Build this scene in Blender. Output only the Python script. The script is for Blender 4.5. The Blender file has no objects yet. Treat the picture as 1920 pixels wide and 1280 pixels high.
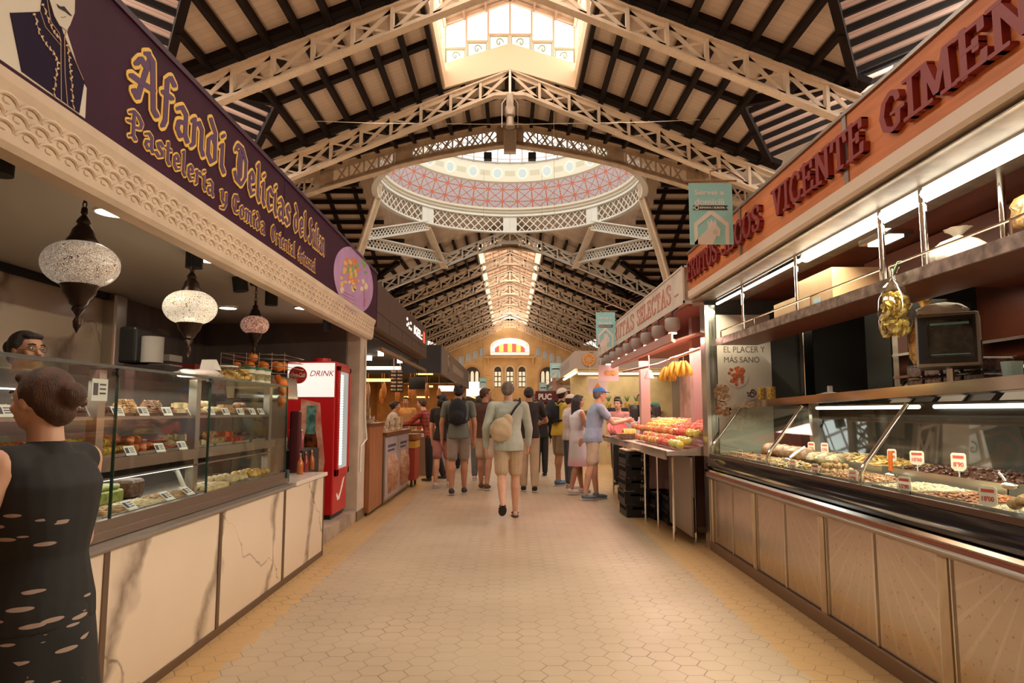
import bpy, bmesh, math, random
from mathutils import Vector, Matrix, noise
R = math.radians
random.seed(7)
S = bpy.context.scene
COL = S.collection
# ------------------------------------------------------------------ camera, sky, exposure
FPX, CH = 1280.0, 1.35
cam = bpy.data.cameras.new('camera'); cam.lens = 24.0; cam.sensor_width = 36.0; cam.clip_start = 0.05; cam.clip_end = 400
co = bpy.data.objects.new('camera', cam); COL.objects.link(co); S.camera = co
co.location = (0, 0, CH); co.rotation_euler = (math.pi/2 + math.atan(132/1280), 0, -math.atan(4/1280))
S.view_settings.view_transform = 'Standard'; S.view_settings.look = 'None'; S.view_settings.gamma = 1
S.view_settings.use_curve_mapping = False
S.view_settings.exposure = 0.22
S.cycles.max_bounces = 7; S.cycles.diffuse_bounces = 4; S.cycles.glossy_bounces = 3; S.cycles.transmission_bounces = 4; S.cycles.transparent_max_bounces = 12
S.cycles.caustics_reflective = False; S.cycles.caustics_refractive = False; S.cycles.sample_clamp_indirect = 4.0
w = bpy.data.worlds.new('sky'); S.world = w; w.use_nodes = True
w.node_tree.nodes['Background'].inputs[0].default_value = (1.0, 0.93, 0.84, 1)
w.node_tree.nodes['Background'].inputs[1].default_value = 2.2

LK = .32
def lamp(name, kind, loc, energy, color=(1, .85, .7), size=1, size_y=None, rot=(0, 0, 0), spread=None, spot=None):
    l = bpy.data.lights.new(name, kind); l.energy = energy*(LK if name in ('lantern_daylight','dome_daylight','roof_fill_light','wall_wash') else 1); l.color = color
    if kind == 'AREA':
        l.size = size
        if size_y: l.shape = 'RECTANGLE'; l.size_y = size_y
        if spread: l.spread = spread
    elif kind == 'SPOT':
        l.spot_size = spot or R(90); l.spot_blend = .6; l.shadow_soft_size = size
    else: l.shadow_soft_size = size
    o = bpy.data.objects.new(name, l); o.location = loc; o.rotation_euler = rot; COL.objects.link(o); return o
WARM = (1, .80, .60); DAY = (1, .90, .79); PINK = (1, .62, .62); ORG = (1, .58, .25)
# daylight coming down through the glazed ridge lanterns and the dome
for y, e in ((3, 800), (12, 800), (16.5, 600), (53, 700), (63, 700), (74, 700), (86, 700)):
    lamp('lantern_daylight', 'AREA', (0, y, 14.6), e, DAY, 4.0, 8.0)
for y, e in ((51, 170), (60, 170), (70, 170), (80, 170), (14, 40)):
    for sx in (-1, 1): lamp('lantern_daylight', 'AREA', (sx*2.15, y, 14.0), e, DAY, 1.4, 9.0, rot=(0, sx*math.pi/2, 0))
lamp('dome_daylight', 'AREA', (0, 35, 19.5), 1900, (1, .95, .88), 9.0, 9.0)
# daylight from the glazed ends of the cross gables high on both sides
for sx, e in ((-1, 900), (1, 600)):
    for y in (2, 16): lamp('gable_daylight', 'AREA', (sx*12.9, y, 11.6), e, DAY, 2.2, 12.0, rot=(0, sx*R(62), 0))
# unseen uplights added over the stalls to brighten the timber roof
for y in (3, 11, 19, 27, 36, 46, 58, 72, 86):
    for sx in (-1, 1):
        lamp('roof_fill_light', 'AREA', (sx*5.5, y, 3.9), 250, (1, .74, .52), 2.0, 4.0, rot=(math.pi, 0, 0))
# left stall: recessed downlights; its glass case; right stall: tubes; others
for x, y in ((-2.2, 3.7), (-2.95, 4.9), (-2.2, 4.9), (-3.0, 7.2), (-2.22, 7.2), (-2.2, 2.2), (-3.0, 2.4)):
    lamp('downlight_beam', 'SPOT', (x, y, 2.43), 14, (1, .82, .62), .06, spot=R(130))
lamp('case_light', 'AREA', (-2.2, 4.0, 1.5), 8, (1, .9, .75), .3, 3.2)
lamp('case_light', 'AREA', (-2.2, 4.0, 1.0), 6, (1, .9, .75), .3, 3.2)
lamp('tube_light', 'AREA', (2.10, 3.2, 2.40), 62, (1, .88, .62), .10, 3.2, rot=(0, R(28), 0))
lamp('tube_light', 'AREA', (2.10, 5.8, 2.40), 30, (1, .88, .62), .08, 2.0, rot=(0, R(28), 0))
lamp('case_light', 'AREA', (2.4, 4.2, 1.33), 26, (1, .92, .72), .25, 4.8)
lamp('stall_lamp', 'AREA', (3.3, 4.2, 2.3), 16, (1, .8, .6), .8, 4)
lamp('fruit_lamp', 'AREA', (2.1, 9.3, 2.12), 80, (1, .66, .58), .6, 4.4)
lamp('stall_lamp', 'AREA', (3.0, 12.5, 2.3), 60, (1, .85, .62), 2, 3)
lamp('stall_lamp', 'AREA', (-2.9, 11.5, 2.3), 55, (1, .66, .38), 1.6, 4)
lamp('stall_lamp', 'AREA', (-3.2, 19, 2.35), 150, ORG, 2.5, 8)
lamp('stall_lamp', 'AREA', (3.2, 20, 2.35), 90, (1, .85, .6), 2, 8)
lamp('stall_lamp', 'AREA', (-3, 36, 2.6), 150, (1, .75, .5), 2, 16)
lamp('stall_lamp', 'AREA', (3, 36, 2.6), 150, (1, .75, .5), 2, 16)
lamp('wall_wash', 'AREA', (0, 84, 4.5), 850, (1, .70, .38), 12, 3, rot=(R(115), 0, 0))

# ------------------------------------------------------------------ materials
MATS = {}
def mat(name, col, rough=.55, metal=0., emit=None, es=1., var=.0, vscale=4., bump=0., bscale=40., stretch=None, alpha=None, spec=None, trans=0., col2=None, sub=0.):
    if name in MATS: return MATS[name]
    m = bpy.data.materials.new(name); m.use_nodes = True; nt = m.node_tree; N = nt.nodes; b = N['Principled BSDF']
    b.inputs['Base Color'].default_value = (*col, 1); b.inputs['Roughness'].default_value = rough; b.inputs['Metallic'].default_value = metal
    if spec is not None: b.inputs['Specular IOR Level'].default_value = spec
    if trans: b.inputs['Transmission Weight'].default_value = trans
    if emit: b.inputs['Emission Color'].default_value = (*emit, 1); b.inputs['Emission Strength'].default_value = es
    if alpha is not None: b.inputs['Alpha'].default_value = alpha
    tc = N.new('ShaderNodeTexCoord'); mp = N.new('ShaderNodeMapping'); nt.links.new(tc.outputs['Object'], mp.inputs[0])
    if stretch: mp.inputs['Scale'].default_value = stretch
    n = N.new('ShaderNodeTexNoise'); n.inputs['Scale'].default_value = vscale; n.inputs['Detail'].default_value = 5; nt.links.new(mp.outputs[0], n.inputs['Vector'])
    c2 = col2 or tuple(max(0, c*(1-var*1.6)) for c in col)
    c1 = col if col2 else tuple(min(1, c*(1+var)) for c in col)
    cr = N.new('ShaderNodeValToRGB'); cr.color_ramp.elements[0].position = .35; cr.color_ramp.elements[1].position = .68
    cr.color_ramp.elements[0].color = (*c2, 1); cr.color_ramp.elements[1].color = (*c1, 1)
    nt.links.new(n.outputs[0], cr.inputs[0])
    if var or col2: nt.links.new(cr.outputs[0], b.inputs['Base Color'])
    if bump:
        n2 = N.new('ShaderNodeTexNoise'); n2.inputs['Scale'].default_value = bscale; n2.inputs['Detail'].default_value = 3; nt.links.new(mp.outputs[0], n2.inputs['Vector'])
        bp = N.new('ShaderNodeBump'); bp.inputs['Strength'].default_value = bump; bp.inputs['Distance'].default_value = .01
        nt.links.new(n2.outputs[0], bp.inputs['Height']); nt.links.new(bp.outputs[0], b.inputs['Normal'])
    MATS[name] = m; return m

class NM:                                   # tiny node-maths helper for patterned materials
    def __init__(s, m): s.nt = m.node_tree; s.N = s.nt.nodes
    def new(s, t, **k):
        n = s.N.new(t)
        for a, v in k.items(): setattr(n, a, v)
        return n
    def m(s, op, a, b=None, c=None):
        n = s.new('ShaderNodeMath', operation=op)
        for i, v in enumerate((a, b, c)):
            if v is None: continue
            if isinstance(v, (int, float)): n.inputs[i].default_value = v
            else: s.nt.links.new(v, n.inputs[i])
        return n.outputs[0]
    def pos(s, obj=False):
        t = s.new('ShaderNodeTexCoord') if obj else s.new('ShaderNodeNewGeometry')
        sp = s.new('ShaderNodeSeparateXYZ'); s.nt.links.new(t.outputs['Object' if obj else 'Position'], sp.inputs[0]); return sp.outputs
    def noise(s, scale, detail=3, vec=None, dim='3D'):
        n = s.new('ShaderNodeTexNoise'); n.inputs['Scale'].default_value = scale; n.inputs['Detail'].default_value = detail
        g = s.new('ShaderNodeNewGeometry')
        s.nt.links.new(vec or g.outputs['Position'], n.inputs['Vector']); return n.outputs[0]
    def mix(s, f, a, b):
        n = s.new('ShaderNodeMix', data_type='RGBA')
        for i, v in ((0, f), (6, a), (7, b)):
            if isinstance(v, tuple): n.inputs[i].default_value = (*v, 1)
            elif isinstance(v, (int, float)): n.inputs[i].default_value = v
            else: s.nt.links.new(v, n.inputs[i])
        return n.outputs[2]
    def ramp(s, f, stops):
        n = s.new('ShaderNodeValToRGB'); e = n.color_ramp.elements
        while len(e) < len(stops): e.new(.5)
        for el, (p, c) in zip(e, stops): el.position = p; el.color = (*c, 1)
        s.nt.links.new(f, n.inputs[0]); return n.outputs[0]
    def base(s, c): s.nt.links.new(c, s.N['Principled BSDF'].inputs['Base Color'])
    def bump(s, h, st=.4, d=.01):
        b = s.new('ShaderNodeBump'); b.inputs['Strength'].default_value = st; b.inputs['Distance'].default_value = d
        s.nt.links.new(h, b.inputs['Height']); s.nt.links.new(b.outputs[0], s.N['Principled BSDF'].inputs['Normal'])

def glass_mat(name, tint=(.96, .99, .97), refl=.02):
    m = bpy.data.materials.new(name); m.use_nodes = True; nt = m.node_tree; N = nt.nodes; N.remove(N['Principled BSDF'])
    t = N.new('ShaderNodeBsdfTransparent'); t.inputs[0].default_value = (*tint, 1)
    g = N.new('ShaderNodeBsdfGlossy'); g.inputs['Roughness'].default_value = .02
    lw = N.new('ShaderNodeLayerWeight'); lw.inputs[0].default_value = .5; pw = N.new('ShaderNodeMath'); pw.operation = 'POWER'; pw.inputs[1].default_value = 4.5
    f = N.new('ShaderNodeMath'); f.operation = 'MULTIPLY_ADD'; f.inputs[1].default_value = .5; f.inputs[2].default_value = refl; nt.links.new(lw.outputs['Facing'], pw.inputs[0]); nt.links.new(pw.outputs[0], f.inputs[0])
    mx = N.new('ShaderNodeMixShader'); nt.links.new(f.outputs[0], mx.inputs[0]); nt.links.new(t.outputs[0], mx.inputs[1]); nt.links.new(g.outputs[0], mx.inputs[2])
    nt.links.new(mx.outputs[0], N['Material Output'].inputs[0]); MATS[name] = m; return m
GLASS = glass_mat('clear_glass')
CREAM = mat('cream_paint', (.76, .62, .47), .5, var=.06, vscale=2)
PLATE = mat('ochre_painted_steel', (.62, .48, .34), .55, var=.12, vscale=3)
WHITE = mat('white_paint', (.80, .78, .72), .5)
DARK = mat('dark_timber', (.014, .007, .005), .75, var=.2, vscale=3, spec=.2)
STEEL = mat('brushed_steel', (.62, .58, .52), .28, 1.)
CHROME = mat('polished_chrome', (.8, .78, .74), .1, 1.)
DSTEEL = mat('dull_steel', (.40, .36, .32), .35, 1.)
BLACK = mat('black_plastic', (.012, .012, .013), .4)
BLACKM = mat('black_matt', (.02, .019, .02), .8)

# ------------------------------------------------------------------ mesh builder
WLOC = {}
def tagp(o, label=None, cat=None, group=None, kind=None):
    if label: o['label'] = label
    if cat: o['category'] = cat
    if group: o['group'] = group
    if kind: o['kind'] = kind
    return o
def thing(name, loc, label, cat, group=None):
    o = bpy.data.objects.new(name, None); o.location = loc; o.empty_display_size = .1; COL.objects.link(o); WLOC[o.name] = Vector(loc)
    return tagp(o, label, cat, group)
def hull2(pts):
    pts = sorted(set((round(x, 6), round(y, 6)) for x, y in pts))
    def half(ps):
        h = []
        for p in ps:
            while len(h) > 1 and (h[-1][0]-h[-2][0])*(p[1]-h[-2][1])-(h[-1][1]-h[-2][1])*(p[0]-h[-2][0]) <= 0: h.pop()
            h.append(p)
        return h[:-1]
    return half(pts)+half(pts[::-1])
class MB:
    def __init__(s): s.v = []; s.f = []; s.mi = []; s.cur = 0; s.sm = False
    def add(s, vs, fs):
        n = len(s.v); s.v += [tuple(v) for v in vs]; s.f += [tuple(i+n for i in f) for f in fs]; s.mi += [s.cur]*len(fs); return s
    def box(s, c, d, M=None):
        x, y, z = d[0]/2, d[1]/2, d[2]/2; vs = [Vector((a*x, b*y, e*z)) for a in (-1, 1) for b in (-1, 1) for e in (-1, 1)]
        if M is not None: vs = [M @ v for v in vs]
        c = Vector(c)
        return s.add([v+c for v in vs], [(0, 1, 3, 2), (4, 6, 7, 5), (0, 4, 5, 1), (2, 3, 7, 6), (0, 2, 6, 4), (1, 5, 7, 3)])
    def b2(s, x0, x1, y0, y1, z0, z1): return s.box(((x0+x1)/2, (y0+y1)/2, (z0+z1)/2), (abs(x1-x0), abs(y1-y0), abs(z1-z0)))
    def beam(s, p0, p1, w, h, up=(0, 0, 1)):
        p0, p1 = Vector(p0), Vector(p1); d = (p1-p0); L = d.length
        if L < 1e-6: return s
        d.normalize(); u = Vector(up)
        if abs(d.dot(u)) > .98: u = Vector((0, 1, 0))
        a = d.cross(u).normalized(); b = a.cross(d)
        M = Matrix((a, d, b)).transposed()
        return s.box((p0+p1)/2, (w, L, h), M)
    def cone(s, p0, p1, r0, r1, n=12, cap=True):
        p0, p1 = Vector(p0), Vector(p1); d = (p1-p0).normalized(); u = Vector((0, 0, 1)) if abs(d.z) < .9 else Vector((1, 0, 0))
        a = d.cross(u).normalized(); b = d.cross(a)
        vs = []
        for p, r in ((p0, r0), (p1, r1)):
            for i in range(n):
                t = 2*math.pi*i/n; vs.append(p+a*math.cos(t)*r+b*math.sin(t)*r)
        fs = [(i, i+n, (i+1) % n+n, (i+1) % n) for i in range(n)]
        if cap: fs += [tuple(range(n)), tuple(range(2*n-1, n-1, -1))]
        return s.add(vs, fs)
    def cyl(s, p0, p1, r, n=12): return s.cone(p0, p1, r, r, n)
    def tube(s, pts, r, n=8):
        pts = [Vector(p) for p in pts]; rs = r if isinstance(r, (list, tuple)) else [r]*len(pts)
        vs = []; a = None
        for i, p in enumerate(pts):
            d = (pts[min(i+1, len(pts)-1)]-pts[max(i-1, 0)]).normalized()
            if a is None:
                u = Vector((0, 0, 1)) if abs(d.z) < .9 else Vector((1, 0, 0)); a = d.cross(u).normalized()
            else: a = (a-d*a.dot(d)).normalized()
            b = d.cross(a)
            for k in range(n):
                t = 2*math.pi*k/n; vs.append(p+(a*math.cos(t)+b*math.sin(t))*rs[i])
        m = len(pts)
        fs = [(i*n+k, (i+1)*n+k, (i+1)*n+(k+1) % n, i*n+(k+1) % n) for i in range(m-1) for k in range(n)]
        fs += [tuple(range(n)), tuple(range(m*n-1, (m-1)*n-1, -1))]
        return s.add(vs, fs)
    def ell(s, c, r, nu=12, nv=8, M=None, nz=0., seed=0):
        c = Vector(c); r = (r, r, r) if isinstance(r, (int, float)) else r; vs = []
        for j in range(1, nv):
            ph = math.pi*j/nv
            for i in range(nu):
                t = 2*math.pi*i/nu; vs.append(Vector((math.sin(ph)*math.cos(t), math.sin(ph)*math.sin(t), math.cos(ph))))
        vs += [Vector((0, 0, 1)), Vector((0, 0, -1))]; out = []
        for v in vs:
            k = 1+nz*noise.noise(v*1.7+Vector((seed, seed*.7, 0))) if nz else 1
            q = Vector((v.x*r[0]*k, v.y*r[1]*k, v.z*r[2]*k)); out.append((M @ q if M is not None else q)+c)
        T = (nv-1)*nu; fs = [(j*nu+i, (j+1)*nu+i, (j+1)*nu+(i+1) % nu, j*nu+(i+1) % nu) for j in range(nv-2) for i in range(nu)]
        fs += [(T, i, (i+1) % nu) for i in range(nu)]+[(T+1, (nv-2)*nu+(i+1) % nu, (nv-2)*nu+i) for i in range(nu)]
        return s.add(out, fs)
    def lathe(s, prof, c=(0, 0, 0), n=24, M=None):
        c = Vector(c); vs = []
        for r, z in prof:
            for i in range(n):
                t = 2*math.pi*i/n; q = Vector((r*math.cos(t), r*math.sin(t), z)); vs.append((M @ q if M is not None else q)+c)
        m = len(prof); fs = [(j*n+i, j*n+(i+1) % n, (j+1)*n+(i+1) % n, (j+1)*n+i) for j in range(m-1) for i in range(n)]
        return s.add(vs, fs)
    def prism(s, poly, o, u, v, t):         # 2-D polygon in the frame o,u,v pushed out by vector t
        o, u, v, t = Vector(o), Vector(u), Vector(v), Vector(t); n = len(poly)
        a = [o+u*x+v*y for x, y in poly]; b = [p+t for p in a]
        fs = [tuple(range(n-1, -1, -1)), tuple(range(n, 2*n))]+[(i, (i+1) % n, (i+1) % n+n, i+n) for i in range(n)]
        return s.add(a+b, fs)
    def quad(s, a, b, c, d): return s.add([a, b, c, d], [(0, 1, 2, 3)])
    def build(s, name, m, parent=None, label=None, cat=None, group=None, kind=None, smooth=None, bevel=0, sub=0, origin=None):
        me = bpy.data.meshes.new(name)
        if parent is not None: off = WLOC[parent.name]
        elif origin is not None: off = Vector(origin)
        elif s.v:
            xs, ys, zs = zip(*s.v); off = Vector(((min(xs)+max(xs))/2, (min(ys)+max(ys))/2, min(zs)))
        else: off = Vector()
        me.from_pydata([(x-off.x, y-off.y, z-off.z) for x, y, z in s.v], [], s.f)
        for q in (m if isinstance(m, (list, tuple)) else [m]): me.materials.append(q)
        me.polygons.foreach_set('material_index', s.mi)
        me.validate(); bm = bmesh.new(); bm.from_mesh(me); bmesh.ops.recalc_face_normals(bm, faces=bm.faces); bm.to_mesh(me); bm.free()
        if smooth or s.sm:
            me.polygons.foreach_set('use_smooth', [True]*len(me.polygons)); me.set_sharp_from_angle(angle=R(smooth if smooth and smooth is not True else 40))
        o = bpy.data.objects.new(name, me); COL.objects.link(o)
        if parent is not None: o.parent = parent; WLOC[o.name] = off.copy()
        else: o.location = off; WLOC[o.name] = off.copy()
        if bevel:
            b = o.modifiers.new('b', 'BEVEL'); b.width = bevel; b.segments = 2; b.limit_method = 'ANGLE'
        if sub: q = o.modifiers.new('s', 'SUBSURF'); q.levels = q.render_levels = sub
        return tagp(o, label, cat, group, kind)
def copy_tree(o, loc, rz=None, label=None, parent=None, scale=None):
    c = o.copy(); COL.objects.link(c)
    if parent is not None: c.parent = parent
    else:
        c.location = loc
        if rz is not None: c.rotation_euler = rz if isinstance(rz, (tuple, list)) else (0, 0, rz)
        if scale: c.scale = (scale,)*3 if isinstance(scale, (int, float)) else scale
        if label: c['label'] = label
    for ch in list(o.children): copy_tree(ch, None, parent=c)
    return c
# ------------------------------------------------------------------ lettering
def text_mesh(body, size, bold=0., extrude=.002, align='CENTER', sx=1.):
    cu = bpy.data.curves.new('t', 'FONT'); cu.body = body; cu.size = size; cu.offset = bold; cu.extrude = extrude; cu.align_x = align; cu.align_y = 'CENTER'; cu.resolution_u = 4
    o = bpy.data.objects.new('t', cu); COL.objects.link(o); bpy.context.view_layer.update()
    me = bpy.data.meshes.new_from_object(o.evaluated_get(bpy.context.evaluated_depsgraph_get()))
    bpy.data.objects.remove(o); bpy.data.curves.remove(cu)
    vs = [tuple(v.co) for v in me.vertices]; fs = [tuple(p.vertices) for p in me.polygons]; bpy.data.meshes.remove(me)
    return vs, fs
def put_text(mb, body, c, u, v, height, width=None, bold=0., ext=.002, shear=0., align='CENTER'):
    vs, fs = text_mesh(body, 1.0, bold, 0.5, align)
    if not vs: return
    x0, x1 = min(p[0] for p in vs), max(p[0] for p in vs); y0, y1 = min(p[1] for p in vs), max(p[1] for p in vs)
    k = height/(y1-y0); kx = (width/(x1-x0)) if width else k
    c, u, v = Vector(c), Vector(u), Vector(v); n = u.cross(v)
    mx = (x0+x1)/2 if align == 'CENTER' else x0
    mb.add([c+u*((p[0]-mx)*kx+shear*(p[1]-y0)*k)+v*((p[1]-(y0+y1)/2)*k)+n*(p[2]*2*ext) for p in vs], fs)
GL = {   # broken-nib skeletons: width, strokes (cap height 1, x-height .6)
 'A': (.62, [[(.02, .62), (.12, .78), (.30, .70)], [(.30, 1.0), (.24, .96)], [(.28, .98), (.42, .92), (.50, .06), (.60, 0)], [(.34, .9), (.16, .3), (.10, .05), (.0, .12)], [(-.08, .34), (.12, .36), (.48, .42)]]),
 'D': (.60, [[(.0, .78), (.10, .96), (.34, .96), (.54, .72), (.54, .3), (.34, .02), (.08, .06), (.0, .2)], [(.22, .86), (.16, .5), (.22, .1)], [(.30, .8), (.30, .2)]]),
 'S': (.52, [[(.46, .86), (.34, .97), (.14, .9), (.06, .7), (.2, .56), (.4, .46), (.46, .24), (.3, .03), (.08, .04), (.0, .16)], [(.26, .9), (.22, .5), (.26, .1)]]),
 'P': (.54, [[(.0, .84), (.14, .98), (.34, .92), (.5, .74), (.44, .52), (.2, .42)], [(.16, .9), (.16, .1), (.04, .0)], [(.16, .1), (.28, .0)], [(-.06, .5), (.14, .56)]]),
 'C': (.52, [[(.48, .78), (.36, .96), (.14, .88), (.02, .6), (.04, .26), (.2, .03), (.42, .06), (.5, .18)], [(.26, .86), (.24, .16)]]),
 'O': (.60, [[(.26, .98), (.06, .76), (.04, .3), (.26, .02), (.5, .24), (.52, .7), (.26, .98)], [(.26, .86), (.26, .14)]]),
 'a': (.40, [[(.04, .5), (.16, .6), (.3, .52), (.3, .1), (.38, .0)], [(.3, .34), (.08, .26), (.04, .1), (.16, .0), (.3, .12)]]),
 'c': (.34, [[(.32, .5), (.2, .6), (.06, .46), (.06, .14), (.18, .0), (.32, .1)]]),
 'd': (.40, [[(.1, .92), (.3, .7), (.32, .12), (.18, .0), (.05, .12), (.05, .44), (.18, .58), (.3, .46)]]),
 'e': (.34, [[(.06, .3), (.28, .38), (.26, .54), (.16, .6), (.05, .46), (.05, .14), (.18, .0), (.32, .1)]]),
 'f': (.30, [[(.32, .88), (.2, .96), (.1, .84), (.1, .06), (.04, -.08)], [(.0, .56), (.26, .58)]]),
 'i': (.20, [[(.0, .52), (.08, .6), (.08, .1), (.18, .0)], [(.06, .78), (.12, .84)]]),
 'l': (.20, [[(.02, .9), (.08, .98), (.08, .1), (.18, .0)]]),
 'm': (.62, [[(.0, .52), (.07, .6), (.07, .08), (.0, .0)], [(.07, .46), (.2, .6), (.3, .5), (.3, .06), (.24, .0)], [(.3, .46), (.43, .6), (.53, .5), (.53, .1), (.62, .0)]]),
 'n': (.42, [[(.0, .52), (.07, .6), (.07, .08), (.0, .0)], [(.07, .46), (.22, .6), (.33, .5), (.33, .1), (.42, .0)]]),
 'o': (.38, [[(.18, .6), (.05, .46), (.05, .14), (.18, .0), (.32, .14), (.32, .46), (.18, .6)]]),
 'r': (.30, [[(.0, .52), (.08, .6), (.08, .08), (.02, .0)], [(.08, .46), (.2, .58), (.3, .52)]]),
 's': (.34, [[(.3, .5), (.18, .6), (.06, .48), (.12, .34), (.28, .26), (.28, .1), (.14, .0), (.0, .1)]]),
 't': (.26, [[(.1, .82), (.1, .1), (.2, .0)], [(.0, .56), (.24, .58)]]),
 'u': (.42, [[(.0, .52), (.07, .6), (.07, .14), (.16, .0), (.32, .12)], [(.33, .6), (.33, .1), (.42, .0)]]),
 'y': (.40, [[(.0, .54), (.06, .6), (.06, .18), (.18, .04), (.32, .16)], [(.32, .6), (.32, .06), (.2, -.22), (.04, -.26)]]),
}
GS = {   # slab-serif capitals: skeletons drawn with a round pen; serif bars added at stem ends
 'F': (.62, [[(.14, 0), (.14, 1)], [(.14, .94), (.58, .94), (.58, .76)], [(.14, .52), (.44, .52)], [(0, .03), (.28, .03)], [(0, .97), (.2, .97)], [(.44, .62), (.44, .42)]]),
 'R': (.72, [[(.14, 0), (.14, 1)], [(0, .97), (.4, .97), (.58, .86), (.58, .66), (.4, .52), (.14, .52)], [(.38, .52), (.62, .03), (.72, .03)], [(0, .03), (.28, .03)]]),
 'U': (.74, [[(.16, .97), (.16, .3), (.26, .06), (.38, .02), (.5, .06), (.6, .3), (.6, .97)], [(0, .97), (.32, .97)], [(.46, .97), (.74, .97)]]),
 'T': (.68, [[(.34, .03), (.34, .97)], [(.02, .72), (.06, .95), (.62, .95), (.66, .72)], [(.2, .03), (.48, .03)]]),
 'O': (.72, [[(.36, .98), (.14, .84), (.06, .5), (.14, .16), (.36, .02), (.58, .16), (.66, .5), (.58, .84), (.36, .98)]]),
 'S': (.60, [[(.52, .72), (.52, .88), (.32, .98), (.12, .9), (.08, .72), (.22, .58), (.42, .46), (.54, .28), (.46, .08), (.28, .02), (.08, .1), (.06, .28)]]),
 'E': (.64, [[(.14, 0), (.14, 1)], [(0, .95), (.56, .95), (.56, .76)], [(.14, .52), (.42, .52)], [(0, .05), (.58, .05), (.6, .26)], [(.42, .62), (.42, .42)]]),
 'C': (.68, [[(.6, .7), (.56, .88), (.38, .98), (.16, .84), (.07, .5), (.16, .16), (.38, .02), (.56, .1), (.62, .28)]]),
 'V': (.74, [[(.14, .97), (.38, .03), (.62, .97)], [(0, .97), (.28, .97)], [(.48, .97), (.74, .97)]]),
 'I': (.30, [[(.15, .03), (.15, .97)], [(0, .97), (.3, .97)], [(0, .03), (.3, .03)]]),
 'N': (.80, [[(.15, .03), (.15, .97), (.64, .05), (.64, .97)], [(0, .97), (.2, .97)], [(0, .03), (.3, .03)], [(.5, .97), (.78, .97)]]),
 'G': (.74, [[(.6, .72), (.56, .88), (.38, .98), (.16, .84), (.07, .5), (.16, .16), (.38, .02), (.58, .12), (.6, .42)], [(.42, .44), (.74, .44)]]),
 'M': (.92, [[(.15, .03), (.17, .97), (.46, .15), (.74, .97), (.78, .03)], [(0, .97), (.2, .97)], [(0, .03), (.3, .03)], [(.64, .03), (.92, .03)], [(.74, .97), (.9, .97)]]),
 'L': (.60, [[(.14, .03), (.14, .97)], [(0, .97), (.28, .97)], [(0, .05), (.54, .05), (.56, .3)]]),
 'A': (.76, [[(.12, .03), (.38, .97), (.64, .03)], [(.22, .36), (.54, .36)], [(0, .03), (.24, .03)], [(.5, .03), (.76, .03)]]),
}
def stroke_len(s, G, sp=.12, space=.34): return sum((G[c][0]+sp) if c in G else space for c in s)-sp
def stroke_text(mb, s, o, u, v, length, height, G, nib, pen, depth, slant=0., sp=.12, lift=0.):
    """draw s from point o along u (unit) to fill length; nib = half nib vector in glyph units, pen = round pen radius"""
    o, u, v = Vector(o), Vector(u), Vector(v); n = u.cross(v); kx = length/stroke_len(s, G, sp); x = 0; i = 0
    for c in s:
        if c not in G: x += .34; continue
        for st in G[c][1]:
            for a, b in zip(st, st[1:]):
                pts = []
                for p in (a, b):
                    for sg in (-1, 1):
                        for k in range(8):
                            t = math.pi*(k+.5)/4
                            py = p[1]+sg*nib[1]; px = x+p[0]+sg*nib[0]
                            pts.append(((px+slant*py)*kx+pen*height*math.cos(t), (py+0)*height+pen*height*math.sin(t)))
                i += 1
                mb.prism(hull2(pts), o+n*(lift+(i % 7)*.00025), u, v, n*depth)
        x += G[c][0]+sp
# ================================================================== THE HALL
def hex_floor():
    m = mat('hex_tiles', (.5, .4, .3), .32); n = NM(m); X, Y, Z = n.pos()
    k = .080*math.sqrt(3)
    x = n.m('DIVIDE', Y, k); y = n.m('DIVIDE', X, k)
    def cell(ox, oy):
        a = n.m('SUBTRACT', n.m('FLOORED_MODULO', n.m('ADD', x, ox), 1.0), .5)
        b = n.m('SUBTRACT', n.m('FLOORED_MODULO', n.m('ADD', y, oy), math.sqrt(3)), math.sqrt(3)/2)
        return a, b, n.m('ADD', n.m('MULTIPLY', a, a), n.m('MULTIPLY', b, b))
    a1, b1, d1 = cell(0, 0); a2, b2, d2 = cell(.5, math.sqrt(3)/2)
    s = n.m('LESS_THAN', d1, d2)
    gx = n.m('ABSOLUTE', n.m('ADD', n.m('MULTIPLY', s, a1), n.m('MULTIPLY', n.m('SUBTRACT', 1, s), a2)))
    gy = n.m('ABSOLUTE', n.m('ADD', n.m('MULTIPLY', s, b1), n.m('MULTIPLY', n.m('SUBTRACT', 1, s), b2)))
    d = n.m('MAXIMUM', gx, n.m('ADD', n.m('MULTIPLY', gx, .5), n.m('MULTIPLY', gy, .8660254)))
    th = n.m('SUBTRACT', .5, n.m('MAXIMUM', .004, n.m('MULTIPLY', n.m('SUBTRACT', n.noise(2.2, 4), .25), .048)))
    g = n.m('GREATER_THAN', d, th)
    tile = n.ramp(n.noise(.9, 5), [(.3, (.40, .30, .205)), (.55, (.46, .35, .245)), (.75, (.51, .395, .28))])
    zone = n.m('GREATER_THAN', n.m('ABSOLUTE', n.m('ADD', X, n.m('MULTIPLY', n.m('SUBTRACT', n.m('FLOORED_MODULO', n.m('MULTIPLY', Y, 3.6), 1.0), .5), .06))), 1.52); tile = n.mix(zone, tile, (.52, .33, .15))
    gc = n.ramp(n.noise(1.6, 3), [(.35, (.07, .035, .02)), (.6, (.24, .15, .10))])
    n.base(n.mix(g, tile, gc)); n.bump(n.m('SUBTRACT', 1, g), .25, .004)
    r = n.m('ADD', .30, n.m('MULTIPLY', n.noise(3, 3), .25)); n.nt.links.new(r, n.N['Principled BSDF'].inputs['Roughness'])
    return m
MB().b2(-14, 14, -8, 92, -.1, 0).build('floor', hex_floor(), kind='structure')

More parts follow.
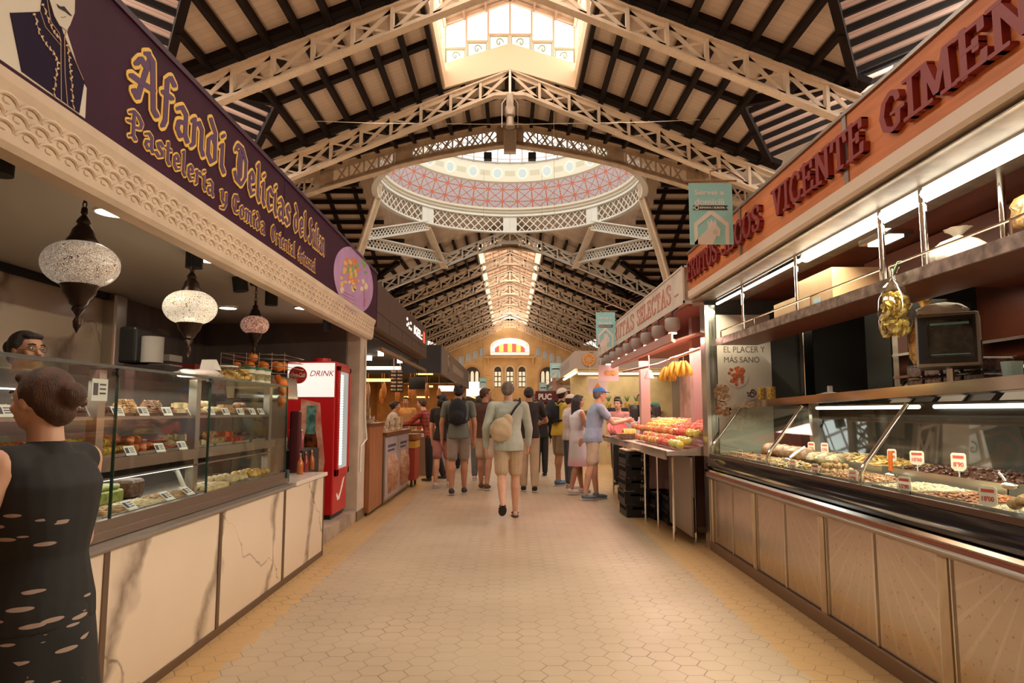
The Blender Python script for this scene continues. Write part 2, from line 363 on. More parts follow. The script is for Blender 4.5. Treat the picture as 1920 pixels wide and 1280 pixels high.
def board_mat(name, axis, c0, c1, line, sc):
    m = mat(name, c1, .7); n = NM(m); P = n.pos(); a = P[axis]
    f = n.m('FLOORED_MODULO', n.m('MULTIPLY', a, sc), 1.0)
    l = n.m('LESS_THAN', f, line)
    cellv = n.m('FLOOR', n.m('MULTIPLY', a, sc))
    w = n.new('ShaderNodeTexWhiteNoise', noise_dimensions='1D'); n.nt.links.new(cellv, w.inputs['W'])
    c = n.mix(w.outputs[0], c0, c1); c = n.mix(n.m('MULTIPLY', n.noise(1.3, 5), .35), c, tuple(x*.62 for x in c1))
    n.base(n.mix(n.m('MULTIPLY', l, .55), c, tuple(x*.35 for x in c0))); n.bump(f, .2, .01); return m
BOARDY = board_mat('roof_boards', 1, (.60, .45, .33), (.68, .52, .39), .05, 4.5)
BOARDX = board_mat('transept_boards', 0, (.58, .43, .31), (.66, .50, .37), .05, 4.5)
BRIB = board_mat('ribbed_boards', 1, (.74, .50, .40), (.80, .56, .46), .16, 7.0)
LGLASS = mat('lantern_glass', (.9, .85, .75), .4, emit=(1, .90, .76), es=2.4, var=.03)
def zr(x): return 13.72-.41*abs(x)
TY = [11.2, 17.0, 22.8]; NEARB = [-6, -.4, 5.4, 11.2, 17.0, 22.8]
FARY = [46.2, 50.3, 56.8, 63.3, 69.8, 76.3, 82.8, 88.6, 92]
XA, XF = 7.07, 8.9
roof = MB(); rib = MB(); dk = MB(); gb = MB()
def bay(y0, y1, open_ridge):
    ym = (y0+y1)/2; xi = 2.3 if open_ridge else 0
    for s in (-1, 1):
        P = lambda x, y, dz=0: (s*x, y, zr(x)+dz)
        roof.add([P(xi, y0), P(xi, y1), P(XF, y1), P(XA, ym), P(XF, y0)], [(0, 1, 2, 3, 4)])
        zA = zr(XA); zF = zr(XF); XE = 14.0
        for ya in (y0, y1):
            rib.add([(s*XA, ym, zA), (s*XE, ym, zA+.43*(XE-XA)), (s*XE, ya, zF+.43*(XE-XF)), (s*XF, ya, zF)], [(0, 1, 2, 3)])
            for q in range(1, 7):                   # rising purlins of the cross gable
                t = q/6.5; p = Vector((s*(XA+(XF-XA)*t), ym+(ya-ym)*t, zA+(zF-zA)*t-.1)); e = Vector((s*XE, p.y, p.z+.43*(XE-abs(p.x))))
                gb.beam(p, e, .13, .14)
            dk.beam(P(XA-.05, ym, -.14), P(XF+.1, ya, -.14), .20, .24)
        x = 2.42 if open_ridge else .1
        while x < XF:
            if x < XA: dk.beam(P(x, y0, -.2), P(x, y1, -.2), .14, .22)
            else:
                t = (x-XA)/(XF-XA)
                dk.beam(P(x, y0, -.2), P(x, ym+(y0-ym)*t, -.2), .14, .22); dk.beam(P(x, ym+(y1-ym)*t, -.2), P(x, y1, -.2), .14, .22)
            x += .775
        dk.beam(P(xi, ym, -.1), P(XA, ym, -.1), .26, .16)
        for ya in (y0+.13, y1-.13): dk.beam(P(xi, ya, -.1), P(XF+.4, ya, -.1), .24, .18)
for a, b in zip(NEARB, NEARB[1:]): bay(a, b, b <= 22.9)
for a, b in zip(FARY, FARY[1:]): bay(a, b, True)
# last near bay: the gable roof eases into the flatter curve of the arched girder
za_ = lambda x: 13.72-.17*abs(x)-.0107*x*x
for s_ in (-1, 1):
    X_ = [0, 1.5, 3, 4.5, 6, 7.5, 9]
    for a, b in zip(X_, X_[1:]): roof.add([(s_*a, 22.8, zr(a)), (s_*b, 22.8, zr(b)), (s_*b, 27.7, za_(b)), (s_*a, 27.7, za_(a))], [(0, 1, 2, 3)]); dk.beam((s_*a, 27.55, za_(a)-.12), (s_*b, 27.55, za_(b)-.12), .3, .2); dk.beam((s_*a, 25.25, (za_(a)+zr(a))/2-.1), (s_*b, 25.25, (za_(b)+zr(b))/2-.1), .26, .16)
    dk.beam((s_*0, 22.93, zr(0)-.1), (s_*9.3, 22.93, zr(9.3)-.1), .24, .18)
    x = .12
    while x < 9: dk.beam((s_*x, 22.8, zr(x)-.2), (s_*x, 27.7, za_(x)-.2), .14, .22); x += .775
    rib.add([(s_*9, 22.8, zr(9)), (s_*14, 22.8, zr(9)+2.15), (s_*14, 27.7, za_(9)+2.15), (s_*9, 27.7, za_(9))], [(0, 1, 2, 3)])
# crossing: nave and transept slopes meet over the octagon, trimmed to the ring
trn = MB(); nav = MB(); y0c, y1c = 27.75, 46.2; NT = 128; NR = 12
zt = lambda x, y: max(zr(x) if abs(x) < 11 else -9, 13.72-.41*abs(y-35), za_(x) if (y < 30 and abs(x) < 9) else -9, 13.35-.9*(math.hypot(x, y-35)-7.1))
def rimpt(th):
    c, s_ = math.sin(th), math.cos(th); t = 1e9
    if abs(c) > 1e-6: t = min(t, 14/abs(c))
    if s_ > 1e-6: t = min(t, (y1c-35)/s_)
    if s_ < -1e-6: t = min(t, (y0c-35)/s_)
    return t
def pol(i, j):
    th = 2*math.pi*i/NT; R1 = rimpt(th); r = 7.12+(max(R1, 7.2)-7.12)*j/NR; x, y = r*math.sin(th), 35+r*math.cos(th); return (x, y, zt(x, y))
col_ = MB()
for i in range(NT):
    for j in range(NR):
        P4 = [pol(i, j), pol(i+1, j), pol(i+1, j+1), pol(i, j+1)]; cx, cy = sum(p[0] for p in P4)/4, sum(p[1] for p in P4)/4
        (trn if abs(cx) > abs(cy-35) else nav).quad(*P4)
    a, b = pol(i, 0), pol(i+1, 0)
    if max(a[2], b[2]) < 14: col_.quad(a, b, (b[0], b[1], 14.05), (a[0], a[1], 14.05))
col_.build('wall_dome', BOARDY, kind='structure', origin=(0, 35, 12))
def clip_beam(p0, p1, keep):
    p0, p1 = Vector(p0), Vector(p1); n = 60; run = None
    for k in range(n+1):
        p = p0.lerp(p1, k/n); ok = keep(p)
        if ok and run is None: run = p
        if (not ok or k == n) and run is not None:
            if (p-run).length > .3: dk.beam(run, p, .15, .22)
            run = None
for k in range(-11, 12):                            # transept purlins run across, nave purlins run along
    y = 35+k*.82; z = 13.72-.41*abs(y-35)-.2
    for s in (-1, 1): clip_beam((0, y, z), (s*14, y, z), lambda p: 31.5 < p.y < y1c and abs(p.x) > abs(p.y-35) and math.hypot(p.x, p.y-35) > 7.9)
for k in range(13):
    x = .4+.8*k
    for s in (-1, 1): clip_beam((s*x, y0c, zr(x)-.2), (s*x, y1c, zr(x)-.2), lambda p: p.y > 35 and abs(p.x) < abs(p.y-35) and math.hypot(p.x, p.y-35) > 8.0)
for sx in (-1, 1):
    for sy in (1,):
        dk.beam((sx*7, 35+sy*7, zr(7)-.2), (sx*11, 35+sy*11, zr(11)-.2), .26, .26)
        for x in (8.4, 9.9, 11.6):
            dk.beam((sx*x, 35, 13.6), (sx*x, 35+sy*min(x, 11), 13.6-.41*min(x, 11)), .2, .16)
c = roof.build('ceiling', BOARDY, kind='structure')
rib.build('ceiling', BRIB, kind='structure', origin=(0, 0, 12)); trn.build('ceiling', BOARDX, kind='structure', origin=(0, 35, 12)); nav.build('ceiling', BOARDY, kind='structure', origin=(0, 35, 12))
dk.build('trim_1', DARK, kind='structure', origin=(0, 0, 10)); gb.build('trim_2', DARK, kind='structure', origin=(0, 0, 10))
# unseen opaque sheets and lid added above the boards to shut out sky light
cv = MB()
for s in (-1, 1):
    for a, b in ((-8, 22.8), (46.2, 92)): cv.add([(s*2.5, a, 13.1), (s*2.5, b, 13.1), (s*7.1, b, 11.3), (s*7.1, a, 11.3)], [(0, 1, 2, 3)])
cv.build('ceiling', PLATE, kind='structure', origin=(0, 0, 12))
lid = MB(); lid.b2(-14.3, 14.3, -8.3, 27.2, 17.5, 17.7); lid.b2(-14.3, 14.3, 42.8, 92, 17.5, 17.7); lid.b2(-14.3, -7.8, 27.2, 42.8, 17.5, 17.7); lid.b2(7.8, 14.3, 27.2, 42.8, 17.5, 17.7); lid.build('ceiling', PLATE, kind='structure')
for s in (-1, 1):
    for y in (8.3, 14.1, 19.9): MB().b2(s*13.9-.04, s*13.9+.04, y-2.2, y+2.2, 10.6, 12.3).build('window_8', mat('gable_end_glass', (.7, .8, .7), .3, emit=(.85, .92, .80), es=.8, var=.1), kind='structure')

# lanterns -----------------------------------------------------------------
def lantern(y0, y1, n, capA, capB):
    fr = MB(); gl = MB(); fr.cur = 0
    step = (y1-y0)/n
    for s in (-1, 1):
        fr.b2(s*2.3-.06, s*2.3+.06, y0, y1, 12.55, 13.15); fr.b2(s*2.3-.07, s*2.3+.07, y0, y1, 14.8, 14.95)
        gl.b2(s*2.36-.01, s*2.36+.01, y0, y1, 13.1, 14.85)
        for k in range(n*2+1):
            fr.b2(s*2.3-.05, s*2.3+.05, y0+step*k/2-.04, y0+step*k/2+.04, 13.1, 14.85)
        fr.b2(s*2.3-.04, s*2.3+.04, y0, y1, 13.55, 13.62)
    f = fr.build('window_1', mat('lantern_frame', (.80, .62, .44), .5), kind='structure'); gl.build('window_1', LGLASS, kind='structure', origin=(0, y0, 13))
    rf = MB(); bm_ = MB()
    for s in (-1, 1):
        rf.add([(s*2.45, y0, 14.92), (s*2.45, y1, 14.92), (0, y1, 15.9), (0, y0, 15.9)], [(0, 1, 2, 3)])
        for k in range(n*2+1): bm_.beam((s*2.4, y0+step*k/2, 14.86), (0, y0+step*k/2, 15.82), .1, .12)
        for q in range(4): bm_.beam((s*(.1+.75*q), y0, 15.78-.4*(.1+.75*q)), (s*(.1+.75*q), y1, 15.78-.4*(.1+.75*q)), .07, .1)
    rf.build('ceiling', BOARDY, kind='structure', origin=(0, y0, 15)); bm_.build('trim_3', mat('lantern_rafter', (.42, .26, .17), .5), kind='structure', origin=(0, y0, 15))
lantern(-6, 22.8, 10, 0, 1); lantern(46.2, 92, 14, 1, 0)
# glazed gable closing the near lantern over the third truss, with painted scroll panes
yw = 22.75; e = MB()
e.prism([(-2.3, 12.5), (0, 13.2), (2.3, 12.5), (2.3, 13.4), (0, 14.15), (-2.3, 13.4)], (0, yw, 0), (1, 0, 0), (0, 0, 1), (0, -.12, 0)); e.build('wall_lantern', mat('gable_cream', (.85, .68, .50), .5), kind='structure')
g = MB(); g.prism([(-2.3, 13.4), (0, 14.15), (2.3, 13.4), (2.3, 14.95), (0, 15.8), (-2.3, 14.95)], (0, yw+.05, 0), (1, 0, 0), (0, 0, 1), (0, .03, 0)); g.build('window_2', mat('gable_glass', (.9, .85, .75), .4, emit=(1, .92, .78), es=.85), kind='structure')
fr = MB(); sc = MB(); fw = mat('pale_mullion', (.75, .55, .42), .5)
for k in range(-3, 4):
    x = k*.765; zb = 14.15-.326*abs(x); zt_ = 15.8-.37*abs(x); fr.b2(x-.03, x+.03, yw-.05, yw+.04, zb, zt_)
for k in range(-3, 3):
    x0, x1 = k*.765, (k+1)*.765; xm = (x0+x1)/2; zb = 14.15-.326*max(abs(x0), abs(x1)); zh = zb+.62
    fr.b2(x0, x1, yw-.04, yw+.03, zh-.03, zh+.03)
    for a, b in ((x0+.06, x1-.06),):
        for z_ in (zb+.08, zh-.07): sc.b2(a, b, yw-.02, yw, z_-.015, z_+.015)
        for x_ in (a, b): sc.b2(x_-.015, x_+.015, yw-.02, yw, zb+.08, zh-.07)
    pts = [(xm+(.16-.02*t/3)*math.cos(t*.55)*(1 if k < 0 else -1)*(1-t/16), yw-.02, zb+.33+.17*math.sin(t*.55)*(1-t/16)) for t in range(15)]
    sc.tube(pts, .022, 5)
for s in (-1, 1): fr.beam((s*2.3, yw-.03, 14.93), (0, yw-.03, 15.78), .1, .14)
fr.build('window_2', fw, kind='structure'); sc.build('window_2', mat('painted_scroll', (.32, .38, .22), .5), kind='structure')

# trusses ------------------------------------------------------------------
def truss(y, m, label, group=None, ztop=lambda x: 13.2-.41*abs(x), zbot=None, half=10.6, pn=1.03, near=True, dep=.62):
    zb = zbot or (lambda x: min(12.52-.425*abs(x), 12.3-.075*x*x if abs(x) < 2.2 else 99))
    t = thing('roof_truss', (0, y, ztop(half)-dep), label, 'roof truss', group)
    xs = [k*half/20 for k in range(-20, 21)]
    for nm, fz, off in (('top_chord', ztop, 0), ('bottom_chord', zb, 0)):
        q = MB()
        for a, b in zip(xs, xs[1:]):
            q.beam((a, y, fz(a)), (b, y, fz(b)), .30, .05)
            s_ = -1 if nm == 'top_chord' else 1
            q.beam((a, y, fz(a)+s_*.08), (b, y, fz(b)+s_*.08), .05, .14)
            if near:
                for k in range(3):
                    x = a+(b-a)*(k+.5)/3
                    for dy in (-.11, .11): q.box((x, y+dy, fz(x)-.03), (.03, .03, .02))
        q.build(nm, m, t)
    q = MB(); n = int(half/pn)
    for k in range(-n, n+1):
        x = k*pn
        q.b2(x-.045, x+.045, y-.09, y+.09, zb(x), ztop(x))
    for k in range(-n, n):
        a, b = k*pn, (k+1)*pn
        if k >= 0: a, b = b, a
        q.beam((a, y, zb(a)+.06), (b, y, ztop(b)-.06), .05, .10)
        q.beam((a, y+.05, ztop(a)-.06), (b, y+.05, zb(b)+.06), .03, .06)
    q.build('lattice', m, t); return t
truss(17.0, CREAM, 'nearest cream riveted lattice truss crossing the top of the hall, its peak out of view')
truss(22.8, CREAM, 'cream lattice truss under the glazed lantern gable, second from the camera')
tf = None
for i, y in enumerate(FARY[1:-1]):
    tf = truss(y, CREAM, 'cream lattice truss in the far nave, one of the row behind the dome', 'far nave trusses', near=False)
def plate_arch(y, m, label, sol=((0, .55), (4.1, 4.8), (7.4, 8.2), (10.1, 10.6))):
    zt = lambda x: 13.5-.17*abs(x)-.0107*x*x; zb = lambda x: 12.52-.13*abs(x)-.0135*x*x if abs(x) < 5.2 else zt(x)-.92
    t = thing('arched_girder', (0, y, 9.5), label, 'girder'); xs = [k*.4 for k in range(-26, 27)]
    for nm, fz in (('top_flange', zt), ('bottom_flange', zb)):
        q = MB()
        for a, b in zip(xs, xs[1:]):
            q.beam((a, y, fz(a)), (b, y, fz(b)), .42, .05); s_ = -.12 if nm[0] == 't' else .12
            q.beam((a, y, fz(a)+s_), (b, y, fz(b)+s_), .06, .24)
        q.build(nm, m, t)
    for s in (-1, 1):
        w_ = MB()
        for a, b in sol:
            q = MB(); q.prism([(s*a, zb(a)), (s*b, zb(b)), (s*b, zt(b)), (s*a, zt(a))], (0, y+.03, 0), (1, 0, 0), (0, 0, 1), (0, -.06, 0)); q.build('web_plate', m, t)
        x = .55
        while x < 9.9:
            if not any(a-.1 < x < b-.3 for a, b in sol[1:]):
                w_.beam((s*x, y, zb(x)), (s*(x+.62), y, zt(x+.62)), .05, .07); w_.beam((s*x, y+.04, zt(x)), (s*(x+.62), y+.04, zb(x+.62)), .05, .07)
                w_.b2(s*x-.03, s*x+.03, y-.05, y+.05, zb(x), zt(x))
            x += .62
        w_.build('lattice', m, t)
plate_arch(27.8, PLATE, 'wide ochre arched girder in front of the dome, with crossed bars in its openings')
truss(43.6, WHITE, 'pale lattice truss just behind the white ring of the dome', near=False)  # white paint stands in for the dome light falling on this truss
plate_arch(45.9, PLATE, 'ochre arched girder behind the dome opening onto the far nave')

# dome -----------------------------------------------------------------------
dc = Vector((0, 35, 0)); dm = thing('dome_ring', (0, 35, 12.54), 'white circular lattice ring and tiled drum of the glazed dome', 'dome')
q = MB(); RR = 7.0
def ringp(r, th, z): return (r*math.sin(th), 35+r*math.cos(th), z)
for z, hh in ((12.58, .1), (13.62, .12)):
    for k in range(96): q.beam(ringp(RR, k*math.pi/48, z), ringp(RR, (k+1)*math.pi/48, z), .3, hh)
nb = 88
for k in range(nb):
    th = 2*math.pi*k/nb; d = R(8.2)
    for s in (-1, 1):
        a = Vector(ringp(RR, th, 12.6)); b = Vector(ringp(RR, th+s*d*.5, 13.1)); c_ = Vector(ringp(RR, th+s*d, 13.6))
        q.beam(a, b, .03, .055); q.beam(b, c_, .03, .055)
q.build('lattice_band', WHITE, dm)
for k in range(8):
    th = k*math.pi/4; q = MB()
    for dd in (-.0305, .0305):
        p = Vector(ringp(7.03, th+dd, 13.1)); q.box(p, (.42, .2, 1.2), Matrix.Rotation(-th, 3, 'Z'))
    q.build('post', WHITE, dm)
q = MB(); q.sm = True
q.lathe([(7.25, 13.68), (7.0, 13.68), (6.95, 13.78), (6.85, 13.8), (6.85, 13.92), (6.72, 13.95), (6.70, 14.08)], dc, 96); q.build('cornice', mat('drum_cornice', (.80, .74, .62), .5), dm)
tm = mat('drum_tiles', (.5, .4, .4), .35); n = NM(tm); P = n.pos(True)
th = n.m('DIVIDE', n.m('ARCTAN2', P[0], P[1]), 2*math.pi/44); vv = n.m('DIVIDE', n.m('SUBTRACT', P[2], 1.56), .66)
a = n.m('ABSOLUTE', n.m('SUBTRACT', n.m('FLOORED_MODULO', th, 1.0), .5)); b = n.m('ABSOLUTE', n.m('SUBTRACT', n.m('FLOORED_MODULO', vv, 1.0), .5))
dd = n.m('MINIMUM', n.m('MINIMUM', n.m('ABSOLUTE', n.m('SUBTRACT', a, b)), a), b)
ln = n.m('LESS_THAN', dd, .035); hub = n.m('LESS_THAN', n.m('ADD', a, b), .17)
q2 = n.m('LESS_THAN', n.m('FLOORED_MODULO', n.m('MULTIPLY', n.m('ADD', a, b), 6.0), 1.0), .5)
bg = n.mix(q2, (.74, .68, .70), (.44, .43, .52)); bg = n.mix(ln, bg, (.62, .16, .10)); n.base(n.mix(hub, bg, (.75, .22, .12)))
q = MB(); q.sm = True; q.lathe([(6.72, 14.06), (6.45, 14.7), (6.12, 15.42)], dc, 96); q.build('tile_band', tm, dm)
mm = mat('drum_medallions', (.8, .7, .5), .5); n = NM(mm); P = n.pos(True)
th = n.m('DIVIDE', n.m('ARCTAN2', P[0], P[1]), 2*math.pi/24); a = n.m('SUBTRACT', n.m('FLOORED_MODULO', th, 1.0), .5); b = n.m('DIVIDE', n.m('SUBTRACT', P[2], 3.45), 1.6)
r_ = n.m('SQRT', n.m('ADD', n.m('MULTIPLY', a, a), n.m('MULTIPLY', b, b)))
c_ = n.mix(n.m('LESS_THAN', r_, .22), (.80, .75, .62), (.9, .88, .8)); c_ = n.mix(n.m('LESS_THAN', r_, .16), c_, (.60, .70, .74))
bar = n.m('MULTIPLY', n.m('LESS_THAN', n.m('ABSOLUTE', b), .1), n.m('GREATER_THAN', n.m('ABSOLUTE', a), .3)); n.base(n.mix(bar, c_, (.64, .60, .46)))
q = MB(); q.sm = True; q.lathe([(6.12, 15.42), (6.0, 15.5), (5.75, 16.6)], dc, 96); q.build('medallion_band', mm, dm)
q = MB()
for k in range(48):
    th = k*math.pi/24; q.beam(ringp(5.75, th, 16.55), ringp(5.75, th, 19.6), .1, .1)
for z in (16.62, 17.6, 18.6, 19.6):
    for k in range(64): q.beam(ringp(5.75, k*math.pi/32, z), ringp(5.75, (k+1)*math.pi/32, z), .09, .08)
for k in range(96): q.beam(ringp(5.5, k*math.pi/48, 16.75), ringp(5.5, (k+1)*math.pi/48, 16.75), .04, .06)
q.build('window_frame', mat('dome_frame', (.42, .36, .32), .5), dm)
q = MB(); q.lathe([(5.85, 16.5), (5.85, 19.7)], dc, 64); q.build('glazing', mat('dome_glass', (.8, .9, .9), .4, emit=(.86, .95, .93), es=2.0, var=.1), dm)
q = MB(); q.sm = True; q.lathe([(5.8, 19.7), (5.2, 21.8), (3.8, 23.6), (2, 24.7), (.05, 25)], dc, 48); q.build('dome_shell', mat('dome_plaster', (.75, .66, .52), .6), dm)
# legs, short ribs and lattice girders below the ring
def lat_girder(name, p0, p1, dep, m, label, group, cells=10):
    p0, p1 = Vector(p0), Vector(p1); t = thing(name, tuple(p1 if p1.z < p0.z else p0), label, 'girder', group); q = MB(); w_ = MB()
    for dz in (0, dep): q.beam(p0+Vector((0, 0, dz)), p1+Vector((0, 0, dz)), .28, .07)
    q.build('chord', m, t)
    for k in range(cells):
        a, b = p0.lerp(p1, k/cells), p0.lerp(p1, (k+1)/cells); u = Vector((0, 0, dep))
        w_.beam(a, b+u, .03, .05); w_.beam(a+u, b, .03, .05); m_ = a.lerp(b, .5); w_.beam(a+u*.5, m_+u, .03, .05); w_.beam(m_, b+u*.5, .03, .05); w_.beam(a+u*.5, m_, .03, .05); w_.beam(m_+u, b+u*.5, .03, .05)
    w_.build('lattice', m, t)
for s, sd in ((-1, 'left'), (1, 'right')):
    q = MB(); pts = [(s*6.95, 35, 13.3), (s*7.0, 35, 12.5), (s*7.9, 35, 9.4), (s*8.6, 35, 6.5), (s*9.6, 35, 3), (s*10.2, 35, 0)]
    for a, b in zip(pts, pts[1:]):
        q.beam(a, b, .12, .42, up=(1, 0, 0)); q.beam(Vector(a)+Vector((0, -.2, 0)), Vector(b)+Vector((0, -.2, 0)), .06, .42, up=(0, 1, 0)); q.beam(Vector(a)+Vector((0, .2, 0)), Vector(b)+Vector((0, .2, 0)), .06, .42, up=(0, 1, 0))
    q.build('support_column', CREAM, label=f'cream riveted steel leg carrying the {sd} side of the dome ring', cat='column')
    lat_girder('lattice_girder', (s*7.5, 35, 10.3), (s*4.95, 40, 12.2), .55, WHITE, f'white lattice girder rising from the {sd} dome leg to the ring', None)
    lat_girder('lattice_girder', (s*7.6, 35, 9.9), (s*4.1, 43.4, 10.9), .6, WHITE, f'white lattice girder running back from the {sd} dome leg to the truss behind', None, 14)
    q = MB(); q.beam((s*4.95, 39.95, 12.5), (s*4.2, 43.3, 10.75), .1, .45); q.beam((s*4.95, 39.95, 12.3), (s*4.2, 43.3, 10.55), .45, .06); q.build('dome_rib', CREAM, label=f'short cream steel rib dropping from the ring post to the truss, {sd} side', cat='rib')

# end wall -------------------------------------------------------------------
OCH = mat('ochre_wall', (.66, .42, .20), .8, var=.12, vscale=.6)
MB().prism([(-14, 0), (14, 0), (14, 9), (0, 14.0), (-14, 9)], (0, 91.7, 0), (1, 0, 0), (0, 0, 1), (0, .3, 0)).build('wall_back', OCH, kind='structure')
MB().prism([(-2.4, 13.6), (2.4, 13.6), (2.4, 15), (0, 15.9), (-2.4, 15)], (0, 91.7, 0), (1, 0, 0), (0, 0, 1), (0, .3, 0)).build('wall_back', CREAM, kind='structure')
q = MB(); q.prism([(-1.4, 13.9), (1.4, 13.9), (1.2, 14.5), (0, 14.8), (-1.2, 14.5)], (0, 91.6, 0), (1, 0, 0), (0, 0, 1), (0, .05, 0)); q.build('window_3', mat('sky_blue_glass', (.4, .7, .75), .3, emit=(.42, .82, .88), es=.9), kind='structure')
def arch_poly(cx, w_, z0, zs, rise, n=14, pt=1.): return [(cx-w_/2, z0), (cx+w_/2, z0)]+[(cx+w_/2*math.cos(math.pi*k/n), zs+rise*math.sin(math.pi*k/n)**pt) for k in range(n+1)]
u, v = (1, 0, 0), (0, 0, 1)
LIT = mat('lit_white_glass', (.9, .85, .75), .4, emit=(1, .88, .70), es=1.0, var=.05)
MB().prism(arch_poly(0, 5.2, 9.0, 10.1, 1.15), (0, 91.55, 0), u, v, (0, .1, 0)).build('window_4', LIT, kind='structure')
colr = mat('red_glass', (.8, .1, .08), .3, emit=(1, .10, .08), es=1.0); coly = mat('yellow_glass', (.9, .6, .1), .3, emit=(1, .60, .10), es=1.2)
qr, qy = MB(), MB()
for k in range(7):
    x0 = -2.03+k*.58; f = lambda x: 9.35+min(1.15, 1.2*math.sqrt(max(0, 1-(x/2.25)**2)))
    (qr if k % 2 == 0 else qy).prism([(x0, 9.35), (x0+.58, 9.35), (x0+.58, f(x0+.58)), (x0+.29, f(x0+.29)), (x0, f(x0))], (0, 91.5, 0), u, v, (0, .05, 0))
qr.build('window_4', colr, kind='structure'); qy.build('window_4', coly, kind='structure')
q = MB()
for k in range(16): q.b2(-2.5+k*.333-.02, -2.5+k*.333+.02, 91.44, 91.5, 9.02, 9.35)
q.b2(-2.55, 2.55, 91.44, 91.5, 9.32, 9.38)
for k in range(22):
    t = math.pi*(k+.5)/22; q.beam((2.2*math.cos(t), 91.46, 10.1+.85*math.sin(t)), (2.55*math.cos(t), 91.46, 10.1+1.1*math.sin(t)), .05, .05)
q.build('window_4', mat('tracery_ochre', (.45, .28, .15), .7), kind='structure')
q = MB(); q.b2(-3.4, 3.4, 91.1, 91.7, 8.55, 8.75)
for s in (-1, 1): q.prism([(0, 0), (0, -.9), (.12, -.9), (.5, -.2), (.6, 0)], (s*3.0, 91.7, 8.55), (0, -1, 0), (0, 0, 1), (.2, 0, 0))
q.build('trim_5', OCH, kind='structure')
dkw = mat('dark_window', (.05, .035, .03), .3); pal = mat('pale_pane', (.75, .68, .55), .3, emit=(1, .85, .6), es=.45)
for k in (-1, 0, 1):
    x = k*1.62; MB().prism(arch_poly(x, .95, 4.6, 6.9, .5), (0, 91.6, 0), u, v, (0, .08, 0)).build('window_5', dkw, kind='structure')
    q = MB()
    for a in (-.24, .24):
        for z in (4.75, 5.45, 6.15): q.b2(x+a-.17, x+a+.17, 91.55, 91.6, z, z+.55)
    q.build('window_5', pal, kind='structure')
    MB().prism(arch_poly(x, 1.25, 4.5, 6.9, .7), (0, 91.65, 0), u, v, (0, .04, 0)).build('trim_6', CREAM, kind='structure')
for s in (-1, 1):
    x = s*5.05
    MB().prism(arch_poly(x, 2.7, 3.0, 6.3, 1.35), (0, 91.66, 0), u, v, (0, .05, 0)).build('trim_7', mat('arch_stone', (.50, .30, .15), .8), kind='structure')
    MB().prism(arch_poly(x, 2.1, 3.0, 6.3, 1.05), (0, 91.62, 0), u, v, (0, .05, 0)).build('window_6', dkw, kind='structure')
    q = MB()
    for a in (-.62, 0, .62):
        q.prism(arch_poly(x+a, .42, 3.2, 6.2, .6, pt=.6), (0, 91.58, 0), u, v, (0, .04, 0))
    q.build('window_6', pal, kind='structure')
    for k in range(6):
        xx = s*(3.75+k*.95); zz = 8.75-k*.36
        MB().prism(arch_poly(xx, .62, zz, zz+.75, .45, pt=.7), (0, 91.62, 0), u, v, (0, .06, 0)).build('window_7', mat('leaded_glass', (.34, .34, .32), .35, emit=(.6, .62, .6), es=.12, var=.4, vscale=9), kind='structure')
for s, sd in ((-1, 'left'), (1, 'right')):
    MB().b2(s*14, s*14.3, -8, 92, 0, 17.5).build('wall_'+sd, mat('hall_plaster', (.62, .46, .32), .85, var=.08, vscale=.5), kind='structure')
MB().b2(-14, 14, -8.3, -8, 0, 17).build('wall_front', MATS['hall_plaster'], kind='structure')
# flood lamp hanging from the third truss, tie wire across the nave
t = thing('hanging_floodlamp', (0, 22.3, 10.9), 'small cylindrical floodlamp hanging from the peak of the cream truss', 'lamp')
MB().cyl((0, 22.3, 12.1), (0, 22.3, 13.0), .02, 6).build('rod', STEEL, t)
q = MB(); q.sm = True; q.lathe([(.03, 12.15), (.14, 12.1), (.14, 11.7), (.18, 11.65), (.18, 11.35), (.12, 11.3), (.17, 10.95), (.0, 10.93)], (0, 22.3, 0), 16); q.build('lamp_housing', mat('lamp_grey', (.35, .28, .22), .4, .6), t)
q = MB()
for s in (-1, 1): q.tube([(s*.05, 22.3, 12.1), (s*.27, 22.3, 11.8), (s*.27, 22.3, 10.95)], .012, 5)
q.build('bracket', STEEL, t)
t = thing('loudspeaker', (0, 27.4, 11.4), 'pale box loudspeaker with a perforated front at the middle of the ochre arched girder', 'speaker')
MB().b2(-.26, .26, 27.3, 27.6, 12.05, 13.0).build('housing', CREAM, t); MB().b2(-.22, .22, 27.26, 27.3, 12.1, 12.95).build('grille', mat('grille', (.62, .52, .42), .6, col2=(.35, .28, .22), vscale=60), t)
for s, sd in ((-1, 'left'), (1, 'right')):
    MB().b2(s*.95-.17, s*.95+.17, 28.2, 28.5, 12.1, 12.4).build('floodlight', BLACK, label=f'small dark square floodlight in front of the dome windows, {sd} of the pair', cat='floodlight')
MB().tube([(-9, 21.5, 10.9), (-4.5, 21.5, 10.75), (0, 21.5, 10.7), (4.5, 21.5, 10.8), (9, 21.5, 11.0)], .012, 4).build('tie_wire', STEEL, label='thin steel wire stretched across the nave below the trusses', cat='wire')
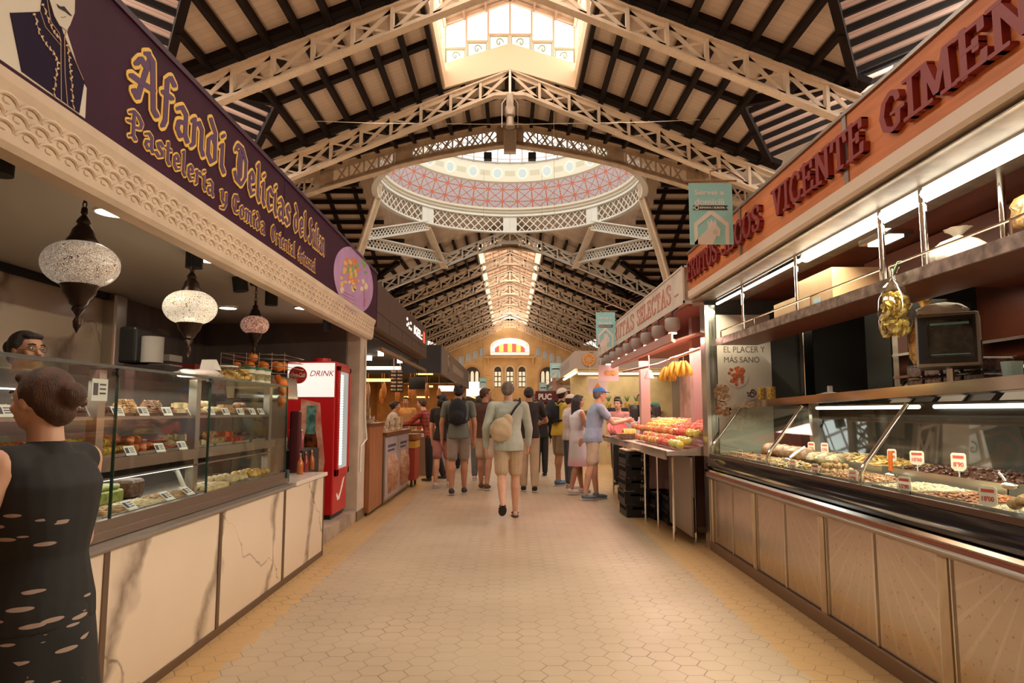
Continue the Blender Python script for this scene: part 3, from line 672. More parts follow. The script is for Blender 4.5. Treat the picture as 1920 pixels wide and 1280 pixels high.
# ================================================================== LEFT PASTRY STALL
_p, _y = math.atan(132/1280), math.atan(4/1280)
def ray(px, py):
    x = (px-960)/FPX; z = (640-py)/FPX; y = math.cos(_p)-z*math.sin(_p); z2 = math.sin(_p)+z*math.cos(_p); c, s = math.cos(_y), math.sin(_y)
    return (x*c+y*s, -x*s+y*c, z2)
def onX(px, py, X): d = ray(px, py); t = X/d[0]; return (X, d[1]*t, CH+d[2]*t)
def onY(px, py, Y): d = ray(px, py); t = Y/d[1]; return (d[0]*t, Y, CH+d[2]*t)
def onZ(px, py, Z): d = ray(px, py); t = (Z-CH)/d[2]; return (d[0]*t, d[1]*t, Z)
def marble(name, base, vein, sc, th=.02, soft=(.5, .62)):
    m = mat(name, base, .22); n = NM(m); g = n.new('ShaderNodeNewGeometry'); mp = n.new('ShaderNodeMapping'); n.nt.links.new(g.outputs['Position'], mp.inputs[0])
    P = n.pos(); nz1 = n.noise(sc*1.3, 6); nz2 = n.noise(sc*2.6, 4); wd = n.noise(sc*2.0, 2)
    def vmask(cy, cz, fr, amp, wmax):
        q_ = n.m('ADD', n.m('ADD', n.m('MULTIPLY', P[1], cy), n.m('MULTIPLY', P[2], cz)), n.m('MULTIPLY', n.m('ADD', nz1, n.m('MULTIPLY', nz2, .35)), amp))
        d_ = n.m('ABSOLUTE', n.m('SUBTRACT', n.m('FLOORED_MODULO', n.m('MULTIPLY', q_, fr), 1.0), .5))
        w2 = n.m('MULTIPLY', n.m('MAXIMUM', n.m('SUBTRACT', wd, .36), .004), wmax)
        return n.m('MAXIMUM', n.m('SUBTRACT', 1, n.m('DIVIDE', d_, w2)), 0)
    soft_ = n.m('MINIMUM', n.m("ADD", vmask(.95, -.42, 1.05, .62, .55), n.m("MULTIPLY", vmask(.55, .75, 1.0, .8, .10), .8)), 1)
    soft_ = n.m('MULTIPLY', soft_, n.m('ADD', .45, n.m('MULTIPLY', n.noise(14, 4), .9)))
    c = n.ramp(n.noise(sc*1.5, 4), [(.3, tuple(x*.9 for x in base)), (.7, base)])
    n.base(n.mix(n.m('MINIMUM', n.m('MULTIPLY', soft_, .95), 1), c, vein)); return m
MARB = marble('cream_marble', (.80, .64, .50), (.22, .15, .11), .75)
MARW = marble('wall_marble', (.74, .58, .44), (.28, .18, .12), 1.1)
PURP = mat('aubergine_sign', (.050, .008, .030), .5, var=.1, spec=.15); GOLD = mat('yellow_letter_edge', (.95, .60, .12), .5); VIO = mat('violet_letter_fill', (.10, .035, .12), .5)
PLAST = mat('cream_plaster', (.78, .62, .48), .75, var=.05, bump=.15)
GREYW = mat('brown_grey_panel', (.16, .125, .115), .45, col2=(.10, .075, .07), vscale=2.2, stretch=(1, 4, .7))
SY0, SY1 = .9, 8.62
# shell
MB().b2(-3.95, -3.82, -1, 6.42, 0, 2.6).build('wall_stall', MARW, kind='structure')
q = MB()
for y in (1.6, 3.1, 4.62): q.b2(-3.825, -3.812, y-.004, y+.004, .1, 2.45)
q.b2(-3.825, -3.812, -1, 6.42, 1.48, 1.487); q.b2(-3.83, -3.77, -1, 6.42, 2.40, 2.46); q.build('trim_8', BLACKM, kind='structure')
MB().b2(-3.95, -3.8, 6.5, 8.65, 0, 2.6).build('wall_stall', GREYW, kind='structure')
MB().b2(-3.95, -2.06, 8.55, 8.7, 0, 2.6).build('wall_stall', GREYW, kind='structure')
q = MB(); q.b2(-3.84, -3.70, 6.36, 6.56, .1, 2.46); q.build('corner_post', STEEL, bevel=.02, label='upright brushed steel corner post between the marble wall and the grey wall', cat='post')
MB().b2(-3.95, -1.80, -1, 8.6, 2.46, 2.52).build('ceiling', mat('stall_ceiling', (.66, .60, .52), .6), kind='structure')
MB().b2(-3.8, -2.5, -1, 8.55, 0, .12).build('floor', mat('stall_floor', (.30, .22, .17), .6), kind='structure')
MB().b2(-2.72, -1.9, 6.72, 8.6, 0, .14).build('floor', mat('stone_plinth', (.40, .30, .23), .7, var=.2), kind='structure')
t = thing('stall_pillar', (-2.0, 8.85, 0), 'pale plastered pillar at the far end of the pastry stall beside the red fridge', 'pillar')
MB().b2(-2.06, -1.9, 8.64, 9.04, .12, 2.46).build('shaft', mat('pillar_plaster', (.62, .50, .40), .7, var=.1), t); MB().b2(-2.08, -1.89, 8.62, 9.06, 0, .12).build('base', DSTEEL, t)
q = MB(); q.tube([(-1.885, 8.9, 2.2), (-1.88, 8.92, 1.3), (-1.86, 8.95, 1.0), (-1.885, 8.75, .92), (-1.885, 8.72, .6)], .012, 6); q.build('cable', WHITE, t, label='white cable clipped to the pillar')
# sign
sg = thing('shop_sign', (-1.76, 4.8, 2.24), 'long dark aubergine shop sign with yellow outlined gothic letters over a cream plaster cornice', 'sign')
MB().b2(-1.84, -1.70, SY0, SY1, 2.49, 3.12).build('sign_panel', PURP, sg)
q = MB(); q.b2(-1.84, -1.69, SY0, SY1, 3.10, 3.13); q.b2(-1.705, -1.697, 5.02, 5.03, 2.5, 3.1); q.build('sign_edge', mat('dark_plum', (.05, .012, .04), .4), sg)
u, v = (0, 1, 0), (0, 0, 1)
def goth(s_, y0, y1, z0, h, k=1.):
    L = y1-y0; kx = L/stroke_len(s_, GL); x = 0
    for ch in s_:
        for pen, depth, m, nm, lift in ((.098, .004, GOLD, 'letter_outline', 0), (.034, .002, VIO, 'letter_fill', .0045)):
            q = MB(); stroke_text(q, ch, (-1.70, y0+x*kx, z0), u, v, kx*GL[ch][0], h, GL, (.042, .03), pen*k, depth, lift=lift); q.build(nm, m, sg)
        x += GL[ch][0]+.12
for a_ in (('Afandi', 2.95, 3.93, 2.76, .26), ('Delicias', 4.08, 5.14, 2.77, .245), ('del', 5.24, 5.56, 2.775, .22), ('Sultan', 5.64, 6.12, 2.775, .21), ('Pasteleria', 2.93, 3.80, 2.575, .125, 1.08), ('y', 3.90, 3.99, 2.575, .12, 1.08), ('Comida', 4.07, 4.62, 2.57, .12, 1.08), ('Oriental', 4.75, 5.30, 2.565, .115, 1.08), ('Artesanal', 5.38, 5.86, 2.56, .11, 1.08)): goth(*a_)
def pix_poly(mb, pts, X, lift, th=.002):
    ps = [onX(x, y, X) for x, y in pts]; mb.prism([(p[1], p[2]) for p in ps], (X+lift, 0, 0), (0, 1, 0), (0, 0, 1), (th, 0, 0))
def pix_line(mb, pts, X, lift, r): mb.tube([(X+lift,)+tuple(onX(x, y, X)[1:]) for x, y in pts], r, 4)
pt = thing('portrait_cutout', (-1.69, 2.3, 2.50), 'flat painted cutout of a moustached man in an embroidered dark waistcoat on the aubergine sign', 'painted figure')
q = MB(); pix_poly(q, [(-140, -170), (-140, 20), (0, 112), (158, 222), (161, 165), (152, 150), (124, 60), (138, 20), (140, -60), (60, -170)], -1.70, .0005, .003); q.build('backing', mat('ivory_paint', (.74, .66, .54), .6), pt)
q = MB(); pix_poly(q, [(16, 24), (74, 22), (80, -60), (100, 10), (116, 62), (122, 75), (156, 152), (146, 212), (38, 134)], -1.70, .004); q.build('waistcoat', mat('navy_waistcoat', (.022, .012, .035), .7, spec=.1), pt)
q = MB(); pix_poly(q, [(84, -80), (86, -10), (98, 30), (108, 48), (120, 56), (127, 48), (136, 24), (139, -80)], -1.70, .0065); q.build('face', mat('portrait_skin', (.70, .62, .50), .6), pt)
q = MB(); pix_poly(q, [(101, 7), (108, 12), (116, 12), (122, 20), (131, 30), (126, 29), (118, 22), (112, 19), (105, 15)], -1.70, .009, .001)
pix_line(q, [(110, 32), (115, 33), (119, 31)], -1.70, .009, .0008); q.build('moustache', BLACKM, pt)
q = MB()
for l in ([(82, -20), (92, 40), (108, 62), (111, 80), (112, 190)], [(124, 52), (118, 70), (119, 140), (124, 198)], [(72, 20), (82, 50), (112, 86)], [(120, 72), (154, 150)]): pix_line(q, l, -1.70, .006, .0018)
for l, cnt in (([(62, 28), (70, 60), (84, 84), (98, 100), (106, 118), (102, 140), (98, 178)], 24), ([(78, 10), (88, 38), (98, 60), (108, 72)], 12), ([(124, 86), (128, 120), (131, 150), (134, 200)], 16)):
    pix_line(q, l, -1.70, .006, .0013); P_ = [onX(x, y, -1.70) for x, y in l]
    for k in range(cnt):
        f = k/(cnt-1)*(len(P_)-1); i = min(int(f), len(P_)-2); a = Vector(P_[i]).lerp(Vector(P_[i+1]), f-i)
        M = Matrix.Rotation((1 if k % 2 else -1)*.9+f, 3, 'X'); q.ell(a+Vector((.007, .004*(1 if k % 2 else -1), 0)), (.0015, .004, .0095), 6, 4, M)
q.build('embroidery', mat('pale_gold_thread', (.72, .50, .28), .5), pt)
el = thing('food_medallion', (-1.69, 7.3, 2.55), 'oval lilac picture of fruit and sweets at the far end of the aubergine sign', 'picture')
q = MB(); cx, cy = 662, 524
pix_poly(q, [(cx+37*math.cos(t)+ (t and 0), cy+60*math.sin(t)+ .42*37*math.cos(t)) for t in [2*math.pi*k/36 for k in range(36)]], -1.70, .001, .004); q.build('disc', mat('lilac_print', (.52, .30, .55), .6, var=.08), el)
rnd = random.Random(3)
for nm, colr_, cnt, box_ in (('fruit_print', (.75, .25, .12), 16, (640, 672, 485, 530)), ('fruit_print', (.80, .50, .15), 18, (638, 668, 490, 540)), ('fruit_print', (.25, .42, .10), 9, (645, 690, 490, 535)), ('fruit_print', (.85, .70, .45), 10, (640, 690, 520, 545))):
    q = MB()
    for k in range(cnt):
        x, y = rnd.uniform(*box_[:2]), rnd.uniform(*box_[2:]); a, b = rnd.uniform(2, 4), rnd.uniform(3, 6)
        pix_poly(q, [(x+a*math.cos(t), y+b*math.sin(t)) for t in [math.pi*j/4 for j in range(8)]], -1.70, .0055+k*.0001, .001)
    q.build(nm, mat('print_%d' % int(colr_[1]*100), colr_, .6), el)
q = MB(); pix_line(q, [(681, 545), (682, 562)], -1.70, .006, .006); pix_line(q, [(682, 561), (681, 574)], -1.70, .006, .016)
for k in range(3): pix_line(q, [(640, 545+k*6), (662, 556+k*7)], -1.70, .006, .003)
q.build('spoon_print', mat('rose_print', (.50, .12, .22), .6), el)
# cornice relief
q = MB(); q.prism([(-1.82, 2.25), (-1.74, 2.25), (-1.72, 2.27), (-1.715, 2.30), (-1.705, 2.43), (-1.69, 2.46), (-1.685, 2.495), (-1.82, 2.495)], (0, SY0, 0), (1, 0, 0), (0, 0, 1), (0, SY1-SY0-.1, 0)); q.build('cornice', PLAST, sg)
q = MB(); q.sm = True; pitch = .115; nU = int((SY1-SY0-.15)/pitch)
for k in range(nU):
    y = SY0+.06+k*pitch
    for row, (z, off) in enumerate(((2.395, 0), (2.35, .5), (2.305, 0))):
        yy = y+off*pitch; x = -1.708-(2.43-z)*.08
        pts = [(x+.012*math.sin(t), yy+pitch*.46*math.cos(t), z+.028*math.sin(t)) for t in [math.pi*j/6 for j in range(7)]]
        q.tube(pts, .0075, 5)
        q.ell((x+.002, yy, z+.006), (.010, pitch*.22, .013), 7, 4)
q.build('cornice_relief', PLAST, sg)
# recessed ceiling lights, spot speakers
EM = mat('lamp_white', (1, .95, .85), .4, emit=(1, .93, .8), es=9)
for i, (x, y, l) in enumerate(((-2.2, 3.7, 'round recessed ceiling light nearest the cornice above the big lantern'), (-2.95, 4.9, 'round recessed ceiling light half behind the big lantern'), (-2.18, 4.9, 'round recessed ceiling light beside the hanging black spotlight'), (-3.0, 7.2, 'round recessed ceiling light between the second and third lanterns'), (-2.2, 7.2, 'farthest round recessed ceiling light above the red fridge'))):
    t = thing('recessed_light', (x, y, 2.44), l, 'ceiling light'); MB().cyl((x, y, 2.457), (x, y, 2.448), .085, 24).build('lens', EM, t); q = MB(); q.lathe([(.085, 2.458), (.088, 2.444), (.10, 2.444), (.103, 2.458)], (x, y, 0), 24); q.build('rim', WHITE, t)
def spotc(px, py, Y, w_, h_, tilt, l):
    c = Vector(onY(px, py, Y)); t = thing('ceiling_spotlight', (c.x, c.y, c.z-h_/2), l, 'spotlight'); q = MB(); q.cyl(c-Vector((tilt*h_/2, 0, h_/2)), c+Vector((tilt*h_/2, 0, h_/2)), w_/2, 16); q.build('can', BLACKM, t, smooth=40)
    if c.z+h_/2 < 2.44: MB().cyl(c+Vector((0, 0, h_/2-.02)), (c.x, c.y, 2.46), .012, 8).build('stem', BLACKM, t)
spotc(365, 480, 4.7, .115, .17, 0, 'black cylindrical ceiling spotlight right above the lit white lantern'); spotc(450, 528, 5.6, .12, .16, -.15, 'tilted black ceiling spotlight between the second and third lanterns')
spotc(509, 557, 6.1, .11, .15, 0, 'black ceiling spotlight just right of the third lantern'); spotc(614, 608, 7.6, .10, .15, 0, 'small black ceiling spotlight near the pillar above the fridge'); spotc(0, 298, 2.6, .10, .13, 0, 'black ceiling spotlight cut by the left edge under the cornice')
# Turkish lanterns -----------------------------------------------------------
BRONZE = mat('dark_bronze', (.045, .028, .02), .35, .8)
def mosaic(name, c0, c1, sc, em, es):
    m = mat(name, c0, .25); n = NM(m); P = n.new('ShaderNodeTexCoord'); vo = n.new('ShaderNodeTexVoronoi', feature='DISTANCE_TO_EDGE'); vo.inputs['Scale'].default_value = sc; n.nt.links.new(P.outputs['Object'], vo.inputs['Vector'])
    vc = n.new('ShaderNodeTexVoronoi'); vc.inputs['Scale'].default_value = sc; n.nt.links.new(P.outputs['Object'], vc.inputs['Vector'])
    e = n.m('GREATER_THAN', vo.outputs[0], .045); sp = n.new('ShaderNodeSeparateColor'); n.nt.links.new(vc.outputs['Color'], sp.inputs[0])
    c = n.mix(sp.outputs[0], c0, c1); c = n.mix(e, (.06, .045, .04), c); n.base(c)
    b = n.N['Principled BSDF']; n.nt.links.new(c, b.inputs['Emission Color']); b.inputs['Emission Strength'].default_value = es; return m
def lantern_lamp(c, rx, rz, m, l, ztop, chain=True, capk=1.):
    t = thing('turkish_lantern', (c[0], c[1], c[2]-rz-.3*capk), l, 'hanging lantern'); cx, cy, cz = c
    q = MB(); q.sm = True; q.lathe([(rx*math.sin(a)**.85, -rz*math.cos(a)) for a in [R(20+k*140/14) for k in range(15)]], c, 40); q.build('globe', m, t)
    q = MB(); q.sm = True; k = capk
    q.lathe([(.0, .30*k), (.02*k, .29*k), (.025*k, .25*k), (.015*k, .235*k), (.04*k, .2*k), (.05*k, .18*k), (.04*k, .16*k), (.07*k, .12*k), (.085*k, .07*k), (.115*k, .02*k), (.11*k, -.01), (.0, -.01)], (cx, cy, cz+rz*.92-.01), 28); q.build('top_cap', BRONZE, t)
    q = MB(); q.sm = True
    q.lathe([(.0, .02), (.125*k, .02), (.13*k, .0), (.115*k, -.03*k), (.11*k, -.06*k), (.07*k, -.11*k), (.06*k, -.14*k), (.035*k, -.16*k), (.045*k, -.18*k), (.03*k, -.20*k), (.012*k, -.23*k), (.03*k, -.27*k), (.026*k, -.31*k), (.0, -.36*k)], (cx, cy, cz-rz*.92), 28); q.build('bottom_cap', BRONZE, t)
    z = cz+rz*.92+.28*k; q = MB(); i = 0
    while z < ztop-.02:
        ln = .035; M = Matrix.Rotation(i % 2*math.pi/2, 3, 'Z'); r = [Vector((.009*math.cos(a), 0, .019*math.sin(a))) for a in [math.pi*j/4 for j in range(9)]]
        q.tube([(M @ p)+Vector((cx, cy, z+.012)) for p in r], .003, 5); z += .028; i += 1
    q.build('chain', BLACKM, t); MB().cone((cx, cy, ztop-.02), (cx, cy, ztop), .05, .055, 16).build('ceiling_rose', BLACKM, t)
lantern_lamp((-1.99, 3.12, 2.03), .162, .108, mosaic('pearl_mosaic', (.60, .48, .36), (.88, .78, .66), 105, 1, .22), 'largest hanging mosaic lantern with a pearly unlit globe', 2.455, capk=.62)  # faint emission put into the unlit globe to make it look brighter
lantern_lamp((-1.96, 4.15, 1.985), .155, .106, mosaic('white_mosaic', (.85, .72, .52), (1, .9, .72), 95, 1, .5), 'lit white hanging mosaic lantern, second in the row', 2.46, capk=.58)
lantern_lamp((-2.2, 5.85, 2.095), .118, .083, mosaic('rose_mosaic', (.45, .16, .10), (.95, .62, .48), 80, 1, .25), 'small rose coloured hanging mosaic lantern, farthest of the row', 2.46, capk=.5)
lamp('lantern_bulb', 'POINT', (-1.96, 4.15, 1.62), 2.5, (1, .85, .65), .1)
# counter -------------------------------------------------------------------
ct = thing('marble_counter', (-2.1, 3.0, 0), 'low service counter faced with cream veined marble panels under the glass case', 'counter')
MB().b2(-2.5, -1.80, -.5, 6.64, .06, .74).build('carcass', DSTEEL, ct)
ye = [-.5, .7, 1.9, 3.1, 4.3, 5.5, 6.65]
for a, b in zip(ye, ye[1:]): MB().b2(-1.80, -1.78, a+.02, b-.02, .045, .735).build('marble_panel', MARB, ct, bevel=.002)
for y in ye[1:-1]: MB().b2(-1.80, -1.774, y-.02, y+.02, .04, .735).build('divider_strip', mat('bronze_strip', (.20, .14, .10), .35, .8), ct)
q = MB(); q.b2(-1.80, -1.776, 6.63, 6.655, .0, .74); q.b2(-1.81, -1.772, -.5, 6.65, 0, .045); q.build('kick_strip', MATS['bronze_strip'], ct)
MB().b2(-2.5, -1.80, 6.64, 6.66, .05, .74).build('end_panel', MARB, ct)
q = MB(); q.prism([(-2.0, .74), (-1.76, .74), (-1.75, .752), (-1.76, .764), (-1.84, .775), (-2.0, .775)], (0, -.5, 0), (1, 0, 0), (0, 0, 1), (0, 6.15, 0)); q.build('ledge', DSTEEL, ct)
MB().b2(-2.5, -1.755, 5.72, 6.68, .741, .775).build('worktop', mat('white_stone_top', (.72, .62, .55), .2), ct, bevel=.004)
cs = thing('glass_display_case', (-2.15, 2.5, .775), 'long upright glass pastry case standing on the marble counter', 'display case')
q = MB(); q.b2(-1.86, -1.82, -.5, 5.7, .775, .812); q.b2(-1.87, -1.835, -.5, 5.7, .812, .862); q.b2(-2.5, -1.85, -.5, 5.7, .775, .85); q.build('base_frame', mat('bronzed_aluminium', (.33, .28, .24), .32, .9), cs)
MB().b2(-1.885, -1.825, 5.68, 5.74, .775, .875).build('end_block', mat('dark_teal_plastic', (.03, .05, .055), .4), cs)
for a, b in ((-.5, 1.6), (1.6, 3.22), (3.22, 4.22), (4.22, 5.68)): MB().b2(-1.850, -1.842, a+.003, b-.003, .862, 1.555).build('front_pane', GLASS, cs)
MB().b2(-2.42, -1.842, 5.672, 5.68, .862, 1.555).build('end_pane', GLASS, cs); MB().b2(-2.40, -1.84, -.5, 5.68, 1.556, 1.564).build('top_pane', GLASS, cs)
q = MB(); q.b2(-1.852, -1.838, -.5, 5.68, 1.553, 1.567)
for y in (1.6, 3.22, 4.22, 5.68): q.b2(-1.853, -1.839, y-.003, y+.003, .862, 1.555)
q.build('glass_edge', mat('green_glass_edge', (.02, .05, .035), .2), cs)
for y in (3.22, 4.22): MB().cyl((-1.835, y, 1.535), (-1.865, y, 1.535), .02, 12).build('glass_clamp', BLACK, cs)
MB().b2(-2.47, -2.45, -.5, 5.7, .85, 1.56).build('rear_panel', mat('smoked_rear', (.03, .022, .018), .5), cs)
for k, y in enumerate((3.28, 4.30, 5.6)): MB().b2(-2.0, -1.95, y-.03, y+.03, .85, 1.55).build('upright', mat('satin_upright', (.42, .38, .33), .3, .8), cs)
for y in (3.12, 4.16):
    q = MB(); q.tube([(-2.1, y, 1.04), (-2.0, y, 1.0), (-1.96, y+.02, .9), (-1.95, y+.06, .86)], .012, 6); q.tube([(-2.1, y+.05, 1.04), (-2.02, y+.06, 1.0), (-1.98, y+.07, .9), (-1.96, y+.1, .86)], .008, 6); q.build('bracket', WHITE, cs)
MB().b2(-2.32, -1.97, -.5, 5.66, 1.318, 1.326).build('shelf', GLASS, cs)
MB().b2(-1.97, -1.96, -.5, 5.66, 1.312, 1.328).build('shelf_edge', DSTEEL, cs)
q = MB(); q.b2(-2.42, -1.93, -.5, 5.66, 1.105, 1.115); q.b2(-1.935, -1.925, -.5, 5.66, 1.065, 1.125); q.b2(-2.40, -1.95, -.5, 5.66, 1.02, 1.03); q.build('shelf', mat('tray_steel', (.55, .47, .42), .25, .9), cs)
MB().b2(-2.36, -2.35, 2.7, 3.6, 1.455, 1.462).build('led_strip', mat('led_strip', (1, 1, 1), .4, emit=(.95, 1, .95), es=2.0), cs)
MB().b2(-1.97, -1.955, 2.6, 4.3, 1.016, 1.021).build('led_strip', MATS['led_strip'], cs)
# pastries ------------------------------------------------------------------
rnd = random.Random(11); pc = {}
FM = {'honey': mat('honey_pastry', (.24, .09, .025), .4, var=.35, vscale=30, bump=.5), 'choc': mat('chocolate_pastry', (.09, .035, .015), .4, var=.35, vscale=30, bump=.5), 'orange': mat('orange_sweet', (.66, .17, .04), .35, var=.3, vscale=25, bump=.3),
      'yellow': mat('yellow_sweet', (.55, .31, .04), .4, var=.3, vscale=25, bump=.3), 'green': mat('green_sweet', (.22, .24, .04), .4, var=.3, vscale=25, bump=.3), 'pink': mat('pink_sweet', (.60, .22, .18), .5, var=.2, vscale=25), 'cream': mat('cream_sweet', (.60, .46, .24), .5, var=.2, vscale=25, bump=.3),
      'red': mat('red_jelly', (.55, .06, .03), .15, var=.2), 'tan': mat('tan_biscuit', (.42, .22, .07), .6, var=.45, vscale=40, bump=.5)}
def proto(key, shape, mname, lab, grp):
    q = MB(); q.sm = True
    if shape == 'ball': q.ell((0, 0, .026), (.034, .034, .026), 10, 7, nz=.25, seed=len(pc))
    elif shape == 'roll':
        q.ell((0, 0, .022), (.024, .055, .022), 8, 8, nz=.2); [q.tube([(.025*math.cos(a), -.04+.02*j, .022+.023*math.sin(a)) for a in (0, .8, 1.6, 2.4, 3.1)], .003, 4) for j in range(5)]
    elif shape == 'nest':
        for j in range(3): q.tube([((.032-.007*j)*math.cos(a), (.032-.007*j)*math.sin(a), .012+.012*j+.004*math.sin(3*a)) for a in [math.pi*k/5 for k in range(11)]], .009, 5)
    elif shape == 'square': q.sm = False; q.box((0, 0, .016), (.05, .05, .032)); q.box((0, 0, .034), (.03, .03, .006))
    elif shape == 'biscuit': q.ell((0, 0, .010), (.036, .036, .011), 12, 5, nz=.15); q.ell((0, 0, .019), (.012, .012, .006), 6, 4)
    elif shape == 'slice': q.prism([(-.055, 0), (.055, 0), (.045, .03), (-.045, .03)], (0, 0, 0), (0, 1, 0), (0, 0, 1), (.05, 0, 0))
    o = q.build(key, FM[mname], label=lab, cat='pastry', group=grp, origin=(0, 0, 0)); o['u'] = 0; del o['u']; pc[key+mname] = (o, [0]); return o
def place(o, x, y, z, rz=None, lab=None, used=set()):
    rz = rnd.uniform(0, 6.28) if rz is None else rz
    if o.name not in used: used.add(o.name); o.location = (x, y, z); o.rotation_euler = (0, 0, rz); return o
    return copy_tree(o, (x, y, z), rz, lab)
TRAYM = mat('tray_dark', (.10, .05, .035), .4); TRAYS = mat('tray_silver', (.6, .57, .53), .25, .9)
CARD = mat('white_card', (.82, .80, .78), .6); INKB = mat('card_ink', (.08, .07, .1), .7)
def tray(x, y, z, dx, dy, m, lab):
    t = thing('serving_tray', (x, y, z), lab, 'tray'); q = MB(); q.b2(x-dx/2, x+dx/2, y-dy/2, y+dy/2, z, z+.006); q.build('tray_base', m, t)
    q = MB()
    for s in (-1, 1): q.b2(x+s*dx/2-.003, x+s*dx/2+.003, y-dy/2, y+dy/2, z, z+.018); q.b2(x-dx/2, x+dx/2, y+s*dy/2-.003, y+s*dy/2+.003, z, z+.018)
    q.build('tray_rim', m, t)
cn = [None, 0]
def card(x, y, z, lab, tilt=.5, w_=.075, h_=.055, rz=0):
    # small price card leaning back, facing the aisle
    t = thing('price_card', (x, y, z), lab, 'price card'); M = Matrix.Rotation(rz, 3, 'Z') @ Matrix.Rotation(tilt, 3, 'Y').inverted()
    def T(p): return tuple((M @ Vector(p))+Vector((x, y, z)))
    def pl(mb, y0, y1, z0, z1, xo, th): mb.add([T((xx, yy, zz)) for xx in (xo, xo+th) for yy in (y0, y1) for zz in (z0, z1)], [(0, 1, 3, 2), (4, 6, 7, 5), (0, 4, 5, 1), (2, 3, 7, 6), (0, 2, 6, 4), (1, 5, 7, 3)])
    q = MB(); pl(q, -w_/2, w_/2, 0, h_, 0, .002); q.build('card', CARD, t)
    q = MB(); pl(q, -w_*.42, -w_*.12, h_*.25, h_*.8, .002, .0006)
    for j in range(3): pl(q, -w_*.02, w_*.38, h_*(.3+.2*j), h_*(.38+.2*j), .002, .0006)
    q.build('print', INKB, t)
rowU = [('ball', 'choc'), ('roll', 'honey'), ('ball', 'honey'), ('roll', 'choc'), ('nest', 'tan'), ('nest', 'honey'), ('square', 'cream'), ('ball', 'cream'), ('slice', 'tan'), ('ball', 'honey')]
yU = [2.35, 2.72, 3.05, 3.48, 3.78, 4.07, 4.42, 4.74, 5.05, 5.38]
nmz = {'ball': 'pastry_ball', 'roll': 'pastry_roll', 'nest': 'nest_pastry', 'square': 'baklava_square', 'biscuit': 'biscuit', 'slice': 'cake_slice'}
cw = {'choc': 'chocolate brown', 'honey': 'honey brown', 'tan': 'golden tan', 'cream': 'pale cream', 'orange': 'bright orange', 'yellow': 'yellow', 'green': 'olive green', 'pink': 'pink', 'red': 'glossy red'}
ordn = ['first', 'second', 'third', 'fourth', 'fifth', 'sixth', 'seventh', 'eighth', 'ninth', 'tenth']
def fill(row, ys, z, xc, dx, rowname, nx, nyy, layers=1, traym=TRAYM, dyk=.86):
    for i, ((shp, cm), y) in enumerate(zip(row, ys)):
        dy = (ys[min(i+1, len(ys)-1)]-ys[max(i-1, 0)])/(2 if 0 < i < len(ys)-1 else 1)*dyk
        tray(xc, y, z, dx, dy, traym, f'tray of {cw[cm]} {nmz[shp].replace("_", " ")}s on the {rowname}, {ordn[i]} from the near end')
        grp = f'{cw[cm]} {nmz[shp].replace("_", " ")}s in the {ordn[i]} tray of the {rowname}'
        o = proto(nmz[shp], shp, cm, f'{cw[cm]} {nmz[shp].replace("_", " ")} in the {ordn[i]} tray of the {rowname}', grp)
        for L in range(layers):
            for a in range(nx-L):
                for b in range(nyy-L):
                    place(o, xc+(a-(nx-1-L)/2)*dx/nx*.95+rnd.uniform(-.004, .004), y+(b-(nyy-1-L)/2)*dy/nyy*.93+rnd.uniform(-.004, .004), z+.007+L*.04, rz=rnd.uniform(-.3, .3) if shp in ('roll', 'square', 'slice') else None)
fill(rowU, yU, 1.326, -2.12, .26, 'upper shelf', 2, 3, 2)
rowM = [('roll', 'orange'), ('roll', 'pink'), ('roll', 'orange'), ('roll', 'yellow'), ('ball', 'orange'), ('biscuit', 'red'), ('square', 'cream'), ('roll', 'tan'), ('square', 'red'), ('biscuit', 'choc')]
fill(rowM, yU, 1.125, -2.13, .34, 'middle shelf', 3, 3, 2, TRAYS)
rowL = [('biscuit', 'tan'), ('biscuit', 'tan'), ('biscuit', 'tan'), ('biscuit', 'cream'), ('biscuit', 'tan'), ('slice', 'cream'), ('ball', 'cream'), ('ball', 'yellow')]
yL = [2.5, 2.9, 3.4, 3.72, 4.04, 4.46, 4.86, 5.3]
fill(rowL, yL, .852, -1.98, .20, 'bottom deck', 3, 4, 1, TRAYS)
for i, (x, y, z) in enumerate([(-1.975, yy, 1.329) for yy in (2.7, 2.98, 3.28, 3.48, 3.72, 3.98)]+[(-1.975, yy, 1.329) for yy in (4.30, 4.56, 4.80, 5.06, 5.30, 5.48)]): card(x, y, z, f'white price card on the upper shelf edge, {["first", "second", "third", "fourth", "fifth", "sixth"][i % 6]} {"in the nearer panes" if i < 6 else "behind the farthest pane"}', rz=-.2)
for i, y in enumerate((2.9, 3.2, 3.56, 3.86, 4.12)): card(-1.945, y, 1.127, f'pinkish white price card on the middle shelf edge, {ordn[i]} from the near end', rz=-.2)
for i, y in enumerate((3.48, 3.86, 4.10)): card(-1.875, y, .865, f'bluish white price card among the biscuits on the bottom deck, {ordn[i]} from the near end', tilt=.9, w_=.09, h_=.07)
card(-1.868, 3.12, 1.40, 'square white notice with a printed code block stuck inside the front glass', tilt=0, w_=.12, h_=.10)
t = thing('cake_log', (-2.2, 3.7, .852), 'long green pistachio cake log behind the biscuits', 'cake'); q = MB(); q.sm = True; q.b2(-2.32, -2.16, 3.42, 3.9, .853, .925); q.b2(-2.30, -2.17, 3.43, 3.88, .925, .955); q.build('cake', FM['green'], t, bevel=.012)
t = thing('cake_log', (-2.25, 4.3, .852), 'dark fruit cake log at the back of the bottom deck', 'cake'); q = MB(); q.b2(-2.36, -2.18, 4.0, 4.16, .853, .96); q.build('cake', FM['choc'], t, bevel=.02)
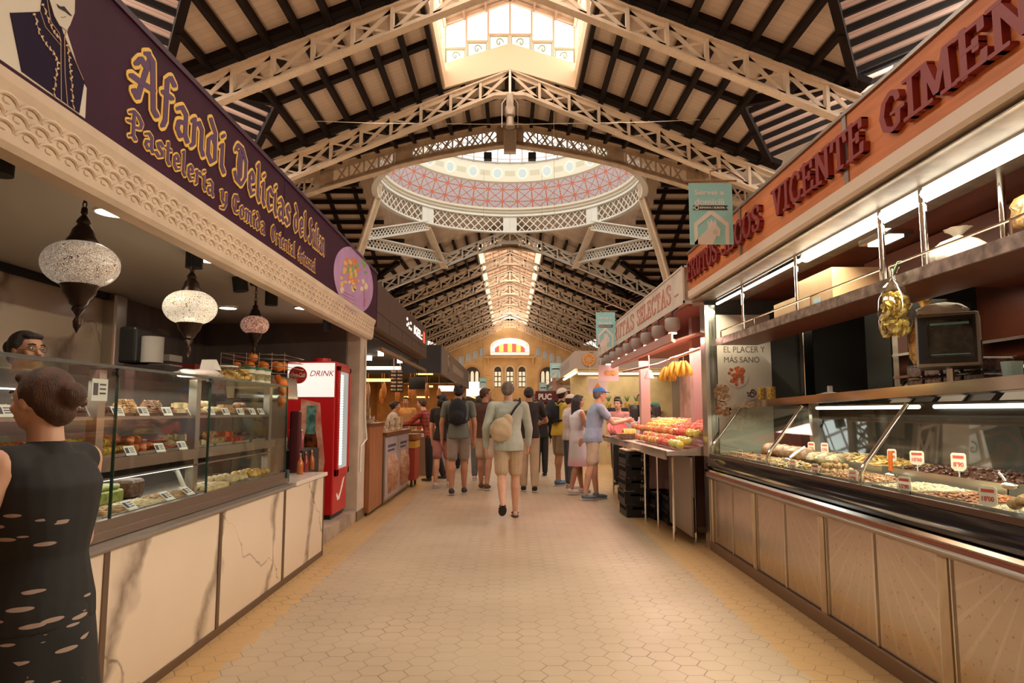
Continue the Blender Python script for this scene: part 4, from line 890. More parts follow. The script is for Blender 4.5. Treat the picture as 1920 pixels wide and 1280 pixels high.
t = thing('mixing_bowl', (-2.0, 2.6, .855), 'white bowl of orange sweets at the near end of the bottom deck', 'bowl'); q = MB(); q.sm = True; q.lathe([(.05, .855), (.10, .88), (.125, .93), (.12, .93), (.095, .885), (0, .87)], (-1.98, 2.72, 0), 24); q.build('bowl', WHITE, t); q = MB(); q.sm = True; q.ell((-1.98, 2.72, .895), (.1, .1, .03), 14, 8, nz=.3); q.build('sweets', FM['orange'], t)
# things on top of the case ---------------------------------------------------
FILM = mat('crinkled_film', (.80, .70, .68), .25, var=.15, bump=.9, bscale=25)
def pillow(c, d, m, name, lab, cat='bag', seed=1, nz=.35, rz=0, kids=None):
    q = MB(); q.sm = True; q.ell(c, d, 20, 12, Matrix.Rotation(rz, 3, 'Z'), nz=nz, seed=seed); return q.build(name, m, label=lab, cat=cat)
pillow((-2.08, 4.55, 1.60), (.13, .24, .035), FILM, 'wrapped_pastry', 'large pack of pale sweets in crinkled film on top of the glass case', seed=2)
pillow((-2.12, 4.92, 1.60), (.10, .15, .034), FILM, 'wrapped_pastry', 'small flat pack in crinkled film beside the biscuit tubs', seed=5)
q = MB(); q.prism([(0, 0), (.12, 0), (.03, .07)], (-2.1, 4.62, 1.635), (0, 1, 0), (0, 0, 1), (.1, 0, 0)); q.build('folded_paper', WHITE, label='folded white paper standing on the film wrapped pack', cat='paper')
for i, (x, y) in enumerate(((-2.02, 4.86), (-2.05, 5.06), (-2.02, 5.20))):
    t = thing('biscuit_tub', (x, y, 1.566), ['clear tub of golden biscuits on the glass case, nearest of three', 'clear tub of golden biscuits on the glass case, middle of three', 'clear tub of golden biscuits on the glass case, next to the green lidded jars'][i], 'tub')
    hh = .10 if i < 2 else .12; q = MB(); q.sm = True; q.cone((x, y, 1.567), (x, y, 1.567+hh), .065, .078, 20); q.build('tub', GLASS, t)
    q = MB(); q.sm = True
    for k in range(16): q.ell((x+rnd.uniform(-.035, .035), y+rnd.uniform(-.035, .035), 1.585+rnd.uniform(0, hh-.04)), (.024, .02, .012), 7, 5, Matrix.Rotation(rnd.uniform(0, 3), 3, 'X'))
    q.build('biscuits', mat('golden_biscuit', (.75, .45, .14), .5, emit=None, var=.3, vscale=30), t); MB().cyl((x, y, 1.567+hh), (x, y, 1.575+hh), .08, 20).build('lid', WHITE if i == 0 else GLASS, t)
for i, y in enumerate((5.32, 5.47, 5.61)):
    x = -2.02-.02*(i == 0); t = thing('lidded_jar', (x, y, 1.566), 'white plastic jar with a green lid on the glass case, '+['nearest of the three', 'middle of the three', 'farthest of the three'][i], 'jar')
    MB().cyl((x, y, 1.567), (x, y, 1.68), .055, 20).build('jar', mat('ivory_plastic', (.75, .68, .55), .4), t, smooth=40); MB().cyl((x, y, 1.681), (x, y, 1.70), .058, 20).build('lid', mat('green_lid', (.02, .12, .06), .4), t, smooth=40)
    q = MB(); q.cone((x, y, 1.60), (x, y, 1.65), .0555, .0555, 20, False); q.build('label_band', mat('olive_label', (.35, .32, .15), .6, var=.4, vscale=20), t)
# back wall things --------------------------------------------------------------
c = onX(265, 650, -3.0); t = thing('paper_towel_dispenser', (-2.95, c[1], c[2]-.15), 'black wall dispenser holding a fat white paper roll behind the glass case', 'dispenser')
x0, y0, z0 = -2.95, c[1], c[2]; MB().b2(x0-.16, x0-.02, y0-.14, y0+.1, z0-.14, z0+.15).build('housing', BLACK, t, bevel=.02); MB().cyl((x0+.04, y0, z0-.13), (x0+.04, y0, z0+.08), .085, 24).build('paper_roll', mat('paper_roll', (.50, .46, .42), .8), t, smooth=40); MB().b2(x0-.07, x0+.13, y0-.09, y0+.09, z0+.1, z0+.14).build('clear_cover', GLASS, t)
MB().b2(x0-.5, x0+.25, y0-.2, 8.4, .12, z0-.16).build('back_cabinet', mat('dark_cabinet', (.03, .022, .02), .5), label='dark waist-high back cabinet standing along the rear of the pastry stall', cat='cabinet')
for i, (px, py) in enumerate(((330, 690), (330, 672))):
    c = onX(px, py, -2.85); MB().box((c[0]-.1, c[1], c[2]), (.2, .22, .055)).build('cardboard_box', mat('grey_card', (.42, .38, .35), .7), label=['lower grey white carton of the stack behind the case', 'upper grey white carton of the stack behind the case'][i], cat='box')
c = onX(372, 690, -2.85); MB().box((c[0]-.1, c[1]+.1, c[2]), (.2, .35, .07)).build('cardboard_box', mat('red_card', (.35, .03, .03), .6), label='flat red carton right of the grey cartons behind the case', cat='box')
c = onX(450, 652, -3.78); t = thing('wall_socket_plate', (-3.79, c[1], c[2]-.04), 'long grey socket plate on the grey rear wall under the third lantern', 'socket'); MB().box(c, (.02, .5, .08)).build('plate', mat('plate_grey', (.4, .36, .33), .5), t)
for k in range(4): MB().box((c[0]+.012, c[1]-.18+.12*k, c[2]), (.01, .07, .05)).build('socket', DSTEEL, t)
# juicer
jt = thing('orange_juicer', (-2.2, 6.1, .775), 'chrome orange juicing machine with a wire basket of oranges on top', 'juicer'); ORM = mat('orange_fruit', (.80, .22, .02), .45, var=.1, bump=.2, bscale=200)
MB().b2(-2.42, -2.08, 5.98, 6.42, .777, 1.45).build('body', mat('juicer_steel', (.35, .30, .26), .25, .9), jt, bevel=.02)
q = MB(); q.prism([(-2.45, 1.46), (-1.98, 1.46), (-2.0, 1.66), (-2.5, 1.74)], (0, 5.92, 0), (1, 0, 0), (0, 0, 1), (0, .5, 0)); q.build('hopper', CHROME, jt, bevel=.01)
q = MB()
for z in (1.70, 1.76, 1.82, 1.86): q.tube([(-2.5, 5.9, z), (-1.95, 5.9, z-.02), (-1.95, 6.45, z-.02), (-2.5, 6.45, z), (-2.5, 5.9, z)], .004, 5)
for k in range(6): q.cyl((-2.5+.11*k, 5.9, 1.68), (-2.5+.11*k, 5.9, 1.86), .003, 5)
q.build('wire_basket', CHROME, jt)
MB().tube([(-2.02, 5.93, 1.66), (-1.97, 5.9, 1.58), (-1.94, 5.9, 1.48), (-1.98, 5.93, 1.40)], .028, 10).build('feed_tube', mat('amber_plastic', (.55, .12, .02), .2), jt)
oo = None
for k, (x, y, z) in enumerate([(-2.4, 6.0, 1.745), (-2.28, 6.0, 1.745), (-2.16, 6.0, 1.745), (-2.04, 6.02, 1.745), (-2.34, 6.1, 1.76), (-2.22, 6.12, 1.76), (-2.1, 6.12, 1.76), (-2.28, 6.05, 1.83), (-2.06, 6.2, 1.76), (-1.965, 5.915, 1.595), (-1.945, 5.9, 1.53), (-1.96, 5.91, 1.46)]):
    if oo is None:
        q = MB(); q.sm = True; q.ell((0, 0, 0), .043, 14, 10); oo = q.build('orange', ORM, label='orange in the wire basket of the juicer', cat='orange', group='oranges in the juicer', origin=(0, 0, 0)); oo.location = (x, y, z)
    else: copy_tree(oo, (x, y, z), 0)
# soda tower with round logo, small bottles
RED = mat('soda_red', (.52, .012, .015), .3); WLOGO = mat('logo_white', (.9, .88, .85), .4)
t = thing('drinks_dispenser', (-2.1, 6.75, .9), 'slim dark drinks tower topped by a round red soda disc', 'dispenser')
MB().b2(-2.10, -2.0, 6.55, 6.62, .776, 1.36).build('tower', mat('smoky_red', (.09, .02, .025), .15), t, bevel=.02); c = onY(560, 703, 6.6); q = MB(); q.cyl((c[0], 6.56, c[2]), (c[0], 6.60, c[2]), .082, 32); q.build('logo_disc', RED, t)
q = MB(); put_text(q, 'Coca-Cola', (c[0], 6.557, c[2]), (1, 0, 0), (0, 0, 1), .045, .14, bold=.012, ext=.001, shear=.3); q.build('logo_text', WLOGO, t)
for i, (px, py, m_, l) in enumerate(((562, 880, 'orange_can', 'amber glass bottle nearest the camera on the white worktop'), (572, 876, 'red_can', 'dark red glass bottle in the middle of three on the white worktop'), (583, 872, 'orange_can', 'amber glass bottle nearest the fridge on the white worktop'))):
    c = onX(px, py+20, -1.95-.02*i); t = thing('sauce_bottle', (c[0], c[1], .777), l, 'bottle'); x, y = c[0], c[1]
    q = MB(); q.sm = True; q.lathe([(0, .778), (.028, .778), (.03, .80), (.03, .88), (.012, .92), (.012, .95)], (x, y, 0), 14); q.build('bottle', mat('amber_glass', (.45, .12, .03), .1) if i != 1 else mat('dark_red_glass', (.25, .03, .03), .1), t); MB().cyl((x, y, .95), (x, y, .97), .015, 12).build('cap', CHROME, t)
for i, (dy, dx, cc) in enumerate(((0, 0, 'pink_glass'), (.1, -.03, 'clear_plastic'), (.2, 0, 'pink_glass'), (.05, -.12, 'clear_plastic'), (.16, -.1, 'pink_glass'))):
    x, y = -2.1+dx, 6.75+dy; t = thing('drink_bottle', (x, y, .98), 'slim small bottle on the black stand by the red fridge, %s of the cluster' % ordn[i], 'bottle')
    q = MB(); q.sm = True; q.lathe([(0, .985), (.025, .985), (.026, 1.09), (.010, 1.13), (.010, 1.16), (0, 1.16)], (x, y, 0), 12); q.build('bottle', mat('pink_glass', (.45, .08, .12), .15, var=.3) if cc[0] == 'p' else mat('clear_plastic', (.5, .48, .45), .15), t)
    MB().cyl((x, y, 1.16), (x, y, 1.175), .013, 10).build('cap', WHITE, t)
q = MB(); q.b2(-2.4, -2.0, 6.68, 7.25, .14, .98); q.build('drinks_stand', BLACK, label='black stand in front of the red fridge holding small bottles', cat='stand', bevel=.01)
# fridge ----------------------------------------------------------------------
fx0, fx1, fy0, fy1 = -2.56, -2.0, 7.85, 8.48
ft = thing('drinks_fridge', (-2.28, 8.15, .14), 'tall red soda fridge with a lit white top panel and glass door facing the aisle', 'fridge')
MB().b2(fx0, fx1, fy0, fy1, .19, 1.93).build('cabinet', RED, ft, bevel=.015); MB().b2(fx0+.03, fx1-.03, fy0+.03, fy1-.03, .14, .19).build('base', BLACK, ft)
MB().b2(fx0+.01, fx1-.012, fy0-.012, fy0, 1.52, 1.91).build('header_panel', mat('lit_header', (.9, .9, .88), .3, emit=(1, .95, .92), es=.5), ft)
q = MB(); put_text(q, 'DRINK', (-2.16, fy0-.0125, 1.79), (1, 0, 0), (0, 0, 1), .062, .27, bold=.0, ext=.001, shear=.3); q.build('header_text', RED, ft)
q = MB(); bx, bz = -2.27, .5; prof = [(.0, .0), (.065, 0), (.075, .05), (.06, .18), (.07, .33), (.085, .42), (.08, .52), (.045, .68), (.028, .8), (.03, .9), (0, .9)]
q.prism([(bx+r, bz+z) for r, z in prof]+[(bx-r, bz+z) for r, z in prof[::-1]], (0, fy0-.001, 0), (1, 0, 0), (0, 0, 1), (0, -.004, 0)); q.build('bottle_graphic', mat('cola_brown', (.14, .035, .012), .25, var=.5, vscale=12), ft)
q = MB(); q.prism([(bx-.12, bz-.1), (bx+.12, bz-.15), (bx+.17, bz+.3), (bx+.13, bz+.62), (bx+.1, bz+.95), (bx-.12, bz+1.0)], (0, fy0-.0005, 0), (1, 0, 0), (0, 0, 1), (0, -.003, 0)); q.build('frost_graphic', mat('frost_print', (.52, .10, .07), .4, col2=(.65, .38, .28), vscale=8), ft)
q = MB(); q.prism([(bx-.05, bz+.6), (bx+.05, bz+.6), (bx+.06, bz+.92), (bx-.05, bz+.92)], (0, fy0-.004, 0), (1, 0, 0), (0, 0, 1), (0, -.003, 0)); q.build('ice_graphic', mat('teal_ice', (.12, .28, .25), .3, var=.4, vscale=14), ft)
dt = MB(); 
for a in ((fy0+.03, fy0+.10, .62, 1.88), (fy1-.09, fy1-.02, .62, 1.88), (fy0+.03, fy1-.02, 1.82, 1.88), (fy0+.03, fy1-.02, .62, .70)): dt.b2(fx1, fx1+.035, *a)
d = dt.build('door', RED, ft, bevel=.006)
MB().b2(fx1+.01, fx1+.02, fy0+.1, fy1-.09, .70, 1.82).build('door_glass', mat('fridge_glow', (.35, .38, .36), .15, emit=(.7, .85, .8), es=.25), d)
q = MB()
for k in range(34): q.b2(fx1+.02, fx1+.028, fy0+.16, fy0+.26, .74+k*.031, .74+k*.031+.018)
q.build('led_column', mat('led_cool', (1, 1, 1), .4, emit=(.85, 1, .93), es=2.5), d)
q = MB(); q.prism([(8.0, .40), (8.06, .33), (8.15, .34), (8.28, .46), (8.38, .58), (8.30, .56), (8.18, .42), (8.1, .37), (8.03, .42)], (fx1+.0005, 0, 0), (0, 1, 0), (0, 0, 1), (.003, 0, 0)); q.build('swoosh', WLOGO, ft)
q = MB(); q.cyl((-2.2, 8.0, 1.931), (-2.2, 8.0, 1.97), .1, 20); q.build('round_tin', RED, label='low round red tin standing on top of the fridge', cat='tin')
# ================================================================== RIGHT NUT STALL
rnd = random.Random(21)
ORW = mat('orange_laminate', (.66, .20, .055), .5, var=.10, vscale=2.5, stretch=(1, 1.2, 14)); LETR = mat('crimson_letters', (.25, .022, .02), .45)
BRW = mat('brown_laminate', (.16, .042, .018), .4, var=.12, vscale=3); CRM = mat('cream_trim', (.78, .62, .48), .45)
NY0, NY1 = .8, 7.07
sg = thing('shop_sign', (1.93, 4.0, 2.44), 'long orange wood grain shop sign with raised crimson capital letters', 'sign')
MB().b2(1.88, 1.98, NY0, NY1, 2.61, 3.0).build('sign_panel', ORW, sg); MB().b2(1.865, 1.99, NY0, NY1, 3.0, 3.02).build('top_edge', DSTEEL, sg)
MB().prism([(1.87, 2.61), (1.87, 2.545), (1.885, 2.525), (1.99, 2.525), (1.99, 2.61)], (0, NY0, 0), (1, 0, 0), (0, 0, 1), (0, NY1-NY0, 0)).build('cream_valance', CRM, sg)
for y in (3.68, 5.43): MB().b2(1.872, 1.88, y-.022, y+.022, 2.61, 3.0).build('seam_strip', DSTEEL, sg)
u, v = (0, -1, 0), (0, 0, 1)
for wd, y0, y1 in (('FRUTOS', 7.0, 5.98), ('SECOS', 5.86, 4.93), ('VICENTE', 4.68, 3.44), ('GIMENO', 3.27, 2.06)):
    L = y0-y1; x = 0; tot = stroke_len(wd, GS, .10)
    for ch in wd:
        q = MB(); o_ = Vector((1.88, y0-x*L/tot, 2.70)); stroke_text(q, ch, o_, u, v, L*GS[ch][0]/tot, .195, GS, (.045, .0), .05, .035, slant=0); q.build('raised_letter', LETR, sg); x += GS[ch][0]+.10
MB().b2(1.99, 4.3, NY0, NY1, 2.50, 2.56).build('ceiling', BRW, kind='structure')
MB().b2(1.90, 2.4, NY0, NY1, 2.492, 2.499).build('ceiling', mat('mirror_soffit', (.34, .28, .22), .42, .5, var=.15, vscale=9), kind='structure')
MB().b2(4.25, 4.35, -1, NY1, 0, 2.56).build('wall_stall', mat('dark_back', (.035, .028, .022), .6), kind='structure')
MB().b2(2.03, 4.3, 7.0, 7.07, 0, 2.52).build('wall_stall', mat('charcoal_wall', (.05, .05, .045), .5), kind='structure')
MB().b2(2.9, 4.25, -1, 7.0, 0, .1).build('floor', mat('stall_floor', (.3, .22, .17), .6), kind='structure')
for y0, y1, r, l in ((1.2, 4.8, .036, 'thick bright fluorescent tube fixture under the orange sign'), (4.83, 6.9, .014, 'thin dimmer light strip under the far half of the orange sign')):
    t = thing('fluorescent_light', (2.12, (y0+y1)/2, 2.40), l, 'tube light'); MB().cyl((2.12, y0, 2.45), (2.12, y1, 2.45), r, 12).build('tube', mat('tube_glow', (1, 1, .9), .4, emit=(1, .98, .82), es=3.2), t, smooth=40)
    MB().b2(2.09, 2.15, y0-.01, y1+.01, 2.48, 2.492).build('housing', CHROME, t)
c = onY(1660, 452, 3.9); t = thing('ceiling_light_bar', (c[0], c[1], c[2]), 'small lit chrome lamp under the laminate ceiling between two posts', 'lamp'); MB().box((c[0], c[1], c[2]+.02), (.16, .3, .03)).build('housing', CHROME, t); MB().box((c[0], c[1], c[2]), (.08, .24, .01)).build('bulb', MATS['tube_glow'], t)
# overhead shelf
sh = thing('overhead_shelf', (2.25, 3.8, 2.01), 'long brown laminate shelf with a steel edge hung on chrome posts above the nut case', 'shelf')
MB().b2(2.06, 2.46, NY0, 6.75, 2.01, 2.035).build('board', BRW, sh); MB().b2(2.045, 2.06, NY0, 6.75, 2.005, 2.07).build('steel_edge', mat('scuffed_steel', (.7, .62, .55), .3, .9, var=.3, vscale=14), sh)
for y, x, r in ((6.05, 2.09, .013), (4.9, 2.09, .014), (3.77, 2.10, .016), (3.38, 2.10, .017), (3.18, 2.36, .017), (2.62, 2.10, .017)): MB().cyl((x, y, 2.035), (x, y, 2.50), r, 10).build('post', CHROME, sh, smooth=40)
for a, b in ((6.6, 3.72), (3.63, 1.2)):
    q = MB(); q.tube([(2.055, a, 2.04), (2.055, a, 2.135), (2.055, b, 2.135), (2.055, b, 2.04)], .007, 6); y = a-.9
    while y > b+.3: q.cyl((2.055, y, 2.04), (2.055, y, 2.135), .006, 6); y -= 1.1
    q.build('guard_rail', CHROME, sh)
KR = mat('kraft_card', (.52, .36, .20), .7, var=.06)
t = thing('cardboard_box', (2.24, 5.27, 2.036), 'smaller kraft carton on the overhead shelf behind the rail', 'box'); MB().b2(2.12, 2.36, 5.0, 5.42, 2.037, 2.2).build('carton', KR, t); q = MB(); q.b2(2.2, 2.28, 4.994, 4.999, 2.05, 2.08); q.build('stamp', mat('brown_ink', (.22, .08, .03), .6), t)
t = thing('cardboard_box', (2.3, 4.7, 2.036), 'larger kraft carton with a round black emblem on the overhead shelf', 'box'); MB().b2(2.12, 2.44, 4.42, 4.95, 2.037, 2.30).build('carton', KR, t)
q = MB(); q.lathe([(.045, 0), (.065, 0), (.065, .002), (.045, .002)], (2.24, 4.948, 2.19), 20, Matrix.Rotation(R(90), 3, 'X')); q.tube([(2.20, 4.946, 2.21), (2.24, 4.946, 2.19), (2.28, 4.946, 2.2)], .006, 5); q.build('emblem', INKB, t); MB().b2(2.118, 2.12, 4.6, 4.7, 2.05, 2.13).build('sticker', mat('blue_sticker', (.35, .55, .7), .6), t)
BAGW = mat('white_bag', (.62, .56, .50), .35, var=.12, bump=.8, bscale=14)
def sack(c, r, m, name, lab, seed=1, neck=.35):
    q = MB(); q.sm = True; n = 24; pr = [(.0, 0), (.8, .02), (1, .15), (1.02, .4), (.9, .62), (.55, .82), (.16, .93), (.12, .97), (.3, 1.08), (.45, 1.14)]
    vs = []
    for rr, z in pr:
        for i in range(n):
            a = 2*math.pi*i/n; k = 1+.10*noise.noise(Vector((math.cos(a)*2, math.sin(a)*2, z*2+seed)))+(.10*math.sin(a*7+seed) if z > .7 else 0)
            vs.append((c[0]+rr*r[0]*k*math.cos(a), c[1]+rr*r[1]*k*math.sin(a), c[2]+z*r[2]))
    m_ = len(pr); q.add(vs, [(j*n+i, j*n+(i+1) % n, (j+1)*n+(i+1) % n, (j+1)*n+i) for j in range(m_-1) for i in range(n)])
    return q, lab
q, l = sack((2.25, 3.35, 2.037), (.13, .16, .20), BAGW, 'plastic_bag', ''); q.build('plastic_bag', BAGW, label='white knotted plastic bag on the overhead shelf near the posts', cat='bag')
q = MB(); q.sm = True; q.lathe([(0, 2.037), (.12, 2.037), (.12, 2.09), (0, 2.09)], (2.25, 2.95, 0), 24); q.build('cake_tin', mat('worn_tin', (.5, .4, .3), .4, .6), label='low round tin on the near end of the overhead shelf', cat='tin')
q = MB(); q.sm = True; q.ell((2.3, 2.7, 2.22), (.12, .3, .12), 20, 12, nz=.3); q.build('nut_bag', mat('golden_bag', (.45, .26, .07), .3, var=.5, vscale=25, bump=1.), label='big golden bag of snacks at the near end under the ceiling', cat='bag')
# hanging crisp bag
cb = onX(1676, 560, 2.0); t = thing('crisp_bag', (2.0, cb[1], cb[2]-.2), 'clear knotted bag of yellow potato crisps hanging in front of the steel shelf edge', 'bag')
CR = mat('crisps', (.92, .62, .16), .45, var=.35, vscale=22, bump=.6); bz = onX(1676, 630, 2.0)[2]; tz = onX(1676, 500, 2.0)[2]
q, l = sack((2.0, cb[1], bz), (.072, .105, (tz-bz)/1.14), None, '', '', 3); q.build('clear_film', glass_mat('bag_film', (.95, .94, .9), .12), t)
q = MB(); q.sm = True
for k in range(330):
    z = rnd.uniform(0, .66); w_ = .9 if z < .45 else .9-(z-.45)*1.6; a = rnd.uniform(0, 6.28); rr = math.sqrt(rnd.random())*.8*w_
    M = Matrix.Rotation(rnd.uniform(0, 3), 3, 'X') @ Matrix.Rotation(rnd.uniform(0, 3), 3, 'Y'); q.ell((2.0+.070*rr*math.cos(a), cb[1]+.103*rr*math.sin(a), bz+.01+z*(tz-bz)/1.14), (.024, .019, .004), 8, 4, M)
o = q.build('crisps', CR, t, kind='stuff')
MB().tube([(2.0, cb[1], tz-.03), (2.03, cb[1], tz+.03), (2.055, cb[1], 2.135)], .003, 5).build('tie', mat('green_tie', (.1, .3, .12), .6), t)
# counter front
ct = thing('nut_counter', (2.4, 3.8, 0), 'long low nut stall counter with brushed steel fan patterned panels and pale wood posts', 'counter')
MB().b2(2.02, 2.9, -.5, 6.9, .05, .78).build('carcass', DSTEEL, ct)
pm = mat('etched_steel', (.46, .37, .30), .24, .92); n = NM(pm); P = n.pos()
yy = n.m('SUBTRACT', n.m('FLOORED_MODULO', n.m('SUBTRACT', P[1], 3.26), 1.22), .0); ang = n.m('ARCTAN2', n.m('SUBTRACT', n.m('ABSOLUTE', n.m('SUBTRACT', yy, .61)), .0), n.m('SUBTRACT', .82, P[2]))
l1 = n.m('LESS_THAN', n.m('ABSOLUTE', n.m('SUBTRACT', n.m('FLOORED_MODULO', n.m('MULTIPLY', ang, 5.0), 1.0), .5)), .10); n.bump(l1, .9, .004)
spk = n.m('GREATER_THAN', n.noise(38, 2), .66); n.base(n.mix(n.m('MULTIPLY', l1, .2), n.mix(n.m('MULTIPLY', spk, .45), (.50, .41, .34), (.18, .12, .09)), (.75, .66, .56)))
n.nt.links.new(n.m('ADD', .05, n.m('MULTIPLY', n.noise(5, 4), .2)), n.N['Principled BSDF'].inputs['Roughness'])
WP = mat('scuffed_wood_post', (.62, .46, .28), .6, col2=(.40, .27, .15), vscale=9, stretch=(1, 1, .3)); py_ = [6.8, 5.67, 4.45, 3.22, 2.0, .8, -.4]
for i, (a, b) in enumerate(zip(py_, py_[1:])):
    m_ = (a+b)/2
    for c, d in ((a-.05, m_+.004), (m_-.004, b+.05)): MB().b2(1.998, 2.018, min(c, d), max(c, d), .09, .70).build('steel_panel', pm, ct, bevel=.003)
    [MB().b2(1.990, 1.999, yy_-w2, yy_+w2, .09, .70).build('seam', STEEL, ct) for yy_, w2 in ((m_, .010), (a-.05, .005), (b+.05, .005))]
    MB().b2(1.985, 2.01, b-.036, b+.036, .085, .70).build('wood_post', WP, ct)
MB().b2(1.985, 2.01, 6.79, 6.86, .085, .70).build('wood_post', WP, ct)
MB().b2(1.975, 2.02, -.5, 6.9, 0, .088).build('kick_plate', mat('bronze_kick', (.26, .18, .13), .35, .8), ct, bevel=.004)
q = MB(); q.sm = True; q.prism([(2.02, .70), (1.96, .70), (1.945, .715), (1.945, .728), (1.955, .74), (2.02, .74)], (0, -.5, 0), (1, 0, 0), (0, 0, 1), (0, 7.38, 0)); q.build('lower_rail', STEEL, ct)
MB().b2(1.95, 2.02, -.5, 6.88, .74, .762).build('wood_band', mat('mahogany_band', (.22, .05, .025), .25), ct)
q = MB(); q.sm = True; q.prism([(2.02, .762), (1.945, .762), (1.93, .775), (1.945, .79), (2.02, .795)], (0, -.5, 0), (1, 0, 0), (0, 0, 1), (0, 7.38, 0)); q.build('upper_rail', CHROME, ct)
gc = thing('nut_display_case', (2.4, 3.8, .795), 'long curved glass display case full of nuts on the right counter', 'display case')
q = MB(); q.sm = True; q.prism([(2.06, .795), (1.97, .795), (1.955, .82), (1.965, .86), (1.985, .90), (2.03, .915), (2.06, .915)], (0, -.5, 0), (1, 0, 0), (0, 0, 1), (0, 7.4, 0)); q.build('black_sill', mat('gloss_black', (.012, .011, .011), .08), gc)
q = MB(); q.b2(1.995, 2.02, -.5, 6.9, .905, .935); q.build('glass_channel', mat('dark_channel', (.12, .07, .05), .3, .6), gc)
zt_ = lambda y: 1.42+.075*(6.8-y)/4.1
yb = [6.88, 5.41, 3.98, 2.55, 1.1]
for a, b in zip(yb, yb[1:]):
    q = MB(); q.sm = True; pr = [(2.008, .93), (2.012, 1.0), (2.035, 1.05), (2.08, 1.105), (2.19, 1.245), (2.31, 1.40)]
    vs = [(x+dx, y, z) for dx in (0, .006) for y in (a-.006, b+.006) for x, z in pr]; m_ = len(pr)
    fs = [(i, i+1, m_+i+1, m_+i) for i in range(m_-1)]+[(2*m_+i, 2*m_+i+1, 3*m_+i+1, 3*m_+i) for i in range(m_-1)]; q.add(vs, fs); q.build('curved_pane', GLASS, gc)
for y in (6.86, 5.41, 3.98, 2.55): MB().tube([(2.02, y, .92), (2.022, y, 1.0), (2.045, y, 1.05), (2.09, y, 1.105), (2.31, y, 1.395)], .014, 10).build('frame_tube', CHROME, gc, smooth=60)
for y in (6.88,):
    q = MB(); q.prism([(2.01, .93), (2.01, 1.0), (2.06, 1.08), (2.31, 1.40), (2.9, 1.40), (2.9, .93)], (0, y, 0), (1, 0, 0), (0, 0, 1), (0, .006, 0)); q.build('end_pane', GLASS, gc)
q = MB()
for a, b in zip(yb, yb[1:]):
    q.beam((2.31, a, zt_(a)-.02), (2.31, b, zt_(b)-.02), .05, .03); q.beam((2.36, a, zt_(a)+.015), (2.36, b, zt_(b)+.015), .14, .02); q.beam((2.29, a, zt_(a)+.005), (2.29, b, zt_(b)+.005), .012, .045)
q.build('top_rail', CHROME, gc)
q = MB()
for a, b in zip(yb, yb[1:]): q.beam((2.65, a, zt_(a)), (2.65, b, zt_(b)), .56, .012)
q.build('top_glass', mat('case_top', (.12, .10, .08), .12, .7), gc)
MB().b2(2.92, 2.94, -.5, 6.9, .8, 1.42).build('rear_panel', mat('case_rear', (.04, .035, .03), .12), gc)
MB().b2(2.03, 2.92, -.5, 6.9, .80, .87).build('deck', STEEL, gc)
MB().b2(2.60, 2.66, 3.35, 3.42, .87, 1.42).build('upright', STEEL, gc); MB().b2(2.60, 2.66, 5.9, 5.96, .87, 1.42).build('upright', STEEL, gc)
q = MB()
for a, b in ((1.2, 3.9), (4.05, 5.4)): q.cyl((2.42, a, 1.38), (2.42, b, 1.38), .012, 8)
q.build('case_tube', mat('case_tube_glow', (1, 1, .9), .4, emit=(1, 1, .85), es=2.2), gc)
# bins and nuts
BIN = mat('bin_steel', (.58, .54, .46), .3, .85)
def nut_bin(x0, x1, y0, y1, z0, h, lab):
    t = thing('nut_bin', ((x0+x1)/2, (y0+y1)/2, z0), lab, 'bin'); q = MB(); th = .004
    q.b2(x0, x1, y0, y1, z0, z0+th); q.b2(x0, x0+th, y0, y1, z0, z0+h); q.b2(x1-th, x1, y0, y1, z0, z0+h); q.b2(x0, x1, y0, y0+th, z0, z0+h); q.b2(x0, x1, y1-th, y1, z0, z0+h); q.build('bin', BIN, t)
NM_ = {'almond': (mat('brown_almond', (.42, .16, .05), .5, var=.35, vscale=20), (.014, .008, .006)), 'blanched': (mat('blanched_almond', (.82, .70, .46), .5, var=.15, vscale=20), (.014, .009, .006)), 'cashew': (mat('cashew', (.80, .68, .44), .5, var=.15, vscale=20), (.015, .008, .007)),
       'walnut': (mat('walnut_shell', (.62, .38, .17), .6, var=.3, vscale=60, bump=.9, bscale=90), (.019, .017, .018)), 'date': (mat('dark_date', (.10, .035, .02), .3, var=.3, vscale=20), (.018, .011, .010)), 'chestnut': (mat('fig_brown', (.36, .17, .06), .5, var=.4, vscale=20), (.017, .015, .013)),
       'hazel': (mat('hazelnut', (.50, .24, .09), .5, var=.25, vscale=20), (.010, .010, .010)), 'peanut': (mat('peanut_shell', (.58, .40, .20), .6, var=.2, vscale=40), (.020, .009, .009)), 'fruit': (mat('dried_peel', (.60, .38, .12), .4, var=.4, vscale=15), (.03, .016, .007))}
